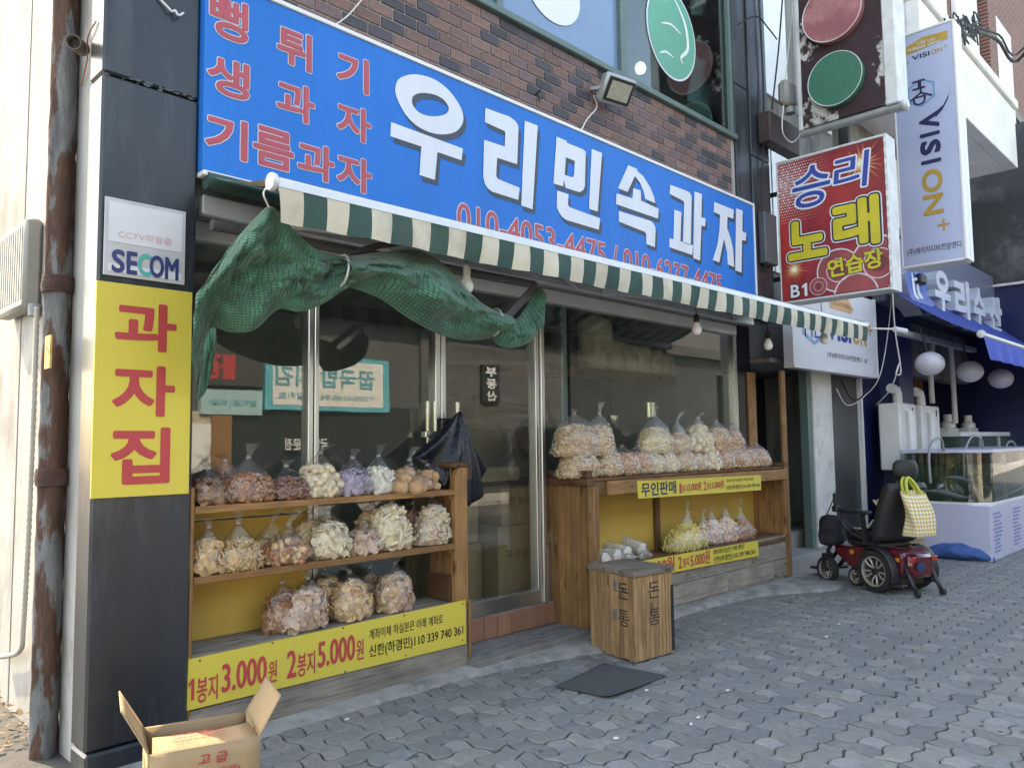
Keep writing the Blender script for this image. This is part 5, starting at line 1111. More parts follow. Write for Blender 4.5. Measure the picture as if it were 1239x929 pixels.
c = Vector((X2+.06, yo2-.15, zb2_-.04)); MB().lathe([(.05, 0), (.058, .02), (.04, .05), (.01, .055)], Matrix.Translation(c) @ Matrix.Rotation(D2R(90), 4, 'X'), 16).build('end_cap', SWH, rsn, smooth=True)
for (px, py), m, nm in (((1013, 98), mat('faded_green', (.025, .16, .10), .5, var=.1), 'green_disc'), ((1009, 18), mat('faded_pink', (.34, .11, .12), .6, var=.2, scale=3, col2=(.45, .22, .22), mix=.6), 'pink_disc')):
    c = PX(px, py, X2); rad = .30 if nm == 'green_disc' else .33; My = Matrix.Translation((X2, c.y, c.z)) @ Matrix.Rotation(D2R(-90), 4, 'Y')
    MB().lathe([(rad, 0), (rad, .075), (rad*.995, .08)], My, 48).build(nm, m, rsn, smooth=True)
    b = MB(); b.lathe([(rad*.965, .0805), (rad*.985, .084), (rad*1.0, .0805)], My, 48); b.f = [f for f in b.f if len(f) == 4]; b.mi = [0]*len(b.f); b.build('rim', SWH, rsn, smooth=True)
# --- tall vertical sign
X3 = 10.0; q = [PX(1080, 50.7, X3), PX(1151, 25.5, X3), PX(1094.4, 322.7, X3)]
yi, yo, z0, z1 = q[0].y, q[1].y, q[2].z, q[0].z
vsn = thing('vertical_sign', 'tall pale lilac vertical sign with navy and gold lettering', 'sign', (X3, (yi+yo)/2, z0)); F = face(X3, yi, yo, z0, z1)
LIL = mat('sign_lilac_white', (.46, .52, .72), .4, var=.03)
MB().box(X3, X3+.26, yo, yi, z0, z1).build('face', LIL, vsn)
for bx in ((X3-.01, X3+.12, yo-.03, yo-.001, z0-.02, z1+.02), (X3+.14, X3+.27, yo-.03, yo-.001, z0-.02, z1+.02), (X3-.01, X3+.27, yi+.001, yi+.02, z0-.02, z1+.02), (X3-.01, X3+.27, yo, yi, z0-.03, z0-.001), (X3-.01, X3+.27, yo, yi, z1+.001, z1+.03)):
    MB().box(*bx, bev=.006).build('frame', WHITE, vsn)
GOLD = mat('sign_gold', (.50, .32, .06), .4); LBL = mat('logo_sky_blue', (.15, .38, .62), .4)
def fpoly(t, F, name, m, uv, lift):
    b = MB(); b.add([F(u, v, lift) for u, v in uv], [tuple(range(len(uv)))]); return b.build(name, m, t)
fpoly(vsn, F, 'gold_tab', GOLD, [(.12, .915), (.12, .945), (.5, .974), (.93, .966), (.93, .932)], .003)
ftext(vsn, F, 'USE US!', .42, .72, .948, .960, [(.01, WHITEINK, .006)], rise=-.02); ftext(vsn, F, 'HUINDOL VISION', .24, .82, .930, .943, [(.01, WHITEINK, .006)], rise=-.02)
ftext(vsn, F, 'VISI', .32, .62, .885, .905, [(.02, NAVYINK, .003)]); ftext(vsn, F, 'ON', .64, .83, .885, .905, [(.01, GOLD, .003)]); ftext(vsn, F, '+', .86, .92, .895, .908, [(.0, GOLD, .003)]); ftext(vsn, F, 'HD', .14, .26, .875, .89, [(.0, NAVYINK, .003)])
def hexa(t, F, u, v, s, lift=.003):
    H_ = abs(F(0, 1).z-F(0, 0).z); W_ = abs(F(1, 0).y-F(0, 0).y); asp = W_/H_
    o_ = [(u+s*math.cos(a), v+s*asp*math.sin(a)) for a in [math.pi/6+k*math.pi/3 for k in range(6)]]; i_ = [(u+s*.86*math.cos(a), v+s*.86*asp*math.sin(a)) for a in [math.pi/6+k*math.pi/3 for k in range(6)]]
    b = MB(); b.add([F(x, y, lift) for x, y in o_+i_], [(k, (k+1) % 6, 6+(k+1) % 6, 6+k) for k in range(6)]); b.build('logo_hexagon', LBL, t)
    for k in (0, 2, 4):
        a = math.pi/6+k*math.pi/3+math.pi; d_ = Vector((math.cos(a), math.sin(a)*asp)); p = Vector((-math.sin(a), math.cos(a)*asp))*.03*s*2; fpoly(t, F, 'logo_line', NAVYINK, [(u+p.x, v+p.y), (u+d_.x*s*.8+p.x, v+d_.y*s*.8+p.y), (u+d_.x*s*.8-p.x, v+d_.y*s*.8-p.y), (u-p.x, v-p.y)], lift+.001)
hexa(vsn, F, .44, .735, .27)
def vtext(t, F, body, u0, u1, v0, v1, layers):
    """turned a quarter clockwise: reads downwards"""
    a = F(u0, v1); return lettering(t, body, a, -ZZ, NY, F(0, v1).z-F(0, v0).z, abs(F(u1, 0).y-F(u0, 0).y), layers)
vtext(vsn, F, 'H', .30, .52, .752, .792, [(.01, NAVYINK, .005)]); vtext(vsn, F, 'D', .30, .52, .682, .722, [(.01, NAVYINK, .005)])
vtext(vsn, F, 'V', .38, .72, .57, .64, [(.045, NAVYINK, .004)]); vtext(vsn, F, 'I', .38, .72, .537, .553, [(.045, NAVYINK, .004)]); vtext(vsn, F, 'S', .38, .72, .458, .52, [(.045, NAVYINK, .004)]); vtext(vsn, F, 'I', .38, .72, .42, .436, [(.045, NAVYINK, .004)])
vtext(vsn, F, 'ON', .38, .72, .20, .395, [(.03, GOLD, .004)]); vtext(vsn, F, '+', .60, .80, .125, .175, [(.0, GOLD, .004)])
sw = [F(*p, .005) for p in ((.70, .640), (.80, .655), (.90, .695), (.95, .735), (.88, .675), (.78, .635), (.66, .61))]; MB().add(sw, [tuple(range(len(sw)))]).build('logo_swoosh', NAVYINK, vsn)
ftext(vsn, F, '(주)에이치디비전알엔디', .07, .96, .040, .072, [(.006, BLACKINK, .004)])
for zz in (z0+.4, z1-.5): b = MB(); b.tube([(X3+.13, yi+.02, zz), (X3+.13, 4.4, zz)], .03, 8); b.build('bracket', DARKMETAL, vsn)
# --- white fascia banner under the red sign
wk = 4.0; a_, c_ = PY(953, 440, wk)+Vector((.16, 0, 0)), PY(1062, 456, wk); zt_ = PY(1061, 365, wk).z
wb = thing('fascia_banner', 'white fascia sign with blue and orange logo behind the awning end', 'sign', (9.9, wk, c_.z)); MB().box(a_.x, c_.x, wk, wk+.12, a_.z, zt_, bev=.004).build('board', mat('fascia_white', (.70, .71, .76), .4, var=.03), wb); MB().box(c_.x+.001, c_.x+.02, wk-.01, wk+.12, a_.z-.02, zt_+.02).build('frame', WHITE, wb); MB().box(a_.x, c_.x, wk-.01, wk+.12, a_.z-.03, a_.z-.001).build('frame', ALU, wb)
ORG = mat('logo_orange', (.66, .33, .10), .4); VBL = mat('logo_royal', (.03, .05, .30), .4)
def fb(body, u0, u1, v0, v1, m, bo=.02): W_ = c_.x-a_.x; H_ = zt_-a_.z; lettering(wb, body, (a_.x+W_*u0, wk, a_.z+H_*v0), (1, 0, 0), ZZ, W_*(u1-u0), H_*(v1-v0), [(bo, m, .004)])
fb('HD', .12, .32, .34, .56, VBL, .0); fb('VISI', .36, .66, .36, .60, VBL, .04); fb('ON', .68, .86, .36, .60, ORG, .03); fb('+', .88, .95, .52, .66, ORG, .01); fb('(주)에이치디비전알엔디  2F', .36, .86, .13, .21, BLACKINK, .0); 
W_ = c_.x-a_.x; H_ = zt_-a_.z; b = MB(); b.add([(a_.x+W_*u, wk-.004, a_.z+H_*v) for u, v in ((.42, .74), (.68, .74), (.70, .80), (.64, .92), (.56, .95), (.45, .90), (.41, .80))], [tuple(range(7))]); b.build('orange_tab', ORG, wb); fb('USE US! VISION', .45, .66, .79, .84, WHITEINK, .0)
b = MB(); b.add([(a_.x+W_*u, wk-.004, a_.z+H_*v) for u, v in ((.10, .48), (.22, .62), (.34, .48), (.34, .36), (.22, .26), (.10, .36), (.13, .46), (.22, .57), (.31, .46), (.31, .38), (.22, .30), (.13, .38))], [(0, 1, 7, 6), (1, 2, 8, 7), (2, 3, 9, 8), (3, 4, 10, 9), (4, 5, 11, 10), (5, 0, 6, 11)]); b.build('logo_hexagon', LBL, wb)

# ================================================================== neighbouring buildings
nb = thing('grey_neighbour_building', 'stained grey building with blue-grey windows between the dark pillar and the white balcony', 'building', (10, 4.6, 0))
STAIN = mat('stained_render', (.20, .195, .185), .85, var=.35, scale=3, bump=.3, col2=(.09, .085, .08), mix=.8, mscale=2, stretch=(1.4, 1.4, .3))
def N(name, m, *bx, parent=nb, bev=.0): return P(name, m, *bx, parent=parent, bev=bev)
N('wall', STAIN, (8.502, 11.6, 4.5, 4.7, 2.5, 9.6)); N('roof_slab', GREYW, (8.61, 24, 4.4, 13.1, 9.6, 9.8))
WBL = mat('blue_grey_window', (.16, .21, .27), .12, var=.25, scale=1.5, spec=.8)
for x0, x1, za, zb_ in ((8.75, 9.25, 3.7, 5.2), (9.3, 9.8, 3.7, 5.2), (10.2, 10.9, 3.7, 5.2), (8.75, 9.8, 6.0, 7.4), (10.2, 11.2, 6.0, 7.4)):
    w_ = N('window', ALU, (x0-.04, x1+.04, 4.46, 4.52, za-.04, zb_+.04)); N('pane', WBL, (x0, x1, 4.44, 4.458, za, zb_), parent=w_); N('mullion', ALU, ((x0+x1)/2-.02, (x0+x1)/2+.02, 4.425, 4.439, za, zb_), parent=w_)
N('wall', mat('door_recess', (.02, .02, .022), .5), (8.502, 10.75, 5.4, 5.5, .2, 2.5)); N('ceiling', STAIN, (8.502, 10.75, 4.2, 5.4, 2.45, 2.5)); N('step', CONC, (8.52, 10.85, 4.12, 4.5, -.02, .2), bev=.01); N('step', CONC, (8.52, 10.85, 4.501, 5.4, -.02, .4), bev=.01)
pa, pb = PY(985, 560, 4.3).x, PY(1008, 560, 4.3).x
N('door_frame', mat('dirty_white_door', (.62, .62, .60), .5, var=.12, scale=3, col2=(.4, .38, .34), mix=.5, mscale=5), (pa, pb, 4.28, 4.40, .2, 2.45), bev=.004); N('door_edge', WG, (pa-.13, pa-.02, 4.30, 4.40, .2, 2.45)); N('wall', mat('charcoal_wall', (.045, .047, .05), .5), (pb+.002, 11.35, 4.30, 4.5, .0, 2.5))
N('side_wall', STAIN, (10.75, 10.9, 4.502, 5.5, .0, 2.5)); N('pipe', ALU, (11.30, 11.36, 4.24, 4.298, .0, 2.4))
# white balcony building with the fish restaurant below
wbg = thing('white_balcony_building', 'white building with a projecting balcony parapet above the fish restaurant', 'building', (14.5, 4.6, 0))
WP = mat('white_render', (.80, .79, .77), .8, var=.1, scale=1.5, bump=.15, col2=(.50, .47, .42), mix=.5, mscale=1.6, mlo=.55, mhi=.75)
z0, z1 = PY(1228, 200, 3.2).z, PY(1230, 127, 3.2).z; xe = PY(1229, 160, 3.2).x
N('parapet', WP, (11.2, xe, 3.2, 3.38, z0, z1-.16), parent=wbg, bev=.01); N('coping', WP, (11.18, xe+.03, 3.14, 3.44, z1-.158, z1), parent=wbg, bev=.015); N('balcony_slab', WP, (11.2, xe, 3.382, 4.45, z0, z0+.18), parent=wbg); N('parapet', WP, (11.2, 11.35, 3.382, 4.45, z0+.182, z1-.16), parent=wbg)
N('wall', STAIN, (11.602, 17.4, 4.45, 4.7, 2.6, z0), parent=wbg); N('wall', WP, (11.602, 17.4, 4.452, 4.7, z0+.001, 10.5), parent=wbg)
for x0, x1, za, zb_ in ((12.3, 13.7, 5.0, 6.1), (14.6, 16.9, 4.95, 6.2), (12.2, 13.4, 8.1, 9.6)):
    w_ = N('window', WHITE, (x0-.07, x1+.07, 4.36, 4.46, za-.07, zb_+.07), parent=wbg); N('pane', WBL, (x0, x1, 4.34, 4.358, za, zb_), parent=w_)
    for f in (.33, .66): N('mullion', WHITE, (x0+(x1-x0)*f-.03, x0+(x1-x0)*f+.03, 4.30, 4.338, za, zb_), parent=w_)
N('drain_pipe', DARKMETAL, (11.42, 11.5, 4.3, 4.44, 2.6, 6.3), parent=wbg)
# restaurant front
NAVY = mat('navy_panel', (.008, .016, .075), .35, var=.1, scale=1.5); SLATE = mat('slate_fascia', (.14, .16, .22), .4, var=.08, scale=1)
N('fascia', SLATE, (11.5, 18.3, 3.92, 4.1, PY(1150, 386, 3.92).z-.05, PY(1150, 315, 3.92).z+.1), parent=wbg); N('navy_wall', NAVY, (11.37, 12.9, 4.34, 4.45, 0, 3.6), parent=wbg); N('navy_wall', NAVY, (11.601, 17.4, 5.2, 5.3, 0, 3.6), parent=wbg); N('soffit', NAVY, (12.9, 17.4, 4.1, 5.2, 3.5, 3.6), parent=wbg)
N('navy_corner', mat('blue_corner', (.02, .035, .12), .4), (12.3, 12.9, 4.05, 4.338, 0, 3.55), parent=wbg)
for x0 in (13.1, 13.9, 14.7, 15.5): N('window_post', ALU, (x0, x0+.09, 4.9, 5.0, 0, 3.4), parent=wbg)
N('lit_panel', mat('cream_panel', (.62, .55, .42), .6), (13.25, 13.8, 5.15, 5.19, 1.2, 3.0), (14.05, 14.5, 5.15, 5.19, 1.2, 3.0), parent=wbg); N('wood_panel', W_Z, (16.3, 16.8, 5.1, 5.18, .5, 2.9), parent=wbg)
fs = thing('channel_letter_sign', 'white raised channel letters and blue flame emblem on the slate fascia', 'sign', (14.5, 3.9, 3.6))
CH = mat('channel_letter', (.78, .79, .90), .18, var=.04, coat=.6); CHS = mat('channel_side', (.50, .54, .60), .4)
def solid_text(t, name, vs, fs_, y0, y1, mf, ms):
    n = len(vs); b = MB(); b.add([(v[0], y0, v[1]) for v in vs]+[(v[0], y1, v[1]) for v in vs], [])
    ec = {}
    for f in fs_:
        for i in range(len(f)): ec.setdefault(frozenset((f[i], f[(i+1) % len(f)])), []).append((f[i], f[(i+1) % len(f)]))
    b.f = [tuple(f) for f in fs_]; b.mi = [0]*len(b.f)
    for k, e in ec.items():
        if len(e) == 1: i, j = e[0]; b.f.append((i, j, j+n, i+n)); b.mi.append(1)
    return b.build(name, [mf, ms], t)
kf = 3.66
for chh, tl, br in (('우', (1130, 323.5), (1151.5, 382)), ('리', (1154, 334), (1175, 393)), ('수', (1177, 345.5), (1193.5, 400)), ('산', (1196.5, 355), (1214, 406))):
    a, c = PY(*tl, kf), PY(*br, kf); vs, fc = text_mesh(chh, .045); xs_ = [v.x for v in vs]; ys_ = [v.y for v in vs]
    V2 = [((v.x-min(xs_))/(max(xs_)-min(xs_))*(c.x-a.x)+a.x, (v.y-min(ys_))/(max(ys_)-min(ys_))*(a.z-c.z)+c.z) for v in vs]; solid_text(fs, 'letter', V2, fc, kf, 3.918, CH, CHS)
em_ = [(1096, 326), (1112, 322), (1119, 328), (1115, 336), (1121, 345), (1123, 358), (1130, 366), (1129, 371), (1120, 374), (1118, 381), (1112, 373), (1104, 363), (1099, 350)]
vs, fc = fill_loops([closed_smooth([(PY(x, y, kf).x, PY(x, y, kf).z) for x, y in em_], 4)]); solid_text(fs, 'emblem', [(v.x, v.y) for v in vs], fc, kf, 3.918, mat('emblem_blue', (.07, .17, .60), .2, coat=.6), CHS)
for dx, s_ in ((0, 1.0), (5, .8)):
    b = MB(); pp = smooth_path([PY(1103+dx, 328, kf-.004), PY(1105+dx, 342, kf-.004), PY(1107+dx, 355, kf-.004), PY(1112+dx, 362*s_+358*(1-s_), kf-.004)], 5); n_ = len(pp); b.tube(pp, [.012+.045*math.sin(math.pi*i/(n_-1)) for i in range(n_)], 6); o = b.build('emblem_streak', WHITEINK, fs)
    for v in o.data.vertices: v.co.y = kf-.004+(v.co.y-kf+.004)*.05
# its blue awning
ba = thing('blue_awning', 'navy blue awning with white front bar over the fish tanks', 'awning', (14, 3.5, 3)); BLF = mat('blue_canvas', (.012, .045, .26), .75, var=.08, scale=3)
q0, q1 = PY(1189, 404.5, 2.7), PY(1239, 421.5, 2.7); zf = q0.z; xq0 = q0.x
b = MB(); b.grid(lambda s, t_: Vector((11.35+(xq0-11.35)*t_**1.0, 3.9, 3.72)).lerp(Vector((xq0, 2.7, zf)), t_).lerp(Vector((17.3, 3.9, 3.72)).lerp(Vector((17.3, 2.7, zf)), t_), s)-Vector((0, 0, .08*math.sin(math.pi*t_))), 12, 10); b.build('canopy', BLF, ba, smooth='all')
MB().tube([(xq0-.03, 2.7, zf), (17.3, 2.7, zf)], .028, 10).build('front_bar', WHITE, ba, smooth=True); MB().lathe([(.02, 0), (.05, .01), (.05, .04), (.02, .05)], Matrix.Translation((xq0-.04, 2.7, zf)) @ Matrix.Rotation(D2R(-90), 4, 'Y'), 14).build('end_cap', SWH, ba, smooth=True)
b = MB(); b.grid(lambda s, t_: Vector((xq0+.25*t_+(17.3-xq0-.25*t_)*s, 2.69+.02*math.sin(s*60)*t_, zf-.03-.27*t_)), 40, 3); b.build('valance', mat('blue_valance', (.015, .07, .48), .7), ba, smooth='all')
b = MB(); b.bar(PY(1088, 402, 3.6), PY(1178, 424, 3.6), .09, .07); b.build('light_rail', mat('dull_rail', (.3, .31, .33), .5), ba)
for i, (px, py, r) in enumerate(((1125, 440, 16.5), (1173.5, 449.5, 14.8), (1211, 458, 13.6))):
    k = 3.35; c = PY(px, py, k); rad = r/FPX*(c-CP).dot(CF); t = thing('globe_lantern', ['white globe lantern above the white water heaters', 'middle white globe lantern of the string under the blue awning', 'white globe lantern nearest the dark navy end wall'][i], 'lantern', c, 'lanterns under the blue awning')
    MB().lathe([(rad*math.cos(a), rad*.88*math.sin(a)) for a in [D2R(-88+176*k_/14) for k_ in range(15)]], Matrix.Translation(c), 24).build('globe', mat('lantern_globe', (.55, .54, .60), .3, var=.03, coat=.3), t, smooth='all')
    MB().tube([c+Vector((0, .02, rad*.86)), c+Vector((0, .1, rad*.86+.35))], .012, 6).build('stem', DARKMETAL, t)
# dark end building with brick block behind
db = thing('dark_stone_building', 'dark stained stone building projecting beyond the fish restaurant', 'building', (18.5, 3.2, 0)); XD = 17.42; zl = PX(1215, 343, XD).z
N('stone_wall', mat('stained_black_stone', (.035, .037, .042), .35, var=.3, scale=1.5, col2=(.17, .17, .17), mix=.7, mscale=1.3, mlo=.55, mhi=.75), (XD, 24, 1.2, 4.44, zl, 7.6), parent=db, bev=.01); N('navy_side', NAVY, (XD+.06, 24, 2.2, 7, 0, zl-.001), parent=db); N('trim', SWH, (XD-.03, XD+.1, 1.2, 4.44, zl-.05, zl-.002), parent=db)
bb = thing('brick_block', 'red-brown brick apartment block with white framed windows behind the parapet', 'building', (22, 6, 0)); 
BKM = bpy.data.materials.new('far_brick'); BKM.use_nodes = True; nt = BKM.node_tree; p = nt.nodes['Principled BSDF']; tcn = nd(nt, 'ShaderNodeTexCoord'); mpn = nd(nt, 'ShaderNodeMapping'); mpn.inputs['Rotation'].default_value = (D2R(90), 0, 0); nt.links.new(tcn.outputs['Object'], mpn.inputs[0]); btn = nd(nt, 'ShaderNodeTexBrick'); nt.links.new(mpn.outputs[0], btn.inputs[0])
btn.inputs['Scale'].default_value = 1; btn.inputs['Brick Width'].default_value = .24; btn.inputs['Row Height'].default_value = .085; btn.inputs['Mortar Size'].default_value = .010; btn.inputs['Color1'].default_value = (.21, .075, .05, 1); btn.inputs['Color2'].default_value = (.14, .05, .04, 1); btn.inputs['Mortar'].default_value = (.30, .25, .22, 1); nt.links.new(btn.outputs[0], p.inputs['Base Color']); p.inputs['Roughness'].default_value = .85
N('brick_wall', BKM, (17.45, 30, 4.46, 9, 7.61, 15), parent=bb); N('brick_pier', BKM, (19.6, 20.3, 4.2, 4.458, 7.61, 15), parent=bb)
for x0, x1 in ((14.9, 16.8), (17.8, 19.3), (20.8, 22.4)):
    w_ = N('window', WHITE, (x0-.1, x1+.1, 4.36, 4.449, 9.0, 11.6), parent=bb); N('pane', mat('pale_window', (.42, .52, .50), .1, spec=.8), (x0, x1, 4.34, 4.358, 9.1, 11.5), parent=w_); N('mullion', WHITE, ((x0+x1)/2-.04, (x0+x1)/2+.04, 4.30, 4.338, 9.1, 11.5), parent=w_)
# ================================================================== wiring and boxes on the pillar
jb = thing('junction_box', 'dark brown metal junction box fixed beside the dark right pillar', 'box', (8.7, 4.0, 4.9)); a, c = PY(931, 133, 3.95), PY(968, 190, 3.95); MB().box(a.x, c.x, 3.95, 4.10, c.z, a.z, bev=.01).build('case', mat('rust_brown_box', (.045, .025, .024), .6, var=.3), jb)
a, c = PY(925, 255, 4.02), PY(942, 322, 4.02); t = thing('duct_box', 'grey metal duct box on the right pillar beside the red sign', 'box', (a.x, 4.0, c.z)); MB().box(a.x, c.x, 4.02, 4.105, c.z, a.z, bev=.01).build('case', mat('dim_grey_box', (.09, .10, .12), .5), t)
cm = thing('wall_device', 'cream plastic device hung beside the rusty sign box', 'device', PY(953, 125, 3.9)); c = PY(953, 114, 3.88); MB().box(c.x-.13, c.x+.13, 3.82, 3.95, c.z-.16, c.z+.14, bev=.05).build('case', EB, cm, smooth=True); MB().lathe([(.06, 0), (.06, .06), (.04, .08)], Matrix.Translation((c.x, 3.86, c.z-.24)), 14).build('nozzle', EB, cm, smooth=True)
CBL = 'cables on the right pillar'
cable('wire_run', [PY(918, -5, 4.08), PY(924, 120, 4.08), PY(922, 240, 4.08), PY(926, 330, 4.08)], .012, CABLE_B, 'black cable running down the edge of the right pillar', group=CBL)
cable('wire_run', [PY(947, -5, 3.95), PY(942, 60, 3.95), PY(934, 132, 3.96)], .011, CABLE_B, 'black cable running from above into the junction box', group=CBL)
cable('wire_run', [PY(893, 30, 4.1), PY(915, 20, 4.0), PY(930, 35, 3.98), PY(940, 48, 4.0)], .009, CABLE_B, 'black cable looping from the upstairs window to the pillar', group=CBL)
cable('wire_run', [PY(948, 128, 3.84), PY(947, 160, 3.84), PY(960, 172, 3.84), PY(972, 150, 3.84), PY(962, 120, 3.86)], .007, CABLE_W, 'pale cable loop under the cream wall device')
cable('wire_run', [PY(960, -5, 3.9), PY(955, 50, 3.88), PY(950, 100, 3.86)], .007, CABLE_W, 'pale cable dropping to the cream wall device')
cable('wire_run', [PY(1080, 318, 3.9), PY(1078, 370, 3.9), PY(1066, 450, 3.9), PY(1045, 480, 4.1), PY(1025, 490, 4.2), PY(1012, 470, 4.2)], .007, CABLE_W, 'pale cable looping below the white fascia sign')
cable('wire_run', [PY(1055, 455, 4.1), PY(1043, 480, 4.15), PY(1030, 482, 4.2), PY(1018, 460, 4.25)], .012, CABLE_B, 'dark cable looping in front of the navy wall')
cable('wire_run', [PY(1080, 355, 3.4), PY(1083, 400, 3.4), PY(1090, 448, 3.4), PY(1084, 452, 3.4), PY(1088, 440, 3.4), PY(1078, 470, 3.6), PY(1060, 490, 3.9)], .008, CABLE_W, 'knotted white cable hanging beside the globe lanterns')
cable('street_cable', [(12, 1.0, 9.0), PY(1239, 66, 3.0), PY(1205, 47, 3.1), PY(1165, 33, 3.2)], .03, CABLE_B, 'thick black overhead cable reaching the white parapet')
cable('street_cable', [(13, 1.0, 9.4), PY(1239, 58, 3.0), PY(1208, 42, 3.1), PY(1172, 30, 3.2)], .018, CABLE_B, 'thinner black overhead cable reaching the white parapet')
b = MB(); rr = random.Random(4)
for k in range(26):
    c = PY(1168+rr.gauss(0, 12), 32+rr.gauss(0, 5), 3.1); b.tube(smooth_path([c+Vector((rr.uniform(-.3, .3), 0, rr.uniform(-.15, .15))) for _ in range(4)], 4), .012, 5)
tag(b.build('cable_tangle', CABLE_B, smooth='all'), 'tangle of black wires at the corner of the white parapet', 'cable')
b = MB(); c = PY(1082, 398, 3.6); b.tube([c+Vector((-.3, .2, .0)), c], .012, 8); b.tube([c, c+Vector((.2, -.08, -.02))], .035, 10); tag(b.build('wall_camera', WHITE, smooth=True), 'small white camera on a bracket under the white fascia end', 'camera')
c = PY(1092, 340, 3.7); t = thing('security_camera', 'small white arm with black camera head before the blue emblem', 'camera', c); MB().tube([c+Vector((-.2, .2, -.02)), c+Vector((.45, -.05, .08))], .028, 8).build('arm', WHITE, t); MB().box(c.x+.42, c.x+.68, c.y-.12, c.y+.02, c.z+.02, c.z+.16, bev=.02).build('head', BLACK, t)
# ================================================================== fish tanks
ft = thing('fish_tank', 'large round cornered glass fish tank on a lilac white base', 'fish tank', (12.9, 3.2, 0))
TX0, TX1, TY0, TY1 = 11.27, 15.6, 2.72, 3.75; tz0 = PX(1200, 612, TX0).z; tz1 = PX(1200, 545, TX0).z
LILB = mat('tank_base_panel', (.52, .52, .66), .35, var=.05, scale=2)
MB().box(TX0, TX1, TY0, TY1, 0, tz0, bev=.01).build('base', LILB, ft)
def outline(off, z, r=.28, n=8):
    pts = []
    for cx, cy, a0 in ((TX0+r, TY0+r, 180), (TX1-.02, TY0+.02, 270), (TX1-.02, TY1-.02, 0), (TX0+.02, TY1-.02, 90)):
        rr_ = r if a0 == 180 else .02
        for k in range(n+1): a = D2R(a0+90*k/n); pts.append(Vector((cx+(rr_-off)*math.cos(a), cy+(rr_-off)*math.sin(a), z)))
    return pts
def wall(name, z0, z1, m, th=.012, off=0.0):
    A, B = outline(off, z0), outline(off, z1); n = len(A); b = MB(); b.add(A+B, [(i, (i+1) % n, n+(i+1) % n, n+i) for i in range(n)]); return b.build(name, m, ft, smooth=True)
TG = glass('tank_glass', (.88, .95, .93), .08); wall('glass_wall', tz0+.03, tz1-.03, TG)
b = MB(); b.prism(outline(.0, tz0+.001), (0, 0, .029)); b.build('lower_trim', WHITE, ft); b = MB(); b.prism(outline(-.015, tz1-.028), (0, 0, .04)); b.build('rim', LILB, ft)
WAT = glass('tank_water', (.52, .74, .66), .05, haze=.25, hazecol=(.06, .14, .11)); b = MB(); b.prism(outline(.02, tz0+.032), (0, 0, (tz1-tz0)*.70)); b.build('water', WAT, ft)
MB().box(TX0+.04, TX1-.04, TY1-.06, TY1-.03, tz0+.031, tz1-.04).build('back_panel', mat('tank_back', (.045, .075, .065), .6, var=.3), ft)
for xx in (TX0+.9, TX0+1.9, TX0+2.9): MB().box(xx, xx+.11, TY0+.02, TY0+.05, tz0+.032, tz1-.04).build('divider', mat('tank_wood', (.42, .36, .26), .7, var=.2), ft)
for k in range(14): xx = TX0+.2+k*.3; MB().box(xx, xx+.05, TY1-.12, TY1-.08, tz0+.3, tz1-.05).build('air_pipe', mat('tank_pipe', (.3, .31, .28), .5), ft)
PR = mat('notice_blue_print', (.20, .24, .5), .5)
for i, yy in enumerate((0,)):
    pass
for k, x0 in enumerate((TX0+.12, TX0+1.1)):    # printed columns on the street side of the base
    for r in range(11): MB().box(x0+rng.uniform(0, .06), x0+.30+rng.uniform(-.05, .16), TY0-.003, TY0-.001, .10+r*.047, .125+r*.047).build('printed_line', PR, ft)
FISH = mat('fish_skin', (.05, .06, .055), .35, var=.3, scale=20)
for i, (px, py, L_) in enumerate(((1148, 598, .5), (1165, 580, .42), (1185, 572, .4), (1190, 590, .45), (1138, 588, .4), (1222, 585, .4))):
    c = PY(px, py, 3.0); t = MB(); n_ = 9; fdir = Vector((.45, -.75+.2*i, .05*(i-3))).normalized(); t.tube([c+fdir*(L_*(k/(n_-1)-.5))+Vector((0, 0, .01*math.sin(k*.8))) for k in range(n_)], [L_*r for r in (.015, .05, .08, .09, .085, .07, .05, .025, .015)], 10)
    t.prism([c+fdir*L_*.45, c+fdir*L_*.62+Vector((0, 0, .05)), c+fdir*L_*.58, c+fdir*L_*.62-Vector((0, 0, .05))], (.006, .004, 0)); tag(t.build('fish', FISH, smooth=True), 'grey fish swimming in the round cornered tank', 'fish', 'fish in the tank')
t = thing('upper_fish_tank', 'small glass tank with white lid standing behind the large fish tank', 'fish tank', (14.5, 3.9, 1.2)); a, c = PY(1152, 521, 3.95), PY(1222, 548, 3.95); MB().box(a.x, c.x, 3.85, 4.3, 1.25, a.z-.1).build('tank_wall', mat('dark_tank', (.06, .10, .09), .15, var=.3, spec=.8), t); MB().box(a.x-.05, c.x+.05, 3.8, 4.35, a.z-.098, a.z-.02, bev=.01).build('lid', WHITE, t); MB().box(a.x, c.x, 3.9, 4.3, 0, 1.249).build('stand', NAVY, t); 
for f in (.33, .66): MB().box(a.x+(c.x-a.x)*f, a.x+(c.x-a.x)*f+.05, 3.83, 3.849, 1.25, a.z-.1).build('corner_bar', ALU, t)
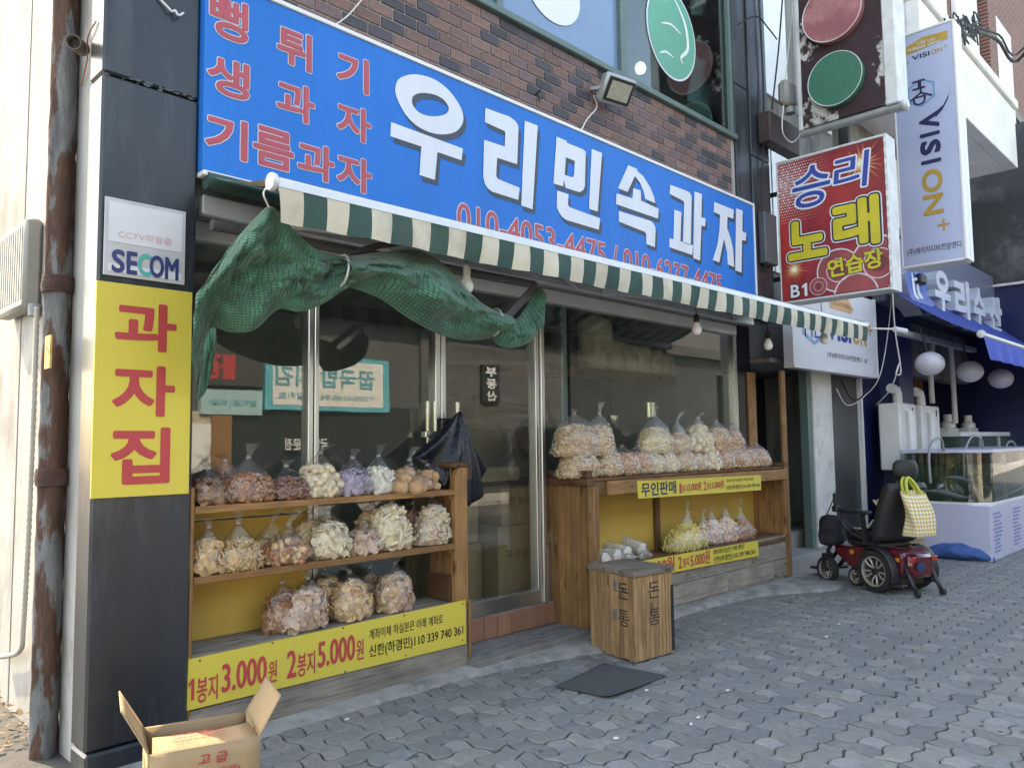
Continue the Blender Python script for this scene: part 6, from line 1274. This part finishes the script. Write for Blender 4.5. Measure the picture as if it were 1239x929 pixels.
for i, (p0, p1, lab) in enumerate(((( 1088, 487), (1113, 545), 'first white water heater box with pipe beside the navy corner'), ((1115, 490), (1141, 545), 'second white water heater box next to the upper tank'))):
    k = 3.9; a, c = PY(*p0, k), PY(*p1, k); t = thing('water_heater', lab, 'heater', ((a.x+c.x)/2, k, c.z), 'white water heaters'); MB().box(a.x, c.x-.08, k, k+.3, 1.1, a.z, bev=.02).build('case', WHITE, t, smooth=True); x_ = (a.x+c.x)/2
    MB().tube([(x_, k+.15, a.z), (x_, k+.15, a.z+.12), (x_-.05, k+.15, a.z+.2), (x_-.25, k+.15, a.z+.22)], .07, 10).build('flue', WHITE, t, smooth=True); MB().tube([(a.x+.25, k-.06, 1.1), (a.x+.25, k-.06, a.z-.12), (a.x+.25, k+.02, a.z-.08)], .04, 8).build('pipe', WHITE, t, smooth=True); MB().box(c.x-.26, c.x-.22, k-.006, k-.001, a.z-.16, a.z-.06).build('switch', BLACK, t); MB().box(x_-.1, x_+.1, k+.05, k+.25, 0, 1.099).build('stand', DARKMETAL, t)
for i, (px, lab) in enumerate(((1155, 'white pump box at the foot of the pale post'), (1179, 'white pump box beside the upper tank lid'))):
    k = 4.25; c = PY(px, 520, k); t = thing('pump_box', lab, 'pump', c); MB().box(c.x-.28, c.x+.28, k, k+.2, c.z-.3, c.z+.04, bev=.02).build('case', WHITE, t); MB().lathe([(.12, .04), (.12, .12), (.07, .16), (.07, .28)], Matrix.Translation(c+Vector((0, .1, 0))), 14).build('cap', WHITE, t, smooth=True); MB().box(c.x-.2, c.x+.2, k+.02, k+.18, 0, c.z-.301).build('stand', DARKMETAL, t)
# bamboo mat board and blue net sack
t = thing('lattice_board', 'tan slatted bamboo board leaning against the fish tank base', 'board', PZ(1130, 676)); TANB = mat('bamboo', (.46, .36, .20), .7, var=.2, scale=12, objvar=.1)
p0 = PZ(1133, 676); lean = Vector((-.10, .52, .74)); al = Vector((-.26, .10, 0))
for k in range(5): b = MB(); s0 = p0+al*(k*.25)+Vector((0, 0, .01)); b.bar(s0, s0+lean, .062, .012, up=(0, -1, .3)); b.build('slat', TANB, t)
for k in range(8): b = MB(); s0 = p0+lean*(.06+k*.12)+Vector((0, -.012, .012)); b.bar(s0+al*-.08, s0+al*1.1, .008, .006); b.build('cross_wire', mat('dark_twine', (.06, .045, .03), .8), t)
c = PZ(1158, 676); b = MB()
for k, (dx, dy, r) in enumerate(((-.10, .05, .11), (.05, 0, .13), (.2, -.03, .10))): pass
b.grid(lambda s, t_: Vector((c.x+.02*t_+.17*max(0,math.sin(t_*3.1415))**.6*math.cos(s*6.283)*(1+.25*mnoise.noise((t_*5, s*4, 3))), c.y+.42-.86*t_, max(0.004, .10*max(0,math.sin(t_*3.1415))**.5*(1+math.sin(s*6.283)*(1+.35*mnoise.noise((t_*6, s*5, 1))))))), 28, 26); b.uv = None
tag(b.build('net_sack', mat('blue_net', (.035, .11, .33), .7, var=.35, scale=14, bump=.9, bscale=30), smooth='all'), 'blue net sack lying on the pavement at the fish tank corner', 'sack')
c = PZ(980, 686); tag(MB().box(c.x-.02, c.x+.12, c.y, c.y+.1, 0, .05, bev=.004).build('small_packet', mat('packet_white', (.6, .65, .8), .5)), 'small pale blue packet on the ground behind the wheelchair footrest', 'packet')

# ================================================================== power wheelchair
WR = D2R(-22.95); W0 = Vector((8.60, 2.96, 0))
wc = thing('power_wheelchair', 'black and red power wheelchair parked facing the shop front', 'wheelchair', W0, rz=WR, local=True)
WRED = mat('wheelchair_red', (.11, .006, .014), .25, var=.1, coat=.6); SEATM = mat('black_seat', (.016, .016, .017), .55, var=.25, scale=14, bump=.3, bscale=80); RIMM = mat('alloy_rim', (.62, .58, .52), .3, .7, var=.1)
def wheel(x, y, r, w, spokes, name, par):
    M = Matrix.Translation((x, y, r)) @ Matrix.Rotation(D2R(90), 4, 'Y'); h = w/2
    t_ = link(name, None, par); t_['_local'] = 1; t_.empty_display_size = .05
    ty = MB(); prof = [(r*.70, -h*.8), (r*.86, -h), (r*.97, -h*.75), (r, -h*.3), (r, h*.3), (r*.97, h*.75), (r*.86, h), (r*.70, h*.8)]; n = 40; vs = []
    ty.lathe(prof, M, n); ty.f = [f for f in ty.f if len(f) == 4]; 
    k = len(prof); ty.f += [((k-1)*n+j, (k-1)*n+(j+1) % n, (j+1) % n, j) for j in range(n)]; ty.mi = [0]*len(ty.f); ty.build('tyre', RUBBER, t_, smooth=True)
    rm = MB(); pr = [(r*.64, -h*.7), (r*.71, -h*.85), (r*.71, h*.85), (r*.64, h*.7)]; rm.lathe(pr, M, n); rm.f = [f for f in rm.f if len(f) == 4]+[(3*n+j, 3*n+(j+1) % n, (j+1) % n, j) for j in range(n)]; rm.mi = [0]*len(rm.f); rm.build('rim', RIMM, t_, smooth=True)
    hb = MB(); hb.lathe([(r*.12, -h*.9), (r*.16, -h*.5), (r*.16, h*.5), (r*.12, h*.9)], M, 14); hb.build('hub', BLACK, t_, smooth=True)
    for s in range(spokes):
        a = 2*math.pi*s/spokes; b = MB()
        for da in (-.32, .32):
            p0 = M @ Vector((r*.14*math.cos(a), r*.14*math.sin(a), 0)); p1 = M @ Vector((r*.45*math.cos(a+da*.9), r*.45*math.sin(a+da*.9), -h*.5)); p2 = M @ Vector((r*.68*math.cos(a+da*.6), r*.68*math.sin(a+da*.6), -h*.5)); b.tube(smooth_path([p0, p1, p2], 4), r*.045, 6)
        b.build('spoke', RIMM, t_, smooth='all')
    MB().lathe([(r*.66, -.002), (r*.66, .002)], M, 24).build('wheel_disc', DARKMETAL, t_)
    return t_
for x in (-.27, .27): wheel(x, 0, .213, .085, 5, 'drive_wheel', wc)
for x in (-.25, .25): wheel(x, .675, .14, .07, 6, 'caster_wheel', wc)
wheel(-.16, .36, .10, .05, 5, 'middle_wheel', wc)
def wp(name, m, *bx, bev=.015, M=None, smooth=True): 
    b = MB()
    for q_ in bx: b.box(*q_, M, bev=bev)
    return b.build(name, m, wc, smooth)
b = MB(); b.prism([(-.21, -.20, .16), (-.21, .42, .20), (-.21, .62, .33), (-.21, .62, .40), (-.21, .30, .43), (-.21, -.16, .45), (-.21, -.27, .40), (-.21, -.27, .22)], (.42, 0, 0)); o = b.build('body_shell', WRED, wc); md = o.modifiers.new('b', 'BEVEL'); md.width = .03; md.segments = 3
wp('rear_cowl', WRED, (-.16, .16, -.33, -.20, .17, .41), bev=.035); wp('motor_block', BLACK, (-.17, .17, -.2, .35, .09, .24))
for x in (-.15, .15): wp('tail_light', mat('tail_light_red', (.5, .02, .01), .2, coat=.8), (x-.035, x+.035, -.352, -.338, .34, .385), bev=.005); wp('side_reflector', mat('amber_light', (.75, .22, .01), .25, coat=.7), (x*1.42-.004, x*1.42+.004, -.24, -.19, .33, .37), bev=.002)
MB().lathe([(.026, 0), (.024, .012)], Matrix.Translation((-.212, .36, .36)) @ Matrix.Rotation(D2R(-90), 4, 'Y'), 14).build('reflector', mat('amber_light', (.75, .22, .01)), wc, smooth=True)
b = MB(); b.prism([(-.045+.06*math.cos(a)-.0, -.342, .285+.045*math.sin(a)) for a in [6.283*k/20 for k in range(20)]], (0, -.006, 0)); b.build('badge', mat('badge_blue', (.02, .05, .12), .3), wc)
for x in (-.27, .27):   # mudguards
    b = MB(); b.grid(lambda s, t_: Vector((x-.055+.11*s, -.245*math.cos(D2R(-28+150*t_)), .213+.245*math.sin(D2R(28+140*t_)) if False else .213+.245*math.sin(D2R(-28+150*t_)+.0))), 3, 16); o = b.build('mudguard', BLACK, wc, smooth='all'); md = o.modifiers.new('s', 'SOLIDIFY'); md.thickness = .012
for x in (-.25, .25): b = MB(); b.tube([(x, .62, .40), (x, .66, .34), (x*.86, .675, .30)], .022, 8); b.bar((x*.80, .675, .30), (x*.80, .675, .13), .02, .05); b.bar((x*.8, .675, .3), (x*1.2, .675, .3), .05, .03); b.bar((x*1.19, .675, .3), (x*1.19, .675, .14), .016, .05); b.build('fork', DARKMETAL, wc)
wp('seat_cushion', SEATM, (-.235, .235, -.03, .44, .50, .60), bev=.04); wp('seat_frame', DARKMETAL, (-.22, .22, -.02, .42, .44, .495)); wp('seat_post', DARKMETAL, (-.06, .06, .12, .24, .40, .45))
b = MB()
def backf(s, t_):
    a = s*6.2832; ww = .30*(1-.15*t_**3)*(1 if t_ > .06 else .9); th = .10*(1 if .04 < t_ < .96 else .5); e = 3.0; c, n_ = math.cos(a), math.sin(a); k = (abs(c)**e+abs(n_)**e)**(-1/e)
    curve = .035*abs(c*k)**2; return Vector((ww*k*c, -.03-.17*t_+th*k*n_+curve, .50+.60*t_))
b.grid(backf, 28, 14); n_ = 29; b.f.append(tuple(14*n_+i for i in range(28))); b.mi.append(0); b.f.append(tuple(range(28))); b.mi.append(0); b.uv = None; b.build('backrest', SEATM, wc, smooth=True)
b = MB(); b.grid(lambda s, t_: Vector((.155*math.cos(s*6.2832)*max(.05, math.sin(D2R(12+156*t_)))**.6, -.215+.07*math.sin(s*6.2832)*max(.05, math.sin(D2R(12+156*t_)))**.6+.05*abs(math.cos(s*6.2832))**2, 1.235-.10*math.cos(D2R(180*t_)))), 24, 12); b.uv = None; b.build('headrest', SEATM, wc, smooth='all')
b = MB(); b.tube([(0, -.235, 1.05), (0, -.25, 1.2)], .016, 8); b.build('headrest_post', DARKMETAL, wc); b = MB(); b.bar((.0, -.26, .95), (.0, -.25, 1.15), .07, .02); b.build('headrest_bracket', BLACK, wc)
for x in (-.285, .285):
    wp('armrest', BLACK, (x-.035, x+.035, .02, .44, .775, .815), bev=.015); b = MB(); b.bar((x, .10, .48), (x, .13, .775), .03, .045); b.build('arm_post', DARKMETAL, wc); b = MB(); b.tube(smooth_path([(x, .38, .775), (x, .40, .66), (x, .30, .58), (x, .12, .52)], 5), .014, 8); b.build('arm_guard', DARKMETAL, wc, smooth='all')
MB().box(-.32, -.25, .44, .52, .775, .84, bev=.012).build('controller', BLACK, wc); b = MB(); b.tube([(-.285, .49, .80), (-.285, .50, .97)], .018, 8); b.build('mirror_stalk', BLACK, wc); b = MB(); b.tube(smooth_path([(-.285, .5, .97), (-.285, .46, 1.02), (-.285, .40, 1.09)], 4), .003, 5); b.build('aerial', CABLE_B, wc)
b = MB(); b.tube([(.285, .20, .80), (.285, .19, 1.10)], .018, 8); b.build('joystick_post', BLACK, wc); b = MB(); b.lathe([(.02, .81), (.035, .83), (.012, .86), (.012, .9), (.02, .91), (.004, .93)], Matrix.Translation((.285, .36, 0)), 12); b.build('joystick', BLACK, wc, smooth=True)
b = MB(); b.bar((-.1, .60, .40), (-.1, .86, .13), .05, .02); b.bar((.1, .60, .40), (.1, .86, .13), .05, .02); b.build('footrest_bar', BLACK, wc); wp('footplate', BLACK, (-.2, .2, .82, 1.0, .10, .125), bev=.006)
for x in (-.17, .17): b = MB(); b.tube([(x, -.24, .33), (x, -.33, .15), (x, -.39, .055)], .021, 10); b.build('anti_tip_bar', BLACK, wc, smooth='all'); MB().lathe([(.03, -.02), (.034, 0), (.03, .02)], Matrix.Translation((x, -.40, .04)) @ Matrix.Rotation(D2R(90), 4, 'Y'), 12).build('anti_tip_wheel', RUBBER, wc, smooth=True)
Mw = Matrix.Translation(W0) @ Matrix.Rotation(WR, 4, 'Z')
# folded plaid cloth on the seat
CL = bpy.data.materials.new('plaid_cloth'); CL.use_nodes = True; nt = CL.node_tree; ckn = nd(nt, 'ShaderNodeTexChecker'); ckn.inputs['Scale'].default_value = 40; ckn.inputs['Color1'].default_value = (.6, .58, .54, 1); ckn.inputs['Color2'].default_value = (.32, .28, .26, 1); tcc = nd(nt, 'ShaderNodeTexCoord'); nt.links.new(tcc.outputs['Object'], ckn.inputs[0]); nt.links.new(ckn.outputs[0], nt.nodes['Principled BSDF'].inputs['Base Color'])
b = MB(); b.grid(lambda s, t_: Mw @ Vector((-.23+.30*s, .02+.3*t_, .606+.02*math.sin(s*7)*math.sin(t_*5)+.02+(.10*math.exp(-((t_-.1)*6)**2)))), 12, 12); o = b.build('folded_cloth', CL, smooth='all'); o.modifiers.new('s', 'SOLIDIFY').thickness = .012; tag(o, 'folded grey plaid cloth lying on the wheelchair seat', 'cloth')
# black pouch on the front of the chair
b = MB(); b.grid(lambda s, t_: Mw @ Vector((-.25+.15*math.cos(s*6.2832)*min(1, (1-abs(2*t_-1)**4)+.45)*(1-.25*t_)*(1+.3*mnoise.noise((math.cos(s*6.2832)*2, math.sin(s*6.2832)*2, t_*4))), .60+.115*math.sin(s*6.2832)*min(1, (1-abs(2*t_-1)**4)+.35), .40+.33*t_+.015*mnoise.noise((s*9, t_*7, 5)))), 26, 14); b.f.append(tuple(14*27+i for i in range(26))); b.mi.append(0); b.uv = None
t = thing('pouch_bag', 'black cloth pouch hanging at the front of the wheelchair', 'bag', Mw @ Vector((-.25, .6, .42))); b.build('pouch', mat('black_cloth', (.012, .012, .014), .8, var=.3, scale=18, bump=.9, bscale=22), t, smooth='all'); b = MB(); b.tube(smooth_path([Mw @ Vector((-.25, .68, .70)), Mw @ Vector((-.27, .58, .82)), Mw @ Vector((-.285, .50, .94))], 5), .006, 6); b.build('strap', CABLE_B, t)
# gingham tote on the back
GG = bpy.data.materials.new('yellow_gingham'); GG.use_nodes = True; nt = GG.node_tree; L = nt.links.new; uvn = nd(nt, 'ShaderNodeTexCoord'); sep = nd(nt, 'ShaderNodeSeparateXYZ'); L(uvn.outputs['UV'], sep.inputs[0]); outs = []
for ax, fr in (('X', 26.0), ('Y', 11.0)):
    ml = nd(nt, 'ShaderNodeMath', operation='MULTIPLY'); ml.inputs[1].default_value = fr; L(sep.outputs[ax], ml.inputs[0]); frc = nd(nt, 'ShaderNodeMath', operation='FRACT'); L(ml.outputs[0], frc.inputs[0]); gt = nd(nt, 'ShaderNodeMath', operation='GREATER_THAN'); gt.inputs[1].default_value = .5; L(frc.outputs[0], gt.inputs[0]); outs.append(gt)
adn = nd(nt, 'ShaderNodeMath', operation='ADD'); L(outs[0].outputs[0], adn.inputs[0]); L(outs[1].outputs[0], adn.inputs[1]); hf = nd(nt, 'ShaderNodeMath', operation='MULTIPLY'); hf.inputs[1].default_value = .5; L(adn.outputs[0], hf.inputs[0])
mxn = nd(nt, 'ShaderNodeMix', data_type='RGBA'); mxn.inputs[6].default_value = (.74, .71, .60, 1); mxn.inputs[7].default_value = (.56, .36, .04, 1); L(hf.outputs[0], mxn.inputs[0]); L(mxn.outputs[2], nt.nodes['Principled BSDF'].inputs['Base Color']); nt.nodes['Principled BSDF'].inputs['Roughness'].default_value = .8
t = thing('tote_bag', 'yellow and white gingham tote bag hanging behind the wheelchair back', 'bag', Mw @ Vector((-.05, -.42, .62)))
def tote(s, t_):
    a = s*6.2832; e = 5; c, n_ = math.cos(a), math.sin(a); k = (abs(c)**e+abs(n_)**e)**(-1/e); th = .075*(1-.75*t_)+.02; ww = .155*(1-.05*t_); return Mw @ Vector((-.10+ww*k*c+.012*math.sin(t_*6+a*2), -.40+th*k*n_+.05*t_-.03*math.sin(3.14*t_), .60+.42*t_+.02*math.sin(a)*t_))
b = MB(); b.grid(tote, 40, 16); b.f.append(tuple(range(40))); b.mi.append(0); o = b.build('bag_body', GG, t, smooth='all'); LIME = mat('lime_strap', (.50, .52, .07), .7)
for dy in (-.36, -.31): b = MB(); b.tube(smooth_path([Mw @ Vector((-.19, dy, 1.0)), Mw @ Vector((-.15, dy+.05, 1.11)), Mw @ Vector((-.08, dy+.08, 1.16)), Mw @ Vector((-.03, dy+.05, 1.10)), Mw @ Vector((-.01, dy, 1.0))], 6), .016, 6); b.build('handle', LIME, t, smooth='all')

# leads and hoses of the chair
for pts in ([(-.285, .44, .79), (-.30, .34, .70), (-.25, .20, .56), (-.18, .05, .46)], [(.285, .36, .80), (.30, .2, .68), (.2, .05, .5)], [(-.20, .05, .44), (-.23, -.1, .47), (-.14, -.22, .46)]):
    b = MB(); b.tube(smooth_path(pts, 6), .007, 6); b.build('lead', CABLE_B, wc, smooth='all')
# hoses and pipes about the fish tanks
for i, (p0, pm_, p1, lab) in enumerate((((1094, 548), (1090, 470), (1096, 400), 'white plastic pipe rising behind the first water heater'), ((1128, 488), (1126, 450), (1128, 415), 'white plastic pipe rising from the second water heater'), ((1156, 512), (1153, 460), (1150, 415), 'tall white plastic pipe rising from the pump box'))):
    b = MB(); b.tube(smooth_path([PY(*p0, 4.15), PY(*pm_, 4.15), PY(*p1, 4.15)], 6), .045, 8); tag(b.build('water_pipe', WHITE, smooth='all'), lab, 'pipe')
for i, (pts, lab) in enumerate((([(1190, 543), (1186, 530), (1176, 528), (1168, 543), (1166, 560)], 'grey hose hooked over the tank rim beside the upper tank'), ([(1142, 545), (1138, 530), (1128, 535), (1124, 552), (1126, 585)], 'grey hose hanging into the tank below the heaters'), ([(1215, 546), (1221, 534), (1229, 540), (1230, 570)], 'grey hose dipping into the right end of the tank'))):
    cable('air_hose', [PY(x, y, 3.2) for x, y in pts], .016, mat('hose_grey', (.25, .27, .27), .4), lab, 'hose')
# dry leaves and rubble at the foot of the side wall
b = MB(); rl = random.Random(12)
for k in range(130):
    yq = rl.uniform(4.72, 6.4); xq_ = 1.325-abs(rl.gauss(0, .11)); s = rl.uniform(.012, .035); a = rl.uniform(0, 6.28); zq = -.006+rl.uniform(0, .07)*max(0, 1-(1.33-xq_)*4)
    d1 = Vector((math.cos(a), math.sin(a), rl.uniform(-.5, .5)))*s; d2 = Vector((-math.sin(a), math.cos(a), rl.uniform(-.5, .5)))*s*.45; c = Vector((xq_, yq, zq+.012)); b.add([c-d1, c-d2, c+d1, c+d2], [(0, 1, 2, 3)])
stuff(tag(b.build('dry_leaves', mat('dry_leaf', (.18, .12, .065), .9, var=.5, scale=30)), 'dry leaves and straw gathered at the foot of the white side wall', 'leaves'))
# ================================================================== across the street (seen mirrored in the panes)
OY = -9.0
def RF(px, py): p = PY(px, py, 2*GY-OY); return p.x, p.z
os_ = thing('opposite_building', 'low shop row with pale wall across the street, mirrored in the panes', 'building', (16, OY, 0))
def O(name, m, *bx, parent=os_): return P(name, m, *bx, parent=parent)
O('wall', mat('pale_opposite_wall', (.085, .09, .095), .8, var=.25, scale=.8), (-6, 45, OY-6, OY-.3, -.1, 6.5)); O('roof_edge', mat('dark_fascia', (.05, .05, .048), .7, var=.4, scale=4), (-6, 45, OY-.3, OY+.25, 5.1, 5.5))
O('dark_shopfront', mat('dark_front', (.03, .033, .035), .15, var=.3, spec=.7), (8.4, 14.5, OY-.299, OY-.15, 0, 2.6)); O('stone_wall', mat('beige_stone', (.42, .37, .29), .9, var=.35, scale=4, bump=.8, bscale=9), (3.5, 8.39, OY-.299, OY-.1, 0, 2.4)); O('white_door', WHITE, (7.2, 8.2, OY-.1, OY-.04, 0, 2.1)); O('brown_strip', W_Z, (8.2, 8.7, OY-.1, OY-.03, 0, 2.3))
O('louvre_wall', mat('grey_louvre', (.085, .088, .09), .7, var=.5, scale=3, stretch=(.2, 1, 6)), (14.6, 21, OY-.299, OY-.15, 2.0, 5.0)); O('dark_shopfront', mat('dark_front', (0, 0, 0)), (14.6, 30, OY-.299, OY-.14, 0, 1.99)) 
O('dark_upper_wall', mat('opposite_dark_wall', (.03, .033, .035), .7, var=.4, scale=1.5), (21.1, 45, OY-.299, OY-.12, 2.0, 5.09))

def oppsign(label, x0, x1, z0, z1, m, texts):
    t = thing('opposite_sign', label, 'sign', ((x0+x1)/2, OY, z0)); MB().box(x0, x1, OY-.2, OY-.02, z0, z1).build('board', m, t)
    for body, f0, f1, g0, g1, mm, bo in texts: lettering(t, body, (x1-(x1-x0)*f0, OY-.02, z0+(z1-z0)*g0), (-1, 0, 0), ZZ, (x1-x0)*(f1-f0), (z1-z0)*(g1-g0), [(bo, mm, .01)])
    return t
CY_ = mat('cyan_sign', (.10, .45, .55), .5); CYI = mat('cyan_ink', (.08, .38, .46), .5)
(xa1, za1), (xa2, za2) = RF(322, 425), RF(471, 499)
t = oppsign('pale blue bordered sign across the street, mirrored in the left panes', xa1, xa2, za2, za1, CY_, ()); MB().box(xa1+.2, xa2-.2, OY-.019, OY-.012, za2+.12, za1-.12).build('panel', WHITE, t)
lettering(t, '꿉국밥 피김', (xa2-.5, OY-.012, za2+(za1-za2)*.42), (-1, 0, 0), ZZ, (xa2-xa1)*.8, (za1-za2)*.36, [(.02, CYI, .01)]); lettering(t, 'T.070-4145-9625  밀키트', (xa2-.5, OY-.012, za2+(za1-za2)*.18), (-1, 0, 0), ZZ, (xa2-xa1)*.78, (za1-za2)*.13, [(.01, CYI, .01)])
(xb1, zb1_), (xb2, zb2__) = RF(244, 470), RF(318, 502)
oppsign('smaller pale cyan sign beside the large mirrored sign', xb1, xb2, zb2__, zb1_, mat('pale_cyan', (.35, .55, .58), .5), (('밀키트(포장)', .1, .9, .3, .6, CYI, .01),)); oppsign('white sign with red letters across the street', xb1, xb2, zb1_+.1, zb1_+1.0, mat('opp_dark', (.06, .06, .06), .5), (('불광', .45, .95, .15, .85, REDINK, .05),))
(xc1, zc1_), (xc2, zc2_) = RF(345, 528), RF(398, 545); t = oppsign('white shop window lettering across the street', xc1, xc2, zc2_, zc1_, mat('dark_front', (0, 0, 0)), (('국밥 전문점', .0, 1, .1, .9, WHITEINK, .02),))
(xd1, zd1), (xd2, zd2) = RF(584, 440), RF(606, 487); t = oppsign('black upright sign with white letters across the street', xd1, xd2, zd2, zd1, BLACKINK, ())
for i, s_ in enumerate('부동산'): lettering(t, s_, (xd2-(xd2-xd1)*.2, OY-.02, zd1-(zd1-zd2)*(.32*(i+1))), (-1, 0, 0), ZZ, (xd2-xd1)*.6, (zd1-zd2)*.26, [(.03, WHITEINK, .01)])
# parked white lorry across the street
tk = thing('parked_lorry', 'small white lorry parked across the street, mirrored in the glass door', 'lorry', (22, -6.0, -.12))
Mt = Matrix.Translation((23.5, -5.6, -.12)); LW = mat('lorry_white', (.6, .6, .6), .3, coat=.5)
b = MB(); b.prism([Mt @ Vector(p) for p in ((-2.6, -.85, .5), (-2.6, -.85, 1.2), (-2.2, -.85, 1.95), (-1.1, -.85, 2.0), (-1.1, -.85, .5))], (0, 1.7, 0)); b.build('cab', LW, tk); b = MB(); b.prism([Mt @ Vector(p) for p in ((-2.35, .852, 1.25), (-2.1, .852, 1.85), (-1.3, .852, 1.85), (-1.3, .852, 1.25))], (0, .01, 0)); b.build('side_window', mat('lorry_glass', (.02, .025, .03), .08), tk)
b = MB(); b.prism([Mt @ Vector(p) for p in ((-2.605, -.7, 1.25), (-2.605, .7, 1.25), (-2.25, .65, 1.9), (-2.25, -.65, 1.9))], (-.02, 0, .01)); b.build('windscreen', mat('lorry_glass', (0, 0, 0)), tk)
MB().box(-1.0, 2.4, -.9, .9, .75, 1.15, Mt, bev=.02).build('load_bed', LW, tk); MB().box(-2.5, 2.3, -.5, .5, .4, .7, Mt).build('chassis', DARKMETAL, tk)
for wx in (-1.8, 1.5):
    for wy in (-.78, .78): MB().lathe([(.2, -.1), (.34, -.1), (.36, 0), (.34, .1), (.2, .1)], Mt @ Matrix.Translation((wx, wy, .36)) @ Matrix.Rotation(D2R(90), 4, 'X'), 20).build('wheel', RUBBER, tk, smooth=True)
for o in bpy.data.objects:
    if '_local' in o: del o['_local']
